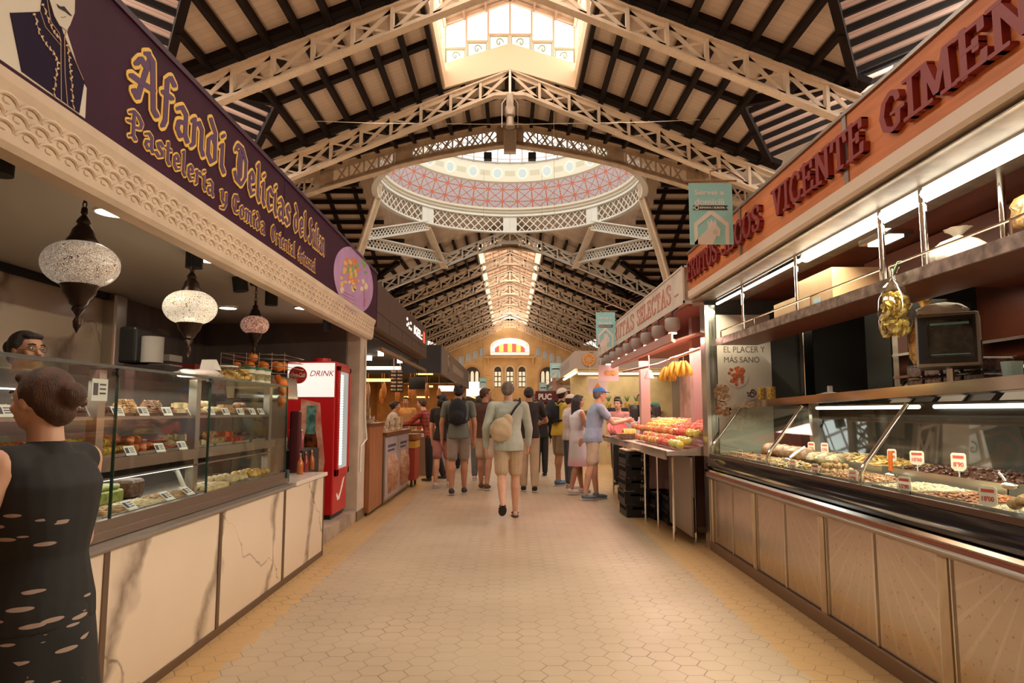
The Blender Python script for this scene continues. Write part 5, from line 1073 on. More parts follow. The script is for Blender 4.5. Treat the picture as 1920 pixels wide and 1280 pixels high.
def heap(kind_, x0, x1, y0, y1, z0, h, cnt, lab):
    m_, r = NM_[kind_]; q = MB(); q.sm = True
    for k in range(cnt):
        a, b = rnd.random(), rnd.random(); x, y = x0+(x1-x0)*a, y0+(y1-y0)*b; mz = h*(1-(2*a-1)**2*.6)*(1-(2*b-1)**2*.6)
        M = Matrix.Rotation(rnd.uniform(0, 6.3), 3, 'Z') @ Matrix.Rotation(rnd.uniform(-.6, .6), 3, 'Y'); q.ell((x, y, z0+mz+rnd.uniform(-.006, .004)), r, 6, 4, M)
    n = 9; vs = [(x0+(x1-x0)*i/n, y0+(y1-y0)*j/n, z0+h*(1-(2*i/n-1)**2*.6)*(1-(2*j/n-1)**2*.6)-.006) for i in range(n+1) for j in range(n+1)]
    q.add(vs, [(i*(n+1)+j, (i+1)*(n+1)+j, (i+1)*(n+1)+j+1, i*(n+1)+j+1) for i in range(n) for j in range(n)])
    q.build('heaped_'+{'almond': 'almonds', 'blanched': 'blanched_almonds', 'cashew': 'cashews', 'date': 'dates', 'chestnut': 'dried_figs', 'hazel': 'hazelnuts', 'peanut': 'peanuts', 'fruit': 'candied_fruit', 'walnut': 'walnuts'}[kind_], m_, label=lab, cat='nuts', kind='stuff')
bins = [('cashew', 2.05, 2.40, 3.55, 3.93, 'pale cashews heaped in a steel bin right of the second chrome tube'), ('almond', 2.05, 2.42, 3.08, 3.53, 'brown skinned almonds heaped in the front steel bin'), ('blanched', 2.05, 2.46, 2.2, 3.06, 'cream blanched almonds heaped at the near front of the case'),
        ('hazel', 2.05, 2.38, 4.02, 4.62, 'hazelnuts in the front bin just left of the second chrome tube'), ('fruit', 2.05, 2.30, 5.0, 5.38, 'golden candied fruit in a front bin behind the first tubes'),
        ('peanut', 2.05, 2.40, 5.46, 6.0, 'shelled peanuts in a bin near the far end of the case'), ('hazel', 2.05, 2.40, 6.05, 6.75, 'brown nuts heaped in the farthest front bin')]
for k_, x0, x1, y0, y1, l in bins:
    nut_bin(x0, x1, y0, y1, .871, .075, 'steel bin holding '+l.split(' in ')[0].split(' heaped')[0]); heap(k_, x0+.01, x1-.01, y0+.01, y1-.01, .925, .035, 420 if y0 < 4 else 260, l)
for k_, y0, y1, l in (('chestnut', 2.2, 3.3, 'brown dried figs heaped in the raised rear bin at the near end'), ('date', 3.45, 4.5, 'dark dates heaped in the raised rear bin behind the cashews'), ('fruit', 4.6, 5.8, 'amber dried fruit in the raised rear bin behind the walnuts')):
    nut_bin(2.48, 2.88, y0, y1, .871, .12, 'raised steel rear bin holding '+l.split(' heaped')[0].split(' in ')[0]); heap(k_, 2.49, 2.87, y0+.01, y1-.01, .975, .05, 240, l)
# walnuts, individually
q = MB(); q.sm = True; q.ell((0, 0, .018), (.021, .019, .018), 10, 8, nz=.12); q.ell((0, 0, .018), (.0225, .002, .0195), 10, 8); wn = q.build('walnut', NM_['walnut'][0], label='whole walnut in the heap in the middle of the case', cat='walnut', group='walnuts in the middle heap', origin=(0, 0, 0)); first = True
nut_bin(2.05, 2.44, 4.56, 5.02, .871, .075, 'steel bin holding the heap of whole walnuts')
for L in range(4):
    R_ = .175-.045*L; a0 = .8*L; step = .042
    for i in range(-6, 7):
        for j in range(-6, 7):
            x, y = i*step+(j % 2)*step/2, j*step*.9
            if math.hypot(x, y) > R_: continue
            p = (2.245+x*.95+rnd.uniform(-.004, .004), 4.79+y*1.15, .90+.031*L)
            if L < 3 and math.hypot(x, y) < R_-.055: continue
            if first: wn.location = p; first = False
            else: copy_tree(wn, p, (rnd.uniform(-.6, .6), rnd.uniform(-.6, .6), rnd.uniform(0, 6)))
heap('walnut', 2.09, 2.40, 4.62, 4.96, .885, .05, 60, 'lower walnuts filling the bin beneath the heap')
big = None
for k in range(14):
    p = (2.06+.045*(k % 3)+rnd.uniform(-.005, .005), 2.62+.052*(k//3), .955+.018*(k % 2))
    if big is None: big = copy_tree(wn, p, 1.2, 'whole walnut in the small pile at the near front corner', scale=1.25); big['group'] = 'walnuts at the near corner'
    else: copy_tree(big, p, (rnd.uniform(-.5, .5), 0, rnd.uniform(0, 6)))
# price tags
TAGM = mat('tag_ivory', (.80, .74, .62), .5); TRED = mat('tag_red', (.65, .06, .04), .5)
def ptag(px, py, X, txt, lab, w_=.075, h_=.085, tw=0, plain=False):
    c = Vector(onX(px, py, X)); t = thing('price_tag', (c.x, c.y, c.z-h_), lab, 'price tag'); u = Vector((math.sin(tw)*.35+.45, -1, 0)).normalized(); v = Vector((0, 0, 1))
    poly = [(-w_/2+.01, h_/2), (w_/2-.01, h_/2), (w_/2, h_/2-.01), (w_/2, -h_*.32), (w_*.28, -h_/2), (-w_*.28, -h_/2), (-w_/2, -h_*.32), (-w_/2, h_/2-.01)]
    n = u.cross(v); q = MB(); q.prism(poly, c-n*.003, u, v, n*.003); q.build('tag_face', TAGM, t)
    q = MB(); put_text(q, txt, c+n*.001-v*h_*.12, u, v, h_*.26, w_*.68, bold=.02, ext=.0008)
    q.prism([(-w_*.36, h_*.2), (w_*.36, h_*.2), (w_*.36, h_*.36), (-w_*.36, h_*.36)], c+n*.0005, u, v, n*.001); q.build('tag_print', TRED, t)
    MB().beam(c-v*h_/2-n*.002, (c.x, c.y, min(c.z-h_/2-.01, .93)), .006, .003).build('tag_stake', TAGM, t)
ptag(1852, 930, 2.06, "18'00", 'price tag reading 18\'00 among the blanched almonds, nearest of the front tags'); ptag(1695, 908, 2.06, "15'90", 'price tag reading 15\'90 in front of the brown almonds')
ptag(1599, 893, 2.06, "17'90", 'price tag just left of the second chrome tube', .06, .08); ptag(1528, 880, 2.06, "7'90", 'price tag in front of the walnut heap', .06, .08); ptag(1486, 872, 2.06, "7'50", 'price tag just right of the first chrome tube', .06, .075)
ptag(1423, 858, 2.06, "9'90", 'price tag just left of the first chrome tube', .06, .07); ptag(1388, 850, 2.06, "8'50", 'farthest price tag at the end of the glass case', .055, .07)
ptag(1546, 840, 2.5, "12'00", 'small price tag behind the walnut heap, right of the pair', .07, .085); ptag(1521, 838, 2.5, "9'00", 'small price tag behind the walnut heap, left of the pair', .07, .085)
ptag(1797, 866, 2.50, "8'90", 'price tag reading 8\'90 on the raised rear bin beside the dried figs', .085, .10); ptag(1719, 858, 2.50, "10'50", 'tilted ivory price tag on the raised rear bin behind the cashews', .085, .085, tw=.6); ptag(1672, 853, 2.5, "6'90", 'price tag behind the orange scoop handle', .065, .08)
def scoop(p0, p1, m_, lab, r=.012, pan=None):
    t = thing('scoop', tuple(p0), lab, 'scoop'); MB().tube([p0, Vector(p0).lerp(Vector(p1), .5)+Vector((0, 0, .004)), p1], r, 8).build('handle', m_, t)
    q = MB(); q.sm = True; d = (Vector(p0)-Vector(p1)).normalized(); q.ell(Vector(p0)+d*.03, (.03, .05, .018), 12, 7); q.build('pan', pan or STEEL, t)
scoop(onX(1670, 882, 2.42), onX(1669, 845, 2.42), mat('orange_plastic', (.80, .18, .03), .35), 'scoop with a bright orange handle standing in the cashews', .014)
scoop(onX(1886, 902, 2.42), onX(1873, 886, 2.42), CHROME, 'metal scoop stuck in the blanched almonds', .006); scoop(onX(1482, 858, 2.2), onX(1510, 838, 2.3), CHROME, 'metal scoop lying on the bags left of the walnuts', .014); scoop(onX(1388, 863, 2.12), onX(1412, 848, 2.2), CHROME, 'metal scoop in the peanuts near the far end', .008)
for i, y in enumerate((5.12, 5.28, 5.44)): q = MB(); q.sm = True; q.ell((2.42, y, .99), (.11, .055, .05), 14, 9, Matrix.Rotation(.5, 3, 'Z'), nz=.2, seed=i); q.build('pistachio_bag', mat('pistachio_bag', (.46, .36, .20), .35, var=.35, vscale=22, bump=.6), label=f'long clear bag of pistachios left of the walnuts, {ordn[i]} from the right', cat='bag')
for i in range(6): q = MB(); q.sm = True; q.ell((2.46, 5.72+.15*i, 1.0), (.10, .06, .06), 12, 8, nz=.2, seed=i+9); q.build('nut_bag', mat('nut_bag', (.42, .24, .14), .35, var=.35, vscale=30, bump=.6), label=f'small brown nut bag at the far end of the case, {ordn[i]} from the camera', cat='bag')
# end frame, poster
fp = thing('stall_end_frame', (2.03, 7.02, 0), 'tall steel clad frame post closing the far end of the nut stall', 'post')
MB().b2(1.985, 2.03, 6.9, 7.07, 0, 2.44).build('post', STEEL, fp, bevel=.004); MB().b2(2.03, 2.10, 6.92, 6.98, .9, 2.44).build('ribbed_panel', mat('ribbed_steel', (.40, .40, .34), .2, .9, var=.3, vscale=6, stretch=(8, 8, .5)), fp)
po = thing('poster', (2.4, 6.93, .94), 'tall pale poster with thin lettering and bowls of nuts beside the nut case', 'poster')
MB().b2(2.11, 2.66, 6.925, 6.94, .94, 2.34).build('sheet', mat('poster_paper', (.60, .54, .46), .5), po)
q = MB(); put_text(q, 'EL PLACER Y', (2.39, 6.924, onY(1400, 655, 6.93)[2]), (1, 0, 0), (0, 0, 1), .062, .42, ext=.001); put_text(q, 'MÁS SANO', (2.36, 6.924, onY(1400, 671, 6.93)[2]-.01), (1, 0, 0), (0, 0, 1), .075, .36, ext=.001); q.build('poster_text', mat('poster_ink', (.10, .085, .08), .6), po)
q = MB(); bx = onY(1403, 620, 6.93); [q.ell((bx[0]+.03*math.cos(a), 6.922, bx[2]+.03*math.sin(a)), (.014, .002, .014), 6, 4) for a in [math.pi*k/4 for k in range(8)]]; q.build('flower_mark', MATS['poster_ink'], po)
for px, py, r, cm, k_ in ((1382, 705, .115, (.60, .14, .05), 20), (1353, 736, .095, (.45, .26, .14), 26), (1354, 768, .09, (.52, .26, .15), 20), (1410, 738, .06, (.12, .06, .05), 12), (1385, 772, .10, (.62, .52, .38), 16)):
    c = Vector(onY(px, py, 6.925)); b = MB(); b.cyl(c+Vector((0, -.001, 0)), c+Vector((0, -.004, 0)), r, 28); o = b.build('bowl_print', mat('bowl_print_white', (.62, .56, .50), .5), po)
    q = MB()
    for k in range(k_*2): a = rnd.uniform(0, 6.28); rr = math.sqrt(rnd.random())*r*.82; q.ell(c+Vector((rr*math.cos(a), -.005, rr*math.sin(a))), (r*.17, .002, r*.14), 7, 4)
    q.build('nut_print', mat('nut_print_%d' % (cm[0]*100), cm, .5, var=.3, vscale=30), o)
for i, px in enumerate((1427, 1446)):
    c = onX(px, 740, 2.55); t = thing('corn_nut_jar', (c[0], c[1], c[2]-.0), ['left one of two glass jars of golden corn nuts on the case top', 'right one of two glass jars of golden corn nuts on the case top'][i], 'jar'); z0 = zt_(c[1])+.008
    MB().cyl((c[0], c[1], z0), (c[0], c[1], z0+.15), .042, 18).build('jar', mat('corn_nuts', (.70, .40, .08), .3, var=.4, vscale=60, bump=.4), t, smooth=40); MB().cyl((c[0], c[1], z0+.15), (c[0], c[1], z0+.165), .043, 18).build('lid', mat('yellow_lid', (.60, .42, .08), .4), t, smooth=40)
c = onX(1440, 735, 2.72); q, l = sack((2.74, c[1], zt_(c[1])+.008), (.14, .17, .26), BAGW, '', '', 4); q.build('plastic_bag', BAGW, label='white plastic bag standing behind the two jars by the poster', cat='bag')
# rear shelving seen over the case
rs = thing('rear_shelving', (3.5, 4.4, .1), 'steel rear shelving with slanted bins and dark niches behind the nut case', 'shelving')
[MB().b2(3.18, 3.26, y-.04, y+.04, .1, 2.3).build('upright', CHROME, rs) for y in (2.2, 4.0, 5.6)]; q = MB()
for z in (1.62, 1.80): q.b2(3.15, 3.9, 1.2, 5.6, z, z+.02)
q.build('shelf', CHROME, rs); MB().b2(3.95, 4.0, 1.0, 5.7, .1, 2.4).build('back', BRW, rs); MB().b2(3.2, 3.95, 1.0, 5.6, .1, 1.35).build('cabinet', mat('rear_cabinet', (.12, .085, .06), .5), rs)
MB().b2(3.2, 3.9, 5.7, 6.1, .1, 2.3).build('dark_door', mat('green_black', (.03, .035, .03), .3), label='dark green black cupboard door behind the poster', cat='cupboard')
MB().b2(2.75, 3.94, 1.0, 5.2, 2.31, 2.49).build('bulkhead', BRW, label='brown laminate bulkhead above the rear shelving', cat='cupboard')
for i in range(5):
    y = 5.3-.62*i; t = thing('slanted_bin', (3.3, y, 1.36), f'slanted pale bin on the rear counter, {ordn[i]} from the poster side', 'bin')
    MB().prism([(3.05, 1.36), (3.5, 1.36), (3.5, 1.62), (3.28, 1.62)], (0, y-.26, 0), (1, 0, 0), (0, 0, 1), (0, .5, 0)).build('bin', mat('dark_bin', (.07, .06, .05), .4), t)
    MB().prism([(3.04, 1.37), (3.27, 1.625), (3.262, 1.63), (3.032, 1.375)], (0, y-.02, 0), (1, 0, 0), (0, 0, 1), (0, .26, 0)).build('front', mat('pale_front', (.50, .46, .38), .3), t)
for i in range(4):
    y = 4.25-.18*i; z0 = zt_(y)+.008
    for L in range(2):
        t = thing('clear_box', (2.6, y, z0+.085*L), f'clear plastic box of dark dates on the case top, {ordn[i]} along, {["bottom", "top"][L]} layer', 'box')
        MB().b2(2.52, 2.70, y-.08, y+.08, z0+.085*L, z0+.085*L+.075).build('box', mat('plum_box', (.12, .06, .055), .12, var=.5, vscale=30), t, bevel=.01); MB().b2(2.515, 2.705, y-.085, y+.085, z0+.085*L+.075, z0+.085*L+.083).build('lid', GLASS, t)
c = onX(1553, 730, 2.6); t = thing('paper_bag', (2.6, c[1], 1.45), 'folded white paper bag lying on the case top left of the clear boxes', 'bag'); z0 = zt_(c[1])+.008
q = MB(); q.sm = True; q.ell((2.6, c[1], z0+.03), (.08, .13, .032), 14, 8, nz=.3); q.box((2.6, c[1]-.03, z0+.08), (.03, .03, .06)); q.build('bag', BAGW, t)
q = MB(); q.sm = True; q.ell((2.62, 3.1, zt_(3.1)+.05), (.09, .2, .04), 16, 9, nz=.3); q.build('paper_bag', mat('cream_bags', (.55, .45, .33), .6), label='pile of cream paper bags lying on the case top under the scale', cat='bag')
c = onX(1900, 720, 2.6); q = MB(); q.cone((2.6, c[1], zt_(c[1])+.01), (2.6, c[1], zt_(c[1])+.13), .04, .05, 18); q.build('plastic_cup', mat('mint_cup', (.45, .60, .52), .4), label='pale green cup at the right end of the case top', cat='cup')
MB().b2(2.97, 3.08, 6.88, 6.97, .1, 2.48).build('steel_column', CHROME, label='upright polished steel column beside the dark cupboard in the nut stall', cat='column', bevel=.01)
# hanging scale with screen
sc_ = Vector(onX(1778, 640, 2.42)); t = thing('weighing_scale', (sc_.x, sc_.y, sc_.z-.2), 'grey shop scale head with a dark screen tilted towards the aisle', 'scale'); M = Matrix.Rotation(R(-38), 3, 'Z') @ Matrix.Rotation(R(-6), 3, 'X')
MB().box(sc_, (.30, .13, .30), M).build('housing', mat('scale_grey', (.30, .27, .22), .35, .5), t, bevel=.012); fn = M @ Vector((0, -.068, 0)); q = MB(); q.box(sc_+fn, (.27, .006, .26), M); q.build('bezel', BLACK, t, bevel=.002)
q = MB(); q.box(sc_+fn*1.06+M @ Vector((.015, 0, .005)), (.21, .003, .21), M); q.build('screen', mat('dim_screen', (.025, .022, .018), .1, var=.6, vscale=18), t); q = MB(); q.box(sc_+fn*1.1+M @ Vector((.015, 0, .085)), (.18, .002, .012), M); q.box(sc_+fn*1.1+M @ Vector((.015, 0, -.085)), (.18, .002, .006), M); q.build('screen_line', mat('teal_line', (.1, .2, .16), .3, emit=(.2, .5, .35), es=.05), t)
q = MB(); q.tube([sc_-Vector((0, 0, .15)), sc_-Vector((.0, 0, .22)), (sc_.x+.05, sc_.y, zt_(sc_.y)+.01)], .02, 8); q.build('arm', STEEL, t); q = MB(); q.box(sc_+M @ Vector((.152, 0, -.05)), (.006, .05, .09), M); q.build('switch_plate', BLACK, t)
q = MB(); q.sm = True; q.ell(onX(1765, 583, 2.6), (.10, .2, .035), 16, 8, Matrix.Rotation(.2, 3, 'Y'), nz=.3); q.build('plastic_bag', BAGW, label='white plastic bag draped on top of the scale', cat='bag')
cb2 = Vector(onX(1735, 600, 2.55)); q, l = sack((cb2.x, cb2.y, cb2.z-.28), (.09, .11, .36), None, '', '', 6); q.build('crisp_bag', mat('amber_crisps', (.55, .28, .05), .35, var=.5, vscale=22, bump=.8), label='second bag of amber crisps hanging behind the scale', cat='bag')
# ================================================================== STALLS FURTHER ALONG
rnd = random.Random(5)
# ---- left: snack stall with black awning
BRN = mat('dark_brown_fascia', (.085, .045, .032), .5, var=.08); WOOD = mat('honey_wood', (.36, .135, .05), .4, var=.15, vscale=3, stretch=(6, 6, .6))
t = thing('shop_sign', (-1.75, 11.2, 2.2), 'dark brown shop fascia with small white lit letters beyond the aubergine sign', 'sign')
MB().b2(-1.86, -1.70, 8.66, 13.9, 2.43, 3.02).build('fascia', BRN, t); q = MB(); q.b2(-1.703, -1.698, 8.66, 13.9, 2.62, 2.63); [q.b2(-1.703, -1.698, y-.005, y+.005, 2.43, 2.62) for y in (9.6, 10.7, 11.8, 12.9)]; q.build('panel_joint', BLACKM, t)
WLIT = mat('white_lit', (1, .95, .85), .5, emit=(1, .93, .8), es=1.3)
for y, z, a, b in ((11.15, 2.86, .05, .04), (11.3, 2.80, .05, .04), (11.15, 2.76, .05, .04), (11.4, 2.74, .05, .04), (11.55, 2.84, .05, .04), (11.6, 2.74, .05, .04)): MB().b2(-1.699, -1.69, y, y+.09, z, z+b).build('lit_dot', WLIT, t)
q = MB(); put_text(q, 'KEL:', (-1.69, 12.55, 2.80), (0, 1, 0), (0, 0, 1), .15, 1.1, bold=.02, ext=.003); q.build('lit_lettering', WLIT, t)
MB().b2(-1.699, -1.69, 13.3, 13.5, 2.70, 2.92).build('red_light', mat('red_lit', (.8, .1, .08), .5, emit=(1, .1, .06), es=.8), t); MB().b2(-1.699, -1.69, 13.6, 13.75, 2.68, 2.88).build('green_light', mat('green_dim', (.12, .25, .12), .5), t)
q = MB(); q.prism([(-2.4, 2.40), (-1.86, 2.40), (-1.86, 2.44), (-2.4, 2.44)], (0, 8.8, 0), (1, 0, 0), (0, 0, 1), (0, 5, 0)); q.b2(-1.75, -1.70, 9.05, 13.9, 2.16, 2.21); q.build('awning_arm', mat('awning_bronze', (.28, .16, .09), .4, .5), t)
MB().b2(-4.2, -1.87, 9.06, 14.0, 2.38, 2.43).build('ceiling', BLACKM, kind='structure'); MB().b2(-4.3, -4.2, 8.7, 14.2, 0, 2.9).build('wall_stall', mat('dim_backwall', (.10, .06, .04), .7), kind='structure')
for i, (x, y) in enumerate(((-2.1, 9.6), (-2.5, 10.6), (-2.2, 11.6), (-2.6, 12.6), (-2.15, 13.3), (-2.9, 9.5))): q = MB(); q.cyl((x, y, 2.375), (x, y, 2.30), .05, 12); q.build('ceiling_spotlight', EM, label=f'small glowing spotlight in the snack stall ceiling, {ordn[i]} of six', cat='spotlight')
for i, (y, x0, x1, z, m_) in enumerate(((12.5, -3.6, -2.0, 2.12, WLIT), (13.6, -3.9, -2.3, 1.95, mat('amber_lit', (1, .7, .3), .5, emit=(1, .62, .18), es=1.6)))): q = MB(); q.b2(x0, x1, y, y+.05, z, z+.06); q.cur = 1; [q.cyl((xx, y+.02, z+.05), (xx, y+.02, 2.385), .006, 5) for xx in (x0+.1, x1-.1)]; q.build('strip_light', [m_, BLACKM], label=['long white strip light across the back of the snack stall', 'long amber strip light low at the back of the snack stall'][i], cat='light')
ct = thing('wood_counter', (-2.2, 9.5, 0), 'honey coloured wooden counter beside the pillar', 'counter'); MB().b2(-2.6, -1.84, 9.08, 9.98, .04, 1.16).build('body', WOOD, ct); MB().b2(-2.62, -1.82, 9.06, 10.0, 1.16, 1.20).build('top', mat('dark_wood_top', (.16, .055, .025), .3), ct); MB().b2(-2.58, -1.87, 9.1, 9.98, 0, .04).build('plinth', BLACK, ct)
ct = thing('snack_counter', (-2.2, 11.2, 0), 'lower snack counter faced with printed hot dog and ice cream panels', 'counter'); MB().b2(-2.7, -1.82, 10.02, 12.4, .04, 1.0).build('body', DSTEEL, ct); MB().b2(-2.75, -1.79, 10.02, 12.45, 1.0, 1.05).build('top', MATS['dark_wood_top'], ct)
for i, (a, b) in enumerate(((10.05, 11.15), (11.2, 12.35))):
    pn = MB().b2(-1.82, -1.81, a, b, .08, .97).build('printed_panel', mat('panel_print', (.42, .34, .33), .5, var=.1), ct)
    q = MB()
    for k in range(3): q.tube([(-1.806, a+.3+.24*k+.03*math.sin(z*9), z) for z in (.15, .3, .45, .6, .72)], [.03, .07, .08, .07, .02], 6)
    q.build('food_print', mat('sausage_print', (.36, .12, .05), .5, col2=(.55, .35, .22), vscale=9), pn); q = MB(); [q.b2(-1.808, -1.806, a+.2+.09*k, a+.26+.09*k, .82, .86) for k in range(8)]; [q.b2(-1.808, -1.806, a+.2+.1*k, a+.27+.1*k, .76, .79) for k in range(6)]; q.build('lettering', mat('navy_ink', (.06, .05, .1), .6), pn)
rk = [('white', (.62, .55, .45)), ('red', (.45, .07, .04)), ('green', (.2, .32, .14)), ('tan', (.5, .32, .16)), ('silver', (.45, .42, .38)), ('dark brown', (.12, .07, .05))]
for i in range(34):       # goods and menus on the snack counters
    c_, col = rk[i % 6]; y = 9.15+.095*i; z = 1.20 if y < 9.98 else 1.05; x = -1.95-.13*(i % 3); hh = rnd.uniform(.08, .22)
    t = thing('snack_pack', (x, y, z), f'{c_} {["upright packet", "squat tub", "propped menu card"][i % 3]} on the snack counter, {ordn[(i//6) % 10]} from the pillar', 'packet')
    q = MB()
    if i % 3 == 1: q.sm = True; q.cone((x, y, z+.001), (x, y, z+hh*.7), .035, .045, 14)
    elif i % 3 == 2: q.box((x, y, z+hh*.5), (.012, .11, hh), Matrix.Rotation(-.35, 3, 'Y'))
    else: q.b2(x-.03, x+.03, y-.035, y+.035, z+.001, z+hh)
    q.build('pack', mat('pack_'+c_.replace(' ', '_'), col, .5, var=.3, vscale=16), t); q = MB(); q.b2(x-.031, x+.033, y-.02, y+.02, z+hh*.3, z+hh*.5); q.build('pack_label', CARD if i % 2 else MATS['navy_ink'], t)
for i in range(3): t = thing('snack_shelf', (-2.9, 9.6+i*1.5, 1.2), f'glass and steel shelf of wrapped snacks behind the wooden counter, {ordn[i]} from the pillar', 'shelf'); x, y = -2.9, 9.6+i*1.5; MB().b2(x-.2, x+.2, y-.6, y+.6, 0, 1.2).build('cabinet', MATS['rear_cabinet'], t); q = MB(); [q.b2(x-.2, x+.2, y-.6, y+.6, z, z+.015) for z in (1.45, 1.7)]; [q.cyl((x+sx*.18, y+sy*.58, 1.2), (x+sx*.18, y+sy*.58, 1.9), .012, 6) for sx in (-1, 1) for sy in (-1, 1)]; q.build('rack', STEEL, t)
for i in range(30):
    c_, col = rk[(i*5+1) % 6]; x, y = -2.82-.1*(i % 2), 9.12+(i//3)*.42; z = (1.2, 1.465, 1.715)[i % 3]; q = MB(); q.sm = True; q.ell((x, y, z+.065), (.06, .11, .062), 9, 6, nz=.35, seed=i)
    q.build('snack_bag', mat('pack_'+c_.replace(' ', '_'), col, .5), label=f'{c_} crinkled snack bag on the {["lowest", "middle", "top"][i % 3]} snack shelf, {ordn[i//3]} from the pillar', cat='bag')
for i, px in enumerate((738, 750)):
    c = onY(px, 714, 12.3); t = thing('menu_board', (c[0], c[1], c[2]-.2), ['left of two hanging black menu boards in the snack stall', 'right of two hanging black menu boards in the snack stall'][i], 'menu board'); MB().b2(c[0]-.055, c[0]+.055, 12.3, 12.33, c[2]-.2, c[2]+.2).build('board', BLACKM, t)
    q = MB(); [q.b2(c[0]-.045, c[0]+.045, 12.29, 12.30, c[2]-.17+.065*k, c[2]-.14+.065*k) for k in range(6)]; q.build('menu_pictures', mat('menu_print', (.55, .35, .25), .5, var=.5, vscale=30), t); MB().cyl((c[0], 12.31, c[2]+.2), (c[0], 12.31, 2.38), .006, 6).build('hanger', STEEL, t)
c = onY(782, 718, 14.0); t = thing('television', (c[0], 14, c[2]-.17), 'dark flat television hanging before the amber lit stall', 'television'); MB().b2(c[0]-.17, c[0]+.17, 13.98, 14.03, c[2]-.13, c[2]+.13).build('screen', mat('tv_black', (.02, .015, .012), .15), t, bevel=.008); MB().cyl((c[0], 14.02, c[2]+.13), (c[0], 14.02, 2.38), .012, 6).build('bracket', BLACK, t)
t = thing('flag_cart', (-1.85, 12.85, 0), 'narrow cart with a red and yellow striped skirt at the end of the snack counter', 'cart'); MB().b2(-2.1, -1.72, 12.5, 13.1, .12, .85).build('body', mat('cart_red', (.45, .06, .03), .5), t); MB().b2(-2.11, -1.71, 12.49, 13.11, .70, .82).build('yellow_band', mat('cart_yellow', (.75, .42, .05), .5), t); MB().b2(-2.13, -1.69, 12.47, 13.13, .85, .95).build('top', MATS['honey_wood'], t)
for sx in (-2.05, -1.78):
    for sy in (12.56, 13.04): MB().cyl((sx-.015, sy, .06), (sx+.015, sy, .06), .06, 14).build('wheel', BLACK, t)
# ---- left: amber lit stall with round logo
DG = mat('charcoal_fascia', (.028, .026, .026), .6); AMB = MATS['amber_lit']
t = thing('shop_sign', (-2.8, 15.1, 2.2), 'charcoal corner fascia with a faint round logo over the amber lit stall', 'sign'); MB().b2(-4.6, -1.52, 15.0, 15.12, 2.2, 2.82).build('front_fascia', DG, t); MB().b2(-1.60, -1.52, 15.12, 25.4, 2.2, 2.82).build('side_fascia', mat('taupe_fascia', (.20, .145, .11), .6), t)
q = MB(); M = Matrix.Rotation(R(90), 3, 'Y'); q.lathe([(.20, 0), (.225, 0), (.225, .01), (.20, .01)], (-1.52, 16.9, 2.52), 32, M); q.lathe([(.10, 0), (.12, 0), (.12, .01), (.10, .01)], (-1.52, 16.9, 2.52), 32, M); q.tube([(-1.51, 16.82, 2.45), (-1.51, 16.86, 2.58), (-1.51, 16.9, 2.48), (-1.51, 16.95, 2.6), (-1.51, 16.98, 2.46)], .008, 5); q.build('round_logo', mat('logo_tan', (.42, .32, .25), .5), t)
q = MB(); [q.b2(-1.521, -1.515, 18.2+.3*k, 18.38+.3*k, 2.42, 2.62) for k in range(14)]; q.build('faint_lettering', MATS['logo_tan'], t)
MB().b2(-5, -1.62, 15.13, 25.4, 2.42, 2.46).build('ceiling', BLACKM, kind='structure'); AW = mat('amber_tiles', (.60, .34, .13), .4, var=.12, vscale=3); MB().b2(-5, -4.9, 14.6, 25.4, 0, 2.8).build('wall_stall', AW, kind='structure'); MB().b2(-5, -1.62, 25.3, 25.4, 0, 2.4).build('wall_stall', AW, kind='structure')
for i, (x0, x1, y, z) in enumerate(((-3.3, -2.5, 15.6, 2.30), (-2.3, -1.9, 16.8, 2.26), (-3.9, -2.9, 18, 2.15), (-2.9, -2.2, 19.5, 2.05), (-2.2, -1.9, 21, 2.0), (-3.4, -2.6, 22, 1.8))): q = MB(); q.b2(x0, x1, y, y+.08, z, z+.05); q.cur = 1; [q.cyl((xx, y+.02, z+.05), (xx, y+.02, 2.425), .006, 5) for xx in (x0+.1, x1-.1)]; q.build('strip_light', [AMB, BLACKM], label=f'amber glowing strip in the ceiling of the amber stall, {ordn[i]} from the front', cat='light')
t = thing('steel_counter', (-2.9, 15, 0), 'brushed steel serving counter in front of the amber lit stall', 'counter'); MB().b2(-4.6, -1.58, 14.7, 15.5, .0, .92).build('body', mat('warm_steel', (.42, .32, .25), .35, .8), t); MB().b2(-4.6, -1.56, 14.66, 15.5, .92, .96).build('top', STEEL, t); MB().b2(-2.1, -1.62, 14.69, 14.70, .82, .90).build('price_strip', CARD, t); MB().b2(-2.1, -1.58, 15.5, 25, 0, .95).build('side_body', MATS['warm_steel'], t)
q = MB(); put_text(q, "12'50 6'90", (-1.86, 14.685, .86), (1, 0, 0), (0, 0, 1), .04, .36, ext=.001); q.build('price_text', INKB, t)
for i in range(16): x = -4.3+.165*i; q = MB(); q.sm = True; q.lathe([(0, .961), (.05, .961), (.055, 1.02), (.03, 1.15), (.012, 1.2), (.012, 1.28)] if i % 3 else [(0, .961), (.07, .961), (.09, 1.06), (0, 1.09)], (x, 15.1+.1*(i % 2), 0), 12); q.build('bottle' if i % 3 else 'food_bowl', mat(['blue_dish', 'oil_amber', 'red_bottle'][i % 3], [(.15, .2, .45), (.6, .3, .08), (.5, .1, .05)][i % 3], .2), label=f'{["blue food bowl", "amber bottle", "red bottle"][i % 3]} on the steel counter of the amber stall, {ordn[i//3]} from the left', cat='bottle' if i % 3 else 'bowl')
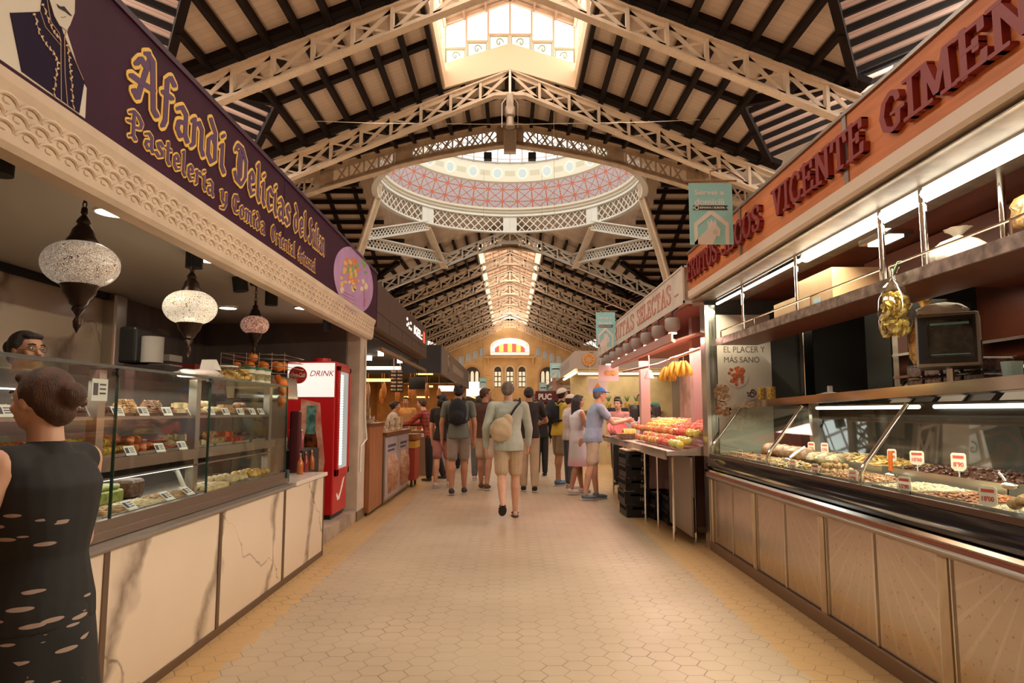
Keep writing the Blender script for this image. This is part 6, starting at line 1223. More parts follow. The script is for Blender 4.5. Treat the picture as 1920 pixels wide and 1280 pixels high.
for i in range(9): x, y = -3.7+.24*i, 16.2+.5*(i % 3); z = 1.75+.1*(i % 2); q = MB(); q.sm = True; q.ell((x, y, z), (.06, .06, .2), 10, 8, nz=.2, seed=i); q.cyl((x, y, z+.18), (x, y, 2.42), .006, 5); q.build('hanging_ham', mat('ham_brown', (.45, .20, .07), .4, var=.3), label=f'brown cured ham hanging in the amber stall, {ordn[i]} from the left', cat='ham')
c = onY(838, 728, 20); q = MB(); q.b2(c[0]-.25, c[0]+.25, 20, 20.05, c[2]-.08, c[2]+.08); q.cur = 1; q.cyl((c[0], 20.02, c[2]+.08), (c[0], 20.02, 2.43), .01, 5); q.build('light_box', [mat('white_panel_lit', (1, .9, .75), .5, emit=(1, .85, .6), es=2.0), BLACKM], label='small bright white light panel at the back of the amber stall', cat='light panel')
# ---- right: fruit stall
PKF = mat('pink_awning', (.62, .26, .20), .6, var=.1); WS = mat('ivory_sign', (.74, .64, .53), .5, var=.08)
t = thing('shop_sign', (1.95, 11, 2.53), 'ivory shop sign with worn red slab letters over the fruit stall', 'sign'); MB().b2(1.90, 1.99, 7.42, 14.7, 2.56, 2.93).build('sign_panel', WS, t); q = MB(); q.b2(1.89, 2.0, 7.36, 14.72, 2.525, 2.56); q.b2(1.89, 2.0, 7.36, 14.72, 2.93, 2.95); q.b2(1.89, 1.91, 7.36, 7.42, 2.53, 2.95); q.build('sign_frame', mat('frame_ivory', (.70, .62, .52), .5), t); MB().b2(1.99, 2.3, 7.36, 7.40, 2.5, 2.97).build('end_face', mat('ochre_board', (.42, .30, .20), .6, var=.15), t)
RW = mat('worn_red', (.50, .12, .07), .6, col2=(.66, .36, .26), vscale=16, stretch=(1, 6, 1.2))
for wd, y0, y1 in (('FRUTAS', 12.7, 10.35), ('SELECTAS', 10.1, 7.95)):
    tot = stroke_len(wd, GS, .10); x = 0; L = y0-y1
    for ch in wd: q = MB(); stroke_text(q, ch, (1.90, y0-x*L/tot, 2.62), (0, -1, 0), (0, 0, 1), L*GS[ch][0]/tot, .24, GS, (.04, .0), .035, .006); q.build('painted_letter', RW, t); x += GS[ch][0]+.10
q = MB(); put_text(q, 'GS', (1.895, 13.4, 2.74), (0, -1, 0), (0, 0, 1), .2, .5, ext=.002); [q.b2(1.895, 1.90, 7.6+.05*k, 7.63+.05*k, 2.66, 2.68) for k in range(4)]; q.build('small_lettering', RW, t)
for i in range(9):
    y = 7.62+.72*i; t = thing('drum_spotlight', (1.8, y, 2.2), f'grey drum shaded spotlight under the ivory sign, {ordn[i]} from the nut stall', 'spotlight'); q = MB(); q.sm = True; q.lathe([(0, 2.40), (.075, 2.40), (.085, 2.385), (.085, 2.29), (.075, 2.27), (.05, 2.25), (.05, 2.235), (0, 2.23)], (1.83, y, 0), 20); q.build('shade', mat('drum_grey', (.38, .33, .29), .5), t); q = MB(); q.tube([(1.83, y, 2.40), (1.83, y+.02, 2.47), (1.90, y+.02, 2.52)], .012, 6); q.build('bracket', BLACK, t)
    q = MB(); q.cyl((1.83, y, 2.229), (1.83, y, 2.222), .045, 14); q.build('bulb', EM, t)
MB().b2(1.95, 4.6, 7.4, 14.7, 2.50, 2.54).build('ceiling', mat('pink_ceiling', (.50, .22, .18), .6), kind='structure')
t = thing('awning', (2.2, 9.2, 2.05), 'folded pink striped awning slanting over the fruit stall', 'awning')
q = MB(); q.prism([(1.72, 2.10), (1.74, 2.085), (2.7, 2.40), (2.7, 2.42)], (0, 7.1, 0), (1, 0, 0), (0, 0, 1), (0, 4.3, 0)); q.build('canopy', PKF, t); q = MB(); q.cyl((1.72, 7.1, 2.09), (1.72, 11.4, 2.09), .02, 8); q.beam((1.70, 7.1, 2.13), (1.70, 11.4, 2.13), .02, .09); q.build('front_bar', mat('pink_bar', (.75, .42, .38), .3, .4), t)
MB().b2(3.6, 3.7, 7.1, 14.5, 0, 2.5).build('wall_stall', mat('pink_wall', (.42, .20, .16), .6, var=.2), kind='structure')
for i, (x, y) in enumerate(((2.28, 8.3), (2.05, 10.4), (3.0, 7.6))): MB().b2(x-.07, x+.07, y-.07, y+.07, 0, 2.5).build('stall_column', mat('mauve_column', (.45, .30, .27), .5), label=['mauve square column behind the hanging bananas', 'mauve square column at the far end of the fruit table', 'mauve square column at the back of the fruit stall'][i], cat='column')
q = MB(); q.tube([(1.8, 10.8, 1.98), (2.0, 9.2, 1.99), (2.05, 7.3, 2.03)], .018, 8); q.tube([(2.28, 8.3, 2.1), (1.95, 8.3, 2.0)], .012, 6); q.build('hanging_rail', mat('pink_rail', (.55, .32, .30), .3, .6), label='thin metal hanging rail along the front of the fruit stall', cat='rail')
q = MB(); q.sm = True; q.cyl((1.9, 9.3, 1.9), (1.9, 9.3, 2.12), .008, 5); q.lathe([(.02, 1.92), (.035, 1.9), (.07, 1.8), (.065, 1.8)], (1.9, 9.3, 0), 16); q.build('lamp_shade', mat('pink_shade', (.75, .45, .42), .5), label='small pale bell shaped lamp on the rail left of the bananas', cat='lamp')
BAN = mat('banana_yellow', (.72, .42, .05), .45, var=.12, vscale=9)
def banana(mb, c, a0, r, L, lean):
    pts = [];
    for k in range(7):
        t_ = k/6; a = a0; rr = .03+L*.30*math.sin(t_*math.pi*.62); pts.append((c[0]+rr*math.cos(a), c[1]+rr*math.sin(a), c[2]-L*t_*.95+lean*t_*t_))
    mb.tube(pts, [r*.35, r*.8, r, r*1.05, r, r*.8, r*.3], 7)
for i, (x, y, z, n_) in enumerate(((1.93, 8.35, 1.90, 6), (1.99, 8.2, 1.95, 8), (2.05, 8.05, 1.95, 7))):
    t = thing('banana_bunch', (x, y, z-.25), ['left bunch of yellow bananas hanging from the rail', 'middle and largest bunch of yellow bananas hanging from the rail', 'right bunch of yellow bananas hanging from the rail'][i], 'bananas')
    for k in range(n_): q = MB(); q.sm = True; banana(q, (x, y, z), 2*math.pi*k/n_, .019, .21, .02); q.build('banana', BAN, t)
    MB().cyl((x, y, z-.02), (x, y, 2.0), .008, 6).build('stalk', mat('stalk_brown', (.2, .14, .04), .6), t)
ft = thing('fruit_table', (2.2, 9.3, 0), 'steel edged fruit display table with chrome legs', 'table')
MB().prism([(1.62, .90), (1.62, .945), (1.80, .95), (2.85, 1.22), (2.85, 1.1), (2.0, .90)], (0, 7.12, 0), (1, 0, 0), (0, 0, 1), (0, 4.7, 0)).build('table_top', mat('table_steel', (.60, .50, .46), .25, .85), ft); MB().b2(1.60, 1.62, 7.12, 11.82, .86, .95).build('front_edge', CHROME, ft)
for x, y in ((1.72, 7.3), (1.75, 8.2), (1.70, 8.7), (1.72, 10.0), (1.72, 11.5), (1.95, 7.3)): MB().cyl((x, y, 0), (x, y, .9), .014, 8).build('leg', CHROME, ft, smooth=40)
MB().b2(1.86, 1.88, 7.12, 8.1, .08, .88).build('side_panel', DSTEEL, ft); MB().b2(2.3, 2.4, 7.12, 11.8, .0, .9).build('back_panel', mat('maroon_cloth', (.10, .035, .03), .7), ft)
FR = {'red_apple': (mat('red_fruit', (.62, .05, .05), .3, col2=(.70, .22, .12), vscale=12), .045), 'yellow_apple': (mat('yellow_fruit', (.74, .52, .08), .3, col2=(.60, .55, .14), vscale=10), .045), 'peach': (mat('peach_fruit', (.80, .36, .12), .45, col2=(.70, .16, .10), vscale=9), .043), 'mango': (mat('mango_fruit', (.82, .45, .06), .4, var=.1), .05)}
pf = {}
def fruit(kind_, x, y, z, rz=0):
    if kind_ not in pf:
        m_, r = FR[kind_]; q = MB(); q.sm = True
        if kind_ == 'mango': q.ell((0, 0, 0), (r*.8, r*1.25, r*.8), 10, 7)
        else: q.lathe([(.0, r*.7), (r*.25, r*.86), (r*.6, r*.85), (r, r*.2), (r*.95, -r*.3), (r*.6, -r*.8), (.0, -r*.8)], (0, 0, 0), 10)
        o = q.build(kind_, m_, label={'red_apple': 'red apple in the fruit display', 'yellow_apple': 'yellow green apple in the fruit display', 'peach': 'orange and red peach in the fruit display', 'mango': 'orange mango in the fruit display'}[kind_], cat='fruit', group=kind_.replace('_', ' ')+'s on the fruit table', origin=(0, 0, 0)); pf[kind_] = o
        if kind_ != 'mango': s_ = MB().cyl((0, 0, r*.7), (.004, 0, r*1.1), .003, 5).build('stem', MATS['stalk_brown'], None, origin=(0, 0, 0)); s_.parent = o; s_.location = (0, 0, 0)
        o.location = (x, y, z); return
    copy_tree(pf[kind_], (x, y, z), (rnd.uniform(-.4, .4), rnd.uniform(-.4, .4), rz))
cnt = 0
for i in range(9):
    for j in range(40):
        x = 1.78+.098*i; y = 7.2+.098*j+(i % 2)*.049
        if y > 11.0 or (y > 9.6 and i < 2): continue
        base = (.95+(x-1.80)*.257)+.05*math.sin(max(0, min(1, (x-1.8)/.8))*3.14) if x > 1.8 else .95; blk = int((y-7.1)/.55); z = base+.052+.035*(1 if 1 < i < 7 else 0)
        if i < 3 and y > 8.3: k_ = 'peach' if (j % 5) else 'yellow_apple'
        else: k_ = [['yellow_apple', 'red_apple', 'yellow_apple'][i//3], ['red_apple', 'red_apple', 'peach'][i//3], ['yellow_apple', 'peach', 'red_apple'][i//3], ['red_apple', 'yellow_apple', 'peach'][i//3], ['peach', 'mango', 'peach'][i//3], 'mango', 'peach', 'red_apple'][min(blk, 7)]
        fruit(k_, x+rnd.uniform(-.008, .008), y+rnd.uniform(-.008, .008), z+rnd.uniform(0, .012), rnd.uniform(0, 6)); cnt += 1
WMR = mat('melon_flesh', (.75, .12, .12), .4); WMG = mat('melon_rind', (.70, .62, .45), .5)
for i in range(3):
    x, y = 1.72+.03*i, 11.35-.16*i; t = thing('watermelon_half', (x, y, .98), f'cut watermelon half at the far corner of the fruit table, {["left", "middle", "right"][i]} of three', 'watermelon'); M = Matrix.Rotation(R(62), 3, 'X') @ Matrix.Rotation(R(10), 3, 'Y')
    q = MB(); q.sm = True; q.lathe([(.12*math.sin(a), -.12*math.cos(a)) for a in [math.pi/2*k/7 for k in range(8)]], (x, y, 1.09), 20, M); q.build('rind', WMG, t); q = MB(); q.lathe([(.0, .001), (.112, .001), (.12, -.004)], (x, y, 1.09), 20, M); q.build('flesh', WMR, t)
t = thing('banana_basket', (1.78, 10.3, .955), 'low wicker basket of yellow bananas on the fruit table', 'basket'); q = MB(); q.sm = True; q.lathe([(0, .955), (.16, .955), (.20, 1.03), (.19, 1.03), (.15, .97), (0, .965)], (1.78, 10.3, 0), 20); q.build('basket', mat('wicker', (.50, .32, .18), .7, var=.3, vscale=40, bump=.8), t)
for k in range(6): q = MB(); q.sm = True; q.tube([(1.70+.03*k, 10.16, 1.03), (1.71+.03*k, 10.24, 1.08), (1.71+.03*k, 10.34, 1.085), (1.70+.03*k, 10.44, 1.04)], [.008, .022, .022, .008], 7); q.build('banana', BAN, t)
for i in range(10):
    y, z = 7.5+.33*(i//2), 1.27+.09*(i % 2); x = 2.75; q = MB(); q.b2(x-.15, x+.15, y-.14, y+.14, z, z+.075); q.build('fruit_punnet', mat('punnet', (.42, .12, .10), .25, var=.5, vscale=25), label=f'clear punnet of red berries stacked behind the apples, {["lower", "upper"][i % 2]} one of the {ordn[i//2]} pair', cat='punnet')
# crates
CRB = mat('crate_black', (.012, .012, .014), .45); CTX = mat('crate_print', (.55, .5, .45), .6)
for s_, (cx, cy, n_, rz) in enumerate(((1.64, 9.2, 5, .02), (1.95, 9.0, 2, .12), (2.05, 8.55, 2, -.05))):
    for k in range(n_):
        w_, d_, h_ = .30, .50, .165; z0 = .002+k*(h_+.002); x0 = cx+rnd.uniform(-.012, .012)
        t = thing('plastic_crate', (x0, cy, z0), f'black plastic crate under the fruit table, {ordn[k]} from the floor in the {["aisle side", "middle", "inner"][s_]} stack', 'crate'); M = Matrix.Rotation(rz, 3, 'Z'); C = Vector((x0, cy, z0))
        q = MB(); q.box(C+Vector((0, 0, .006)), (w_, d_, .012), M)
        for sx in (-1, 1):
            q.box(C+M @ Vector((sx*w_/2, 0, h_*.25)), (.008, d_, h_*.4), M); q.box(C+M @ Vector((sx*w_/2, 0, h_*.88)), (.016, d_, h_*.2), M); [q.box(C+M @ Vector((sx*w_/2, dy, h_*.6)), (.008, .03, h_*.5), M) for dy in (-.23, -.11, .0, .11, .23)]
        for sy in (-1, 1):
            q.box(C+M @ Vector((0, sy*d_/2, h_*.3)), (w_, .008, h_*.6), M); q.box(C+M @ Vector((0, sy*d_/2, h_*.9)), (w_, .016, h_*.18), M); [q.box(C+M @ Vector((dx, sy*d_/2, h_*.6)), (.07, .008, h_*.6), M) for dx in (-.11, .11)]
        q.build('crate', CRB, t); q = MB(); p = C+M @ Vector((.07, -d_/2-.006, h_*.4)); put_text(q, '16', p, M @ Vector((1, 0, 0)), (0, 0, 1), .045, ext=.001, bold=.01); q.build('print', CTX, t)
MB().b2(1.50, 1.80, 8.93, 9.47, .842, .858).build('wooden_board', mat('pale_board', (.42, .30, .18), .6), label='thin wooden board lying on top of the aisle side crate stack', cat='board')
MB().b2(2.7, 3.5, 13.2, 14.4, 0, .95).build('produce_counter', mat('stand_dark', (.05, .03, .028), .5), label='dark produce counter beyond the fruit table', cat='counter')
# ---- bright yellow stall beyond, orange logo sign
CW = mat('cream_stall', (.66, .52, .30), .6, var=.08); t = thing('shop_sign', (2.6, 17.0, 2.4), 'pale corner fascia with an orange slice logo beyond the fruit stall', 'sign')
MB().b2(1.62, 4.5, 16.9, 17.0, 2.42, 2.86).build('front_fascia', mat('pale_fascia', (.62, .52, .44), .5), t); MB().b2(1.62, 1.70, 17.0, 26, 2.42, 2.86).build('side_fascia', MATS['pale_fascia'], t)
c = Vector(onY(1104, 674, 16.89)); q = MB(); q.cyl(c, c-Vector((0, .01, 0)), .165, 28); q.build('orange_disc', mat('orange_logo', (.85, .33, .04), .5), t); q = MB()
for k in range(9): a = 2*math.pi*k/9; q.beam(c-Vector((0, .012, 0)), c+Vector((.13*math.cos(a), -.012, .13*math.sin(a))), .012, .008, up=(0, 1, 0))
q.lathe([(.135, 0), (.15, 0), (.15, .003), (.135, .003)], c-Vector((0, .011, 0)), 28, Matrix.Rotation(R(90), 3, 'X')); q.build('slice_lines', mat('pale_orange', (.9, .70, .45), .5), t); q = MB(); q.ell(c+Vector((.06, -.01, .2)), (.07, .006, .02), 10, 6); q.build('leaf', mat('logo_leaf', (.55, .45, .12), .5), t)
q = MB(); [q.b2(1.612, 1.62, 18.6+.5*k, 18.85+.5*k, 2.55, 2.75) for k in range(9)]; q.build('faint_lettering', mat('grey_letters', (.45, .40, .36), .5), t)
MB().b2(1.7, 4.6, 17.0, 26, 2.36, 2.42).build('ceiling', CW, kind='structure'); MB().b2(1.72, 4.6, 19.4, 19.5, 0, 2.4).build('wall_stall', CW, kind='structure')
for i, (a, b) in enumerate((((1.7, 17.0, 2.30), (4.2, 17.0, 2.30)), ((1.66, 17.1, 2.34), (1.66, 21, 2.34)))): q = MB(); q.beam(a, b, .05, .05); q.build('strip_light', mat('warm_strip', (1, .9, .7), .5, emit=(1, .88, .6), es=3), label=['long bright strip light across the front of the cream stall', 'bright strip light running down the aisle side of the cream stall'][i], cat='light')
t = thing('stall_shelf', (3.1, 19.2, 1.4), 'cream shelf with pineapples and melons at the back of the bright stall', 'shelf'); MB().b2(2.0, 4.3, 19.0, 19.38, 1.38, 1.42).build('board', CW, t); MB().b2(2.0, 4.3, 18.0, 18.2, 0, 1.15).build('counter_front', CW, t)
for i in range(6):
    x = 2.5+.26*i; t = thing('pineapple', (x, 19.15, 1.42), f'pineapple on the cream stall shelf, {ordn[i]} from the left', 'pineapple'); q = MB(); q.sm = True; q.ell((x, 19.15, 1.53), (.08, .08, .115), 10, 8); q.build('fruit', mat('pineapple_skin', (.50, .30, .08), .5, var=.4, vscale=30, bump=.8), t)
    q = MB(); [q.cone((x, 19.15, 1.63), (x+.09*math.cos(a), 19.15+.05*math.sin(a), 1.82-.02*(k % 3)), .02, .002, 5) for k, a in enumerate([k*.8 for k in range(8)])]; q.build('crown', mat('pineapple_leaf', (.10, .20, .06), .5), t)
for i, (px, py, Y, w_, h_, l, k_) in enumerate(((1141, 699, 12.0, .36, .28, 'pale pink card sign with fruit pictures hanging over the fruit stall', 0), (1121, 724, 12.6, .36, .28, 'white and pink card sign with an orange triangle hanging below the pink card', 1))):
    c = Vector(onY(px, py, Y)); t = thing('hanging_card', (c.x, c.y, c.z-h_/2), l, 'card sign'); MB().b2(c.x-w_/2, c.x+w_/2, Y, Y+.01, c.z-h_/2, c.z+h_/2).build('card', mat('pink_card', (.78, .52, .52), .5) if k_ == 0 else mat('pale_card', (.80, .66, .62), .5), t)
    q = MB()
    if k_ == 0: [q.ell((c.x+dx, Y-.003, c.z), (.06, .004, .05), 12, 6) for dx in (-.02, .08)]
    else: q.prism([(c.x-.1, c.z-.06), (c.x+.08, c.z-.06), (c.x+.0, c.z+.07)], (0, Y, 0), (1, 0, 0), (0, 0, 1), (0, -.004, 0))
    q.build('picture', mat('card_red', (.75, .16, .10), .5, col2=(.75, .5, .1), vscale=12) if k_ == 0 else MATS['orange_logo'], t)
    [MB().cyl((c.x+s*w_*.4, Y+.005, c.z+h_/2), (c.x+s*w_*.4, Y+.005, 2.56), .003, 4).build('string', STEEL, t) for s in (-1, 1)]
# ---- banners
TEAL = mat('teal_banner', (.40, .82, .84), .6); WB = mat('banner_white', (.95, .93, .88), .6)
def banner(px0, px1, py0, py1, Y, lab, rz=0, full=True):
    a, b = Vector(onY(px0, py0, Y)), Vector(onY(px1, py1, Y)); cx, w_, z0, z1 = (a.x+b.x)/2, b.x-a.x, b.z, a.z; t = thing('hanging_banner', (cx, Y, z0), lab, 'banner'); H = z1-z0
    MB().b2(a.x, b.x, Y, Y+.006, z0, z1).build('sheet', TEAL, t); q = MB(); q.cyl((a.x-.04, Y+.003, z1+.02), (b.x+.04, Y+.003, z1+.02), .008, 6); q.tube([(cx, Y+.003, z1+.02), (cx, Y+.003, z1+.1), (cx+.12, Y+.003, z1+.13), (cx+.32, Y+.15, z1+.08)], .008, 6); (q.cyl((cx, Y+.003, z1+.05), (cx, Y+.003, 12.2), .006, 5) if not full else None); q.build('rod', mat('rod_brown', (.40, .25, .15), .4, .4), t)
    y = Y-.001; u, v = (1, 0, 0), (0, 0, 1); X = lambda f: a.x+w_*f; Z = lambda f: z0+H*f; q = MB(); P = lambda pts: q.prism([(X(i), Z(j)) for i, j in pts], (0, y, 0), u, v, (0, -.002, 0))
    if full: put_text(q, 'Servei a', (X(.47), y, Z(.845)), u, v, H*.085, w_*.68, bold=.02, ext=.001); put_text(q, 'domicili', (X(.47), y, Z(.69)), u, v, H*.10, w_*.68, bold=.02, ext=.001)
    else: P([(.15, .80), (.85, .80), (.85, .87), (.15, .87)]); P([(.15, .66), (.85, .66), (.85, .73), (.15, .73)])
    P([(.10, .0), (.10, .34), (.44, .54), (.56, .54), (.90, .34), (.90, 0), (.82, 0), (.82, .30), (.50, .48), (.18, .30), (.18, 0)])
    q.build('house_outline', WB, t); q = MB(); P([(.06, .0), (.22, .12), (.40, .24), (.42, .32), (.40, .40), (.46, .34), (.50, .41), (.54, .34), (.60, .40), (.62, .31), (.70, .24), (.69, .15), (.66, .12), (.62, .15), (.58, .10), (.52, 0)]); q.build('bird_head', WB, t)
    q = MB(); q.lathe([(w_*.035, 0), (w_*.05, 0)], (X(.585), y-.003, Z(.20)), 14, Matrix.Rotation(R(90), 3, 'X')); q.build('bird_eye', TEAL, t)
    q = MB(); P([(.08, .56), (.14, .595), (.08, .63), (.90, .63), (.84, .595), (.90, .56)]); q.build('ribbon', mat('ribbon_black', (.03, .035, .035), .6), t)
    y = Y-.0035
    q = MB(); 
    if full: put_text(q, 'ESPANYA I EUROPA', (X(.53), y, Z(.595)), u, v, H*.035, w_*.58, bold=.03, ext=.0005)
    q.lathe([(w_*.035, 0), (w_*.055, 0)], (X(.17), y, Z(.595)), 14, Matrix.Rotation(R(90), 3, 'X')); q.build('ribbon_text', WB, t)
banner(1291, 1376, 343, 458, 5.35, 'teal home delivery banner hanging beside the orange sign, largest and nearest'); banner(1117, 1154, 585, 650, 12.0, 'teal home delivery banner at the far end of the ivory fruit sign'); banner(1031, 1052, 680, 708, 22, 'small teal banner hanging before the right arch of the end wall', full=False)
banner(1011, 1025, 717, 741, 30, 'tiny far teal banner above the dark red sign', full=False); banner(899, 912, 708, 728, 30, 'tiny far teal banner on the left side of the aisle', full=False)
c1, c2 = Vector(onY(1004, 733, 27)), Vector(onY(1038, 754, 27)); t = thing('shop_sign', ((c1.x+c2.x)/2, 27, c2.z), 'far dark red sign with white capital letters over the right stalls', 'sign'); MB().b2(c1.x, c2.x+1.5, 27, 27.1, c2.z, c1.z).build('panel', mat('maroon_sign', (.14, .02, .03), .5), t); MB().b2(c2.x+1.3, c2.x+1.4, 27.1, 27.2, 0, c1.z).build('post', DSTEEL, t); q = MB(); put_text(q, 'PUC', ((c1.x+c2.x)/2+.02, 26.99, (c1.z+c2.z)/2), (1, 0, 0), (0, 0, 1), .24, .52, bold=.04, ext=.004); q.build('letters', WLOGO, t)
MB().b2(1.5, 1.85, 24, 24.2, 2.1, 2.6).build('hanging_card', mat('far_pink', (.45, .28, .24), .6), label='dim brownish card hanging right of the tiny far teal banner', cat='card sign')
# ---- rows of further stalls
for i in range(12):
    s = (-1, 1)[i % 2]; y0 = 27.6+(i//2)*9.8; L = 8.6; x = s*2.05
    t = thing('market_stall', (s*3.2, y0+L/2, 0), f'distant market stall on the {["left", "right"][i % 2]} side of the aisle, {ordn[i//2]} beyond the dome', 'stall')
    col = [(.50, .42, .35), (.22, .15, .12), (.55, .48, .40), (.12, .16, .12), (.40, .16, .10), (.50, .40, .25)][(i*5) % 6]
    MB().b2(x, x+s*2.4, y0, y0+L, 2.3, 2.85).build('fascia', mat('stall_fascia_%d' % (col[0]*100), col, .6, var=.1), t); MB().b2(x+s*.1, x+s*.9, y0, y0+L, 0, 1.0).build('counter', mat('stall_counter', (.30, .22, .17), .5, var=.2), t); MB().b2(x+s*2.3, x+s*2.4, y0, y0+L, 0, 2.3).build('back_wall', AW if i % 3 else CW, t); MB().b2(x+s*.15, x+s*.25, y0+.3, y0+L-.3, 2.22, 2.28).build('strip_light', WLIT if i % 2 else AMB, t)
    q = MB(); q.sm = True; [q.ell((x+s*rnd.uniform(.2, .8), y0+.2+(L-.4)*k/26, 1.06), (.13, .15, .1), 7, 5, nz=.4, seed=k) for k in range(27)]; q.build('goods', mat(['goods_red', 'goods_ochre', 'goods_green'][i % 3], [(.45, .10, .06), (.55, .36, .16), (.22, .26, .08)][i % 3], .6, var=.5, vscale=6), t)
t = thing('lit_sign', (-1.65, 31, 1.95), 'bright white backlit sign far down the left side of the aisle', 'sign'); c = onY(893, 728, 31); MB().b2(c[0]-.45, c[0]+.35, 31, 31.1, c[2]-.35, c[2]+.3).build('panel', mat('far_white_lit', (1, .95, .9), .5, emit=(1, .93, .85), es=1.2), t); MB().cyl((c[0], 31.15, 0), (c[0], 31.15, c[2]+.2), .04, 8).build('pole', STEEL, t)
# plain cores of the outer rows keep the hall's side views closed
for s, sd in ((-1, 'left'), (1, 'right')):
    MB().b2(s*4.9, s*5.1, 8.8 if s < 0 else 7.2, 86, 0, 3.0).build('wall_'+sd, mat('rear_partition', (.20, .15, .11), .7), kind='structure')
# ================================================================== PEOPLE
rnd = random.Random(9)
SK = {'fair': mat('skin_fair', (.66, .37, .25), .5, var=.06), 'tan': mat('skin_tan', (.50, .25, .15), .5, var=.06), 'brown': mat('skin_brown', (.32, .15, .09), .5, var=.06)}
HA = {'dark': mat('hair_dark', (.018, .012, .010), .5, var=.3, bump=.6, bscale=60, stretch=(6, 6, 1)), 'brown': mat('hair_brown', (.09, .035, .018), .5, var=.35, bump=.6, bscale=60, stretch=(6, 6, 1)), 'grey': mat('hair_grey', (.20, .16, .13), .6, var=.3, bump=.6, bscale=60, stretch=(6, 6, 1))}
def cloth(n, c, **k): return mat('cloth_'+n, c, .85, var=k.pop('var', .10), vscale=k.pop('vscale', 5), bump=.7, bscale=9, **k)
EYEW = mat('eye_white', (.75, .72, .68), .2); LIP = mat('lips', (.42, .14, .11), .45)
def remeshed(mb, name, m, parent, vox=.010, it=3, kind=None, fac=.5):
    o = mb.build('tmp', m, parent=None, origin=(0, 0, 0)); r = o.modifiers.new('r', 'REMESH'); r.mode = 'VOXEL'; r.voxel_size = vox
    s = o.modifiers.new('s', 'SMOOTH'); s.factor = fac; s.iterations = it
    bpy.context.view_layer.update(); me = bpy.data.meshes.new_from_object(o.evaluated_get(bpy.context.evaluated_depsgraph_get()))
    bpy.data.objects.remove(o); me.name = name; me.materials.clear(); me.materials.append(m); me.polygons.foreach_set('use_smooth', [True]*len(me.polygons))
    o = bpy.data.objects.new(name, me); COL.objects.link(o); o.parent = parent; WLOC[o.name] = Vector((0, 0, 0)); return o
def loft(mb, rings, n=20, p=2.3):
    vs = []
    for c, rx, ry in rings:
        for k in range(n):
            a = 2*math.pi*k/n; ca, sa = math.cos(a), math.sin(a); vs.append((c.x+rx*math.copysign(abs(ca)**(2/p), ca), c.y+ry*math.copysign(abs(sa)**(2/p), sa), c.z))
    m = len(rings); mb.add(vs, [(j*n+i, j*n+(i+1) % n, (j+1)*n+(i+1) % n, (j+1)*n+i) for j in range(m-1) for i in range(n)]+[tuple(range(n)), tuple(range(m*n-1, (m-1)*n-1, -1))])
def limb(mb, a, b, ra, rb, n=12): mb.cone(a, b, ra, rb, n); mb.ell(a, ra, n, 8); mb.ell(b, rb, n, 8)
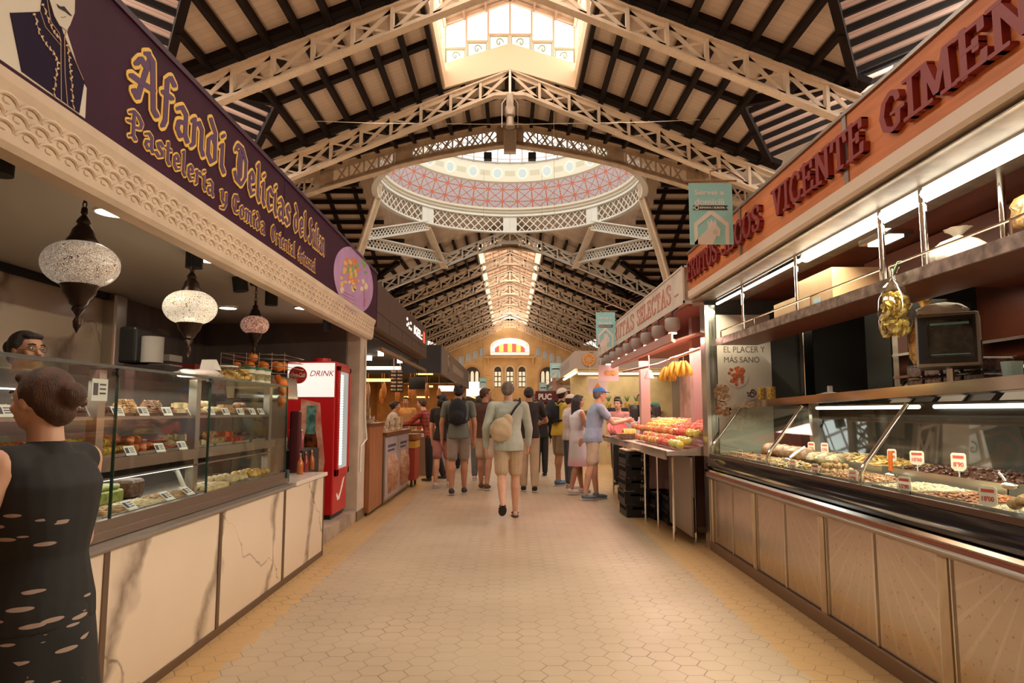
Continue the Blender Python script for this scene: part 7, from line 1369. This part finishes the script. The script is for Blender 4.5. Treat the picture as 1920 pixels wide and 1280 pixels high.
def person(loc, head, H, label, skin='fair', hair='dark', hstyle='short', top=None, sleeve='short', bottom=None, btype='shorts', shoe=None, lean=0., legL=(0, 0), legR=(0, 0), armL=(0, .15, .2, 0), armR=(0, .15, .2, 0),
           hy=0., hp=0., fem=False, vox=.010, cap=None, glasses=False, fat=1., sandal=False, top_len=.47, curl=.5, topmat2=None):
    root = thing('person', loc, label, 'person'); root.rotation_euler = (0, 0, head); WLOC[root.name] = Vector((0, 0, 0))
    V = Vector; T, Sh = .245*H, .245*H; ank = .042*H
    def legpts(side, th, kb):
        hip = V((side*.052*H, 0, 0)); k = hip+T*V((0, math.sin(th), -math.cos(th))); a = k+Sh*V((0, math.sin(th-kb), -math.cos(th-kb))); return hip, k, a
    LL, RL = legpts(-1, *legL), legpts(1, *legR); low = min(LL[2].z, RL[2].z); pel = V((0, 0, ank-low)); LL = [p+pel for p in LL]; RL = [p+pel for p in RL]; pz = pel.z
    ch = V((0, math.sin(lean)*.22*H, pz+math.cos(lean)*.22*H)); sz = V((0, math.sin(lean)*.30*H, pz+math.cos(lean)*.285*H)); sw = (.098 if fem else .112)*H*(1+(fat-1)*.5)
    nk = sz+V((0, math.sin(lean)*.03*H, .045*H)); hc = nk+V((0, (.018+math.sin(lean)*.05)*H, .062*H)); HM = Matrix.Rotation(hy, 3, 'Z') @ Matrix.Rotation(-hp, 3, 'X')
    hp_ = lambda x, y, z: hc+HM @ V((x*H, y*H, z*H))
    arms = []
    for side, (f, o, b, ins) in ((-1, armL), (1, armR)):
        s = sz+V((side*sw, 0, -.012*H)); e = s+.172*H*V((side*math.sin(o), math.sin(f)*math.cos(o), -math.cos(f)*math.cos(o))); d2 = V((-side*math.sin(ins), math.sin(f+b)*math.cos(ins), -math.cos(f+b)*math.cos(ins))); w_ = e+.148*H*d2; arms.append((side, s, e, w_, d2))
    q = MB(); h = H
    q.ell((0, 0, pz+.01*h), (.088*h*fat, .062*h*fat, .06*h), 16, 10); q.ell(V((0, 0, pz)).lerp(ch, .5), (.072*h*fat, .052*h*fat, .09*h), 16, 10); q.ell(ch, (.088*h*fat, .058*h*fat, .085*h), 16, 10); limb(q, sz+V((-sw*.8, 0, -.01*h)), sz+V((sw*.8, 0, -.01*h)), .033*h, .033*h)
    if fem: [q.ell(ch+V((sx*.038*h, .045*h, .0)), .030*h, 10, 8) for sx in (-1, 1)]
    limb(q, sz, hc-V((0, .01*h, .03*h)), .034*h, .030*h)
    q.ell(hp_(0, -.004, .012), (.043*h, .053*h, .052*h), 18, 12, HM); q.ell(hp_(0, .012, -.022), (.034*h, .036*h, .040*h), 14, 10, HM); q.ell(hp_(0, .034, -.045), (.014*h, .012*h, .012*h), 8, 6, HM)
    q.tube([hp_(0, .044, .008), hp_(0, .058, -.016), hp_(0, .050, -.021)], [.005*h, .0085*h, .006*h], 8); q.ell(hp_(0, .045, .014), (.026*h, .007*h, .005*h), 10, 6, HM)
    for sx in (-1, 1): q.ell(hp_(sx*.044, -.002, -.004), (.006*h, .011*h, .017*h), 8, 6, HM); q.ell(hp_(sx*.022, .034, -.014), (.013*h, .012*h, .012*h), 8, 6, HM)
    for hip, k, a in (LL, RL):
        limb(q, hip, k, .050*h*fat, .032*h); cm = k.lerp(a, .3)-V((0, .008*h, 0)); limb(q, k, cm, .031*h, .034*h); limb(q, cm, a, .033*h, .019*h); q.ell(a+V((0, .035*h, -.022*h)), (.024*h, .062*h, .018*h), 10, 8); q.ell(a+V((0, -.012*h, -.02*h)), .019*h, 8, 6)
    for side, s, e, w_, d2 in arms:
        limb(q, s, e, .030*h*fat**.5, .023*h); limb(q, e, w_, .0235*h, .015*h)
        sd = V((side, 0, 0)); pn = (V((-side, .25, 0))-d2*V((-side, .25, 0)).dot(d2)).normalized(); ax = d2.cross(pn).normalized(); 
        if ax.y < 0: ax = -ax
        pc_ = w_+d2*.028*h; M = Matrix((ax, pn, d2)).transposed(); q.ell(pc_, (.024*h, .0105*h, .034*h), 12, 8, M)
        for i, (off, ln) in enumerate(((.018, .040), (.006, .046), (-.006, .043), (-.017, .034))):
            p0 = w_+d2*.048*h+ax*off*h; c1 = curl*(.5+.1*i); a1 = p0+(d2*math.cos(c1)+pn*math.sin(c1))*ln*h*.42; a2 = a1+(d2*math.cos(c1*2.1)+pn*math.sin(c1*2.1))*ln*h*.33; a3 = a2+(d2*math.cos(c1*2.9)+pn*math.sin(c1*2.9))*ln*h*.25
            q.tube([p0-d2*.012*h, p0, a1, a2, a3], [.0052*h, .0052*h, .0048*h, .0044*h, .0036*h], 8)
        t0 = w_+d2*.014*h+ax*.018*h; q.tube([t0, t0+(ax*.8+d2*.7+pn*.25).normalized()*.020*h, t0+(ax*.8+d2*.7+pn*.25).normalized()*.020*h+(d2+ax*.25+pn*.4).normalized()*.022*h], [.0075*h, .0058*h, .0045*h], 8)
    remeshed(q, 'body', SK[skin], root, vox, 3)
    for sx in (-1, 1):
        e = MB(); e.sm = True; e.ell(hp_(sx*.0185, .0435, .004), (.0075*h, .005*h, .0048*h), 10, 8, HM); eo = e.build('eye', EYEW, root); e = MB(); e.ell(hp_(sx*.0185, .0480, .004), (.0034*h, .0014*h, .0036*h), 8, 6, HM); e.build('iris', BLACK, eo)
    e = MB(); e.sm = True
    for sx in (-1, 1): e.tube([hp_(sx*.009, .0505, .0165), hp_(sx*.02, .0495, .0195), hp_(sx*.031, .041, .0165)], .0024*h, 6)
    e.build('eyebrows', HA[hair], root); e = MB(); e.sm = True; e.ell(hp_(0, .0475, -.0315), (.0135*h, .005*h, .0042*h), 12, 6, HM); e.build('mouth', LIP, root)
    if glasses:
        e = MB(); [e.tube([hp_(sx*.019+.0125*math.cos(a), .054, .003+.0095*math.sin(a)) for a in [math.pi*k/5 for k in range(11)]], .0009*h, 5) for sx in (-1, 1)]; e.tube([hp_(-.006, .056, .004), hp_(.006, .056, .004)], .0009*h, 5); [e.tube([hp_(sx*.031, .053, .005), hp_(sx*.045, .0, .003)], .0009*h, 5) for sx in (-1, 1)]; e.build('glasses', CHROME, root)
    # hair
    e = MB(); e.ell(hp_(0, -.0115, .019), (.0475*h, .0535*h, .050*h), 18, 12, HM); e.ell(hp_(0, -.030, -.004), (.042*h, .034*h, .038*h), 14, 10, HM)
    for sx in (-1, 1): e.ell(hp_(sx*.040, -.010, .012), (.010*h, .026*h, .024*h), 10, 8, HM)
    e.ell(hp_(0, .026, .046), (.034*h, .022*h, .014*h), 12, 8, HM)
    if hstyle == 'tousled': [e.ell(hp_(rnd.uniform(-.035, .035), rnd.uniform(-.045, .03), .052+rnd.uniform(-.01, .006)), (.016*h, .016*h, .014*h), 8, 6) for _ in range(20)]
    if hstyle == 'long':
        b0 = hp_(0, -.035, .0); limb(e, b0, b0+V((0, -.012*h, -.17*h)), .046*h, .040*h); [limb(e, hp_(sx*.036, -.02, .0), hp_(sx*.036, -.02, 0)+V((sx*.008*h, -.005*h, -.13*h)), .018*h, .018*h) for sx in (-1, 1)]
    if hstyle == 'bun': e.ell(hp_(0, -.068, .012), (.026*h, .024*h, .026*h), 12, 8); e.ell(hp_(0, -.04, -.02), (.032*h, .03*h, .03*h), 12, 8)
    if hstyle == 'pony': e.ell(hp_(0, -.058, .02), .02*h, 10, 8); b0 = hp_(0, -.065, .01); limb(e, b0, b0+V((0, -.012*h, -.11*h)), .020*h, .011*h)
    if hstyle == 'thick': e.ell(hp_(0, -.035, -.02), (.058*h, .045*h, .062*h), 16, 10, HM); [e.ell(hp_(rnd.uniform(-.05, .05), rnd.uniform(-.07, -.01), rnd.uniform(-.06, .05)), .022*h, 8, 6) for _ in range(16)]
    remeshed(e, 'hair', HA[hair], root, vox*.9, 2)
    if cap:
        c_ = MB(); c_.sm = True; pr = [(.0505*h*math.cos(a), .046*h*math.sin(a)) for a in [math.pi/2*k/6 for k in range(7)]]; c_.lathe([(r*1.06, z) for r, z in pr]+[(0, .046*h)], hp_(0, -.006, .026), 20, HM @ Matrix.Diagonal((.96, 1.12, 1))); c_.build('cap_crown', cap, root)
        c_ = MB(); c_.sm = True; vs = []
        for rr in (.05, .098):
            for k in range(9): a = math.pi*(.17+.66*k/8); vs.append(hp_(.046*math.cos(a)*(1 if rr < .06 else 1.02), rr*math.sin(a)+(.004 if rr < .06 else 0), .028-(.0 if rr < .06 else .010*math.sin(a))))
        n = 9; up = HM @ V((0, 0, .003*h)); c_.add(vs+[v+up for v in vs], [(i, i+1, n+i+1, n+i) for i in range(8)]+[(2*n+i, 2*n+i+1, 3*n+i+1, 3*n+i) for i in range(8)]+[(i+n, i+n+1, 3*n+i+1, 3*n+i) for i in range(8)]+[(i, i+1, 2*n+i+1, 2*n+i) for i in range(8)]); c_.build('cap_visor', cap, root)
    # clothes
    if top is not None:
        e = MB(); f = fat; zl = lambda k: V((0, 0, pz)).lerp(sz, k); wst = .072 if fem else .086; hw = .104 if btype != 'dress' else .096; z_h = (top_len-.50)*h
        loft(e, [(V((0, -.002*h, pz+z_h)), hw*h*f, .078*h*f), (V((0, 0, pz+.01*h)), hw*h*f, .077*h*f), (zl(.35), wst*h*f, .068*h*f), (zl(.62), .092*h*f, .074*h*f), (zl(.82), .100*h*f, .076*h*f), (zl(.94), sw*.98, .062*h), (zl(1.02), sw*.72, .050*h)])
        e.ell(ch, (.094*h*f, .068*h*f, .088*h), 16, 10); limb(e, sz+V((-sw*.85, 0, -.012*h)), sz+V((sw*.85, 0, -.012*h)), .038*h, .038*h); e.ell(sz+V((0, 0, .012*h)), (.046*h, .042*h, .026*h), 12, 8)
        if fem: [e.ell(ch+V((sx*.038*h, .048*h, 0)), .034*h, 10, 8) for sx in (-1, 1)]
        for side, s, el, w_, d2 in arms:
            if sleeve == 'short': limb(e, s, s.lerp(el, .55), .039*h, .036*h)
            elif sleeve == 'long': limb(e, s, el, .039*h, .031*h); limb(e, el, w_-d2*.02*h, .031*h, .022*h)
            else: e.ell(s-V((side*.012*h, 0, 0)), .031*h, 10, 8)
        remeshed(e, 'dress' if btype == 'dress' else 'shirt', top, root, vox*1.1, 4)
    if btype in ('shorts', 'trousers'):
        e = MB(); e.ell((0, 0, pz+.008*h), (.096*h*fat, .070*h*fat, .055*h), 16, 10)
        for hip, k, a in (LL, RL):
            if btype == 'shorts': limb(e, hip, hip.lerp(k, .80), .056*h*fat**.6, .050*h)
            else: limb(e, hip, k, .054*h, .047*h); limb(e, k, k.lerp(a, .9), .047*h, .036*h)
        remeshed(e, btype, bottom, root, vox*1.1, 3)
    if btype in ('dress', 'skirt'):
        e = MB(); e.sm = True; z0 = pz-.25*h if btype == 'dress' else pz-.22*h; n = 28; vs = []
        rows = [(0, pz+.06*h, .074), (0, pz, .094), (0, pz-.06*h, .10), (0, pz-.15*h, .108), (0, z0, .118)]
        for _, z, r in rows:
            for k in range(n): a = 2*math.pi*k/n; rr = r*h*(1+.06*math.sin(a*7)*(pz+.06*h-z)/(.3*h)); vs.append((rr*math.cos(a)*fat, rr*.85*math.sin(a)*fat, z))
        e.add(vs, [(j*n+i, j*n+(i+1) % n, (j+1)*n+(i+1) % n, (j+1)*n+i) for j in range(len(rows)-1) for i in range(n)]); e.build('skirt', bottom or top, root)
    for hip, k, a in (LL, RL):
        e = MB(); back = (k-a); pitch = math.atan2(back.y, back.z)*.75 if a.z > ank*1.6 else 0; M = Matrix.Rotation(-pitch, 3, 'X'); A = lambda x, y, z: a+M @ V((x*h, y*h, z*h))
        if not sandal:
            e.ell(A(0, .034, -.022), (.028*h, .070*h, .020*h), 12, 8, M); e.ell(A(0, -.006, -.012), (.026*h, .032*h, .030*h), 12, 8, M); s1 = remeshed(e, 'shoe', shoe, root, vox, 2)
        else: s1 = e.tube([A(-.024, .03, -.02), A(0, .03, .004), A(.024, .03, -.02)], .007*h, 6).tube([A(-.02, -.005, -.02), A(0, .004, .012), A(.02, -.005, -.02)], .006*h, 6).build('shoe', shoe, root)
        e = MB(); e.sm = True; e.ell(A(0, .028, -.038), (.029*h, .078*h, .0055*h), 14, 6, M); e.build('sole', mat('sole_white', (.65, .62, .58), .6) if not sandal else BLACKM, s1)
    return root, dict(sz=sz, ch=ch, pz=pz, H=H, arms=arms, hc=hc)
def wear(root, info, name, label, cat):    # an empty sharing the wearer's frame, for bags
    t = thing(name, tuple(root.location), label, cat); t.rotation_euler = root.rotation_euler; WLOC[t.name] = Vector((0, 0, 0)); return t
def backpack(root, i, m, label):
    t = wear(root, i, 'backpack', label, 'backpack'); h = i['H']; c = i['ch']; q = MB(); q.ell((c.x, c.y-.115*h, c.z-.01*h), (.085*h, .055*h, .125*h), 16, 12); q.box((c.x, c.y-.095*h, c.z-.03*h), (.15*h, .07*h, .17*h)); q.ell((c.x, c.y-.155*h, c.z-.05*h), (.06*h, .03*h, .06*h), 12, 8); remeshed(q, 'bag_body', m, t, .010, 4)
    for sx in (-1, 1): q = MB(); q.sm = True; q.tube([(sx*.055*h, c.y-.075*h, c.z+.07*h), (sx*.06*h, c.y-.03*h, i['sz'].z+.038*h), (sx*.065*h, c.y+.045*h, i['sz'].z+.008*h), (sx*.075*h, c.y+.078*h, c.z), (sx*.085*h, c.y+.03*h, c.z-.08*h), (sx*.07*h, c.y-.06*h, c.z-.1*h)], .011*h, 6); q.build('strap', m, t)
NAVY = cloth('black_pack', (.012, .014, .02)); W = math.pi
# the walking man in the middle
r, i = person((-.02, 8.96, 0), R(3), 1.77, 'man walking away in a pale mint shirt and beige shorts, middle of aisle', 'fair', 'grey', 'short', cloth('mint', (.50, .56, .50)), 'long', cloth('khaki', (.55, .42, .28)), 'shorts', mat('sandal_black', (.03, .025, .02), .6), lean=R(4), legL=(R(-14), R(34)), legR=(R(6), R(4)), armL=(R(-12), R(16), R(22), 0), armR=(R(10), R(13), R(18), 0), vox=.0075, fat=1.08, sandal=True, top_len=.45, hy=R(-12))
t = wear(r, i, 'crossbody_bag', 'cream canvas sling bag with a black strap across the mint shirt', 'bag'); h = i['H']; c = i['ch']; q = MB(); q.ell((-.055*h, -.115*h, c.z-.115*h), (.085*h, .045*h, .085*h), 18, 12, Matrix.Rotation(R(-25), 3, 'Y'), nz=.15); q.ell((-.01*h, -.10*h, c.z-.05*h), (.04*h, .03*h, .05*h), 12, 8); remeshed(q, 'bag_body', cloth('canvas', (.62, .50, .34)), t, .009, 3); q = MB(); q.sm = True; q.tube([(-.0*h, -.095*h, c.z-.03*h), (.045*h, -.085*h, c.z+.04*h), (.085*h, -.05*h, i['sz'].z+.02*h), (.085*h, .0, i['sz'].z+.044*h), (.075*h, .05*h, i['sz'].z), (-.02*h, .085*h, c.z-.04*h), (-.10*h, .03*h, c.z-.13*h), (-.10*h, -.05*h, c.z-.14*h)], .0085*h, 6); q.build('strap', BLACKM, t)
# backpack man
r, i = person((-.86, 11.5, 0), R(0), 1.83, 'man walking away in a grey green tee with a black backpack and grey shorts', 'tan', 'dark', 'tousled', cloth('greygreen', (.15, .17, .15)), 'short', cloth('greyshorts', (.30, .25, .22)), 'shorts', mat('shoe_dark', (.04, .04, .045), .6), legL=(R(-4), R(12)), legR=(R(8), R(2)), armL=(R(2), R(14), R(8), 0), armR=(R(-4), R(12), R(12), 0), vox=.009)
backpack(r, i, NAVY, 'plain black backpack on the man in the grey green tee')
P_ = person
P_((-1.22, 12.5, 0), R(-10), 1.70, 'woman with thick dark hair in a black top left of the backpack man', 'fair', 'dark', 'thick', cloth('blacktop', (.015, .013, .014)), 'short', cloth('dusty', (.40, .17, .15)), 'shorts', mat('shoe_white', (.62, .55, .52), .6), legL=(R(-6), R(6)), legR=(R(10), R(4)), fem=True)
PLAID = mat('cloth_plaid', (.25, .05, .04), .85); n = NM(PLAID); X = n.pos(True); s1 = n.m('LESS_THAN', n.m('FLOORED_MODULO', n.m('MULTIPLY', X[0], 14), 1.0), .3); s2 = n.m('LESS_THAN', n.m('FLOORED_MODULO', n.m('MULTIPLY', X[2], 14), 1.0), .3); n.base(n.mix(n.m('MULTIPLY', n.m('ADD', s1, s2), .5), (.34, .05, .035), (.05, .02, .02)))
P_((-1.55, 13.6, 0), R(70), 1.66, 'person in a red and black plaid shirt leaning over the steel counter', 'fair', 'brown', 'short', PLAID, 'long', cloth('blackpants', (.02, .02, .022)), 'trousers', mat('shoe_dark', (.04, .04, .045), .6), lean=R(18), armL=(R(50), R(5), R(30), R(10)), armR=(R(45), R(5), R(40), R(10)), legR=(R(-14), R(6)))
P_((-.44, 12.2, 0), R(-14), 1.80, 'brown haired man in a dark brown shirt just left of the mint shirted man', 'tan', 'brown', 'short', cloth('darkbrown', (.09, .04, .03)), 'short', cloth('creamshort', (.60, .48, .38)), 'shorts', mat('sandal_brown', (.12, .06, .03), .6), legL=(R(8), R(4)), legR=(R(-8), R(10)), hy=R(-60), glasses=True)
P_((.33, 11.9, 0), R(0), 1.80, 'man in a black tee and beige trousers right behind the mint shirted man', 'tan', 'dark', 'short', cloth('blacktee', (.03, .024, .022)), 'short', cloth('beigelong', (.56, .43, .30)), 'trousers', BLACKM, legL=(R(4), R(2)), legR=(R(-4), R(6)), armR=(R(30), R(20), R(50), R(20)))
r, i = P_((.93, 12.9, 0), R(-62), 1.82, 'man in a yellow tee, white cap and khaki shorts standing in profile', 'tan', 'dark', 'short', cloth('yellow', (.70, .48, .06)), 'short', cloth('khakidark', (.34, .26, .17)), 'shorts', mat('shoe_blue', (.06, .14, .25), .5), lean=R(4), armL=(R(35), R(5), R(50), R(20)), armR=(R(30), R(8), R(55), R(15)), cap=cloth('whitecap', (.68, .58, .48)), hp=R(-18), legL=(R(3), R(0)), legR=(R(-6), R(2)))
backpack(r, i, NAVY, 'black backpack on the man in the yellow tee')
WPK = mat('cloth_white_pink', (.7, .6, .6), .85); n = NM(WPK); X = n.pos(True); n.base(n.ramp(X[2], [(.40, (.72, .25, .32)), (.62, (.66, .62, .66))]))
P_((1.13, 11.5, 0), R(-70), 1.66, 'woman with long dark hair in a white sleeveless dress pink at the hem', 'tan', 'dark', 'long', WPK, 'none', WPK, 'dress', mat('shoe_white', (.62, .55, .52), .6), fem=True, armL=(R(25), R(8), R(45), R(15)), armR=(R(20), R(8), R(50), R(10)), legL=(R(10), R(4)), legR=(R(-8), R(8)))
P_((1.08, 12.4, 0), R(-75), 1.68, 'woman in a white cap and white top behind the long haired woman', 'fair', 'dark', 'short', cloth('whitetop', (.62, .54, .50)), 'short', cloth('bluejean', (.10, .12, .16)), 'trousers', mat('shoe_white', (.62, .55, .52), .6), fem=True, cap=cloth('whitecap', (.68, .58, .48)), armL=(R(30), R(8), R(40), R(10)))
P_((1.30, 10.8, 0), R(-82), 1.76, 'man in a bright blue cap, light blue shirt and khaki shorts reaching over the fruit', 'fair', 'grey', 'short', cloth('lightblue', (.32, .38, .52)), 'short', cloth('khakilight', (.62, .50, .36)), 'shorts', mat('shoe_greyblue', (.16, .22, .28), .5), lean=R(8), armL=(R(55), R(5), R(32), R(12)), armR=(R(40), R(5), R(60), R(20)), cap=cloth('bluecap', (.05, .18, .50)), legL=(R(6), R(2)), legR=(R(-8), R(4)), vox=.009, fat=1.05)
r, i = P_((.66, 14.6, 0), R(10), 1.60, 'person in a black top and black trousers standing behind the man in yellow', 'tan', 'dark', 'short', cloth('blacktop', (.015, .013, .014)), 'long', cloth('blackpants', (.02, .02, .022)), 'trousers', BLACKM)
P_((-.62, 13.9, 0), R(0), 1.70, 'woman in a blue top and grey jeans deeper in the crowd left of centre', 'fair', 'dark', 'long', cloth('bluetop', (.12, .17, .24)), 'short', cloth('greyjean', (.17, .17, .18)), 'trousers', mat('shoe_white', (.62, .55, .52), .6), fem=True)
P_((2.08, 12.9, 0), R(150), 1.62, 'dark haired woman in a pink top leaning by the fruit counter', 'fair', 'dark', 'short', cloth('pinktop', (.60, .25, .24)), 'short', cloth('blackpants', (.02, .02, .022)), 'trousers', BLACKM, fem=True, lean=R(10))
P_((2.2, 12.2, 0), R(20), 1.50, 'girl with long straight dark hair and a pale top beside the fruit display', 'fair', 'dark', 'long', cloth('palegrey', (.45, .38, .40)), 'short', cloth('blackpants', (.02, .02, .022)), 'trousers', BLACKM, fem=True)
P_((2.62, 12.3, 0), R(30), 1.54, 'person in a dark green cap turned away behind the mangoes', 'brown', 'dark', 'long', cloth('darktop', (.04, .035, .035)), 'none', cloth('blackpants', (.02, .02, .022)), 'trousers', BLACKM, cap=cloth('greencap', (.02, .10, .06)), fem=True)
P_((3.1, 16.2, 0), R(165), 1.80, 'young stallholder in black with a quiff standing in the cream stall', 'tan', 'dark', 'short', cloth('blacktop', (.015, .013, .014)), 'long', cloth('blackpants', (.02, .02, .022)), 'trousers', BLACKM, lean=R(5))
P_((2.45, 15.6, 0), R(175), 1.72, 'stallholder with short dark hair and a dark top at the left of the cream stall', 'fair', 'dark', 'short', cloth('darktop', (.04, .035, .035)), 'short', cloth('blackpants', (.02, .02, .022)), 'trousers', BLACKM)
P_((-2.5, 14.15, 0), R(-80), 1.60, 'dark haired person in white at the end of the snack counter', 'tan', 'dark', 'bun', cloth('whitetop', (.62, .54, .50)), 'short', cloth('bluejean', (.10, .12, .16)), 'trousers', BLACKM, lean=R(12), fem=True)
P_((-2.45, 16.1, 0), R(-170), 1.72, 'stallholder in an orange lit apron behind the steel counter', 'tan', 'dark', 'short', cloth('ochretop', (.55, .28, .10)), 'short', cloth('blackpants', (.02, .02, .022)), 'trousers', BLACKM)
P_((-1.15, 16.5, 0), R(5), 1.74, 'dark haired person in black far down the left of the aisle', 'tan', 'dark', 'thick', cloth('blacktop', (.015, .013, .014)), 'long', cloth('blackpants', (.02, .02, .022)), 'trousers', BLACKM)
P_((.15, 17.5, 0), R(0), 1.70, 'person in a plum top far down the middle of the aisle', 'fair', 'brown', 'long', cloth('plumtop', (.20, .08, .10)), 'short', cloth('bluejean', (.10, .12, .16)), 'trousers', BLACKM, fem=True)
P_((-.15, 22, 0), R(0), 1.75, 'distant person in a pale shirt in the middle of the aisle', 'fair', 'grey', 'short', cloth('whitetop', (.62, .54, .50)), 'short', cloth('bluejean', (.10, .12, .16)), 'trousers', BLACKM)
P_((.75, 20, 0), R(180), 1.72, 'distant person in a dark red shirt on the right of the aisle', 'tan', 'dark', 'short', cloth('redtop', (.28, .05, .04)), 'short', cloth('blackpants', (.02, .02, .022)), 'trousers', BLACKM)
# pastry shop assistant and the woman at the counter
P_((-2.80, 3.92, .12), R(-112), 1.71, 'shop assistant with dark tied hair and thin glasses behind the pastry case', 'tan', 'dark', 'bun', cloth('assistant', (.10, .09, .10)), 'short', cloth('blackpants', (.02, .02, .022)), 'trousers', BLACKM, vox=.007, fem=True, glasses=True, hy=R(6))
DRS = mat('cloth_black_print', (.02, .02, .02), .8, bump=.4, bscale=9); n = NM(DRS); g = n.new('ShaderNodeTexCoord'); mp = n.new('ShaderNodeMapping'); n.nt.links.new(g.outputs['Object'], mp.inputs[0]); mp.inputs['Scale'].default_value = (.55, .55, 2.8)
vo = n.new('ShaderNodeTexVoronoi'); vo.inputs['Scale'].default_value = 17; vo.inputs['Randomness'].default_value = 1; n.nt.links.new(mp.outputs[0], vo.inputs['Vector']); k1 = n.m('LESS_THAN', vo.outputs['Distance'], .30); k2 = n.m('GREATER_THAN', n.noise(3.0, 2), .50); n.base(n.mix(n.m('MULTIPLY', n.m('MULTIPLY', k1, k2), .8), (.012, .011, .011), (.50, .36, .30)))
P_((-1.36, 2.03, 0), R(82), 1.50, 'woman with brown tied hair in a black printed dress standing close at the left edge', 'fair', 'brown', 'bun', DRS, 'none', DRS, 'dress', BLACKM, vox=.007, fem=True, fat=1.12, armL=(R(10), R(14), R(50), R(10)), armR=(R(8), R(10), R(30), R(5)), legL=(R(8), R(4)), legR=(R(-8), R(8)))
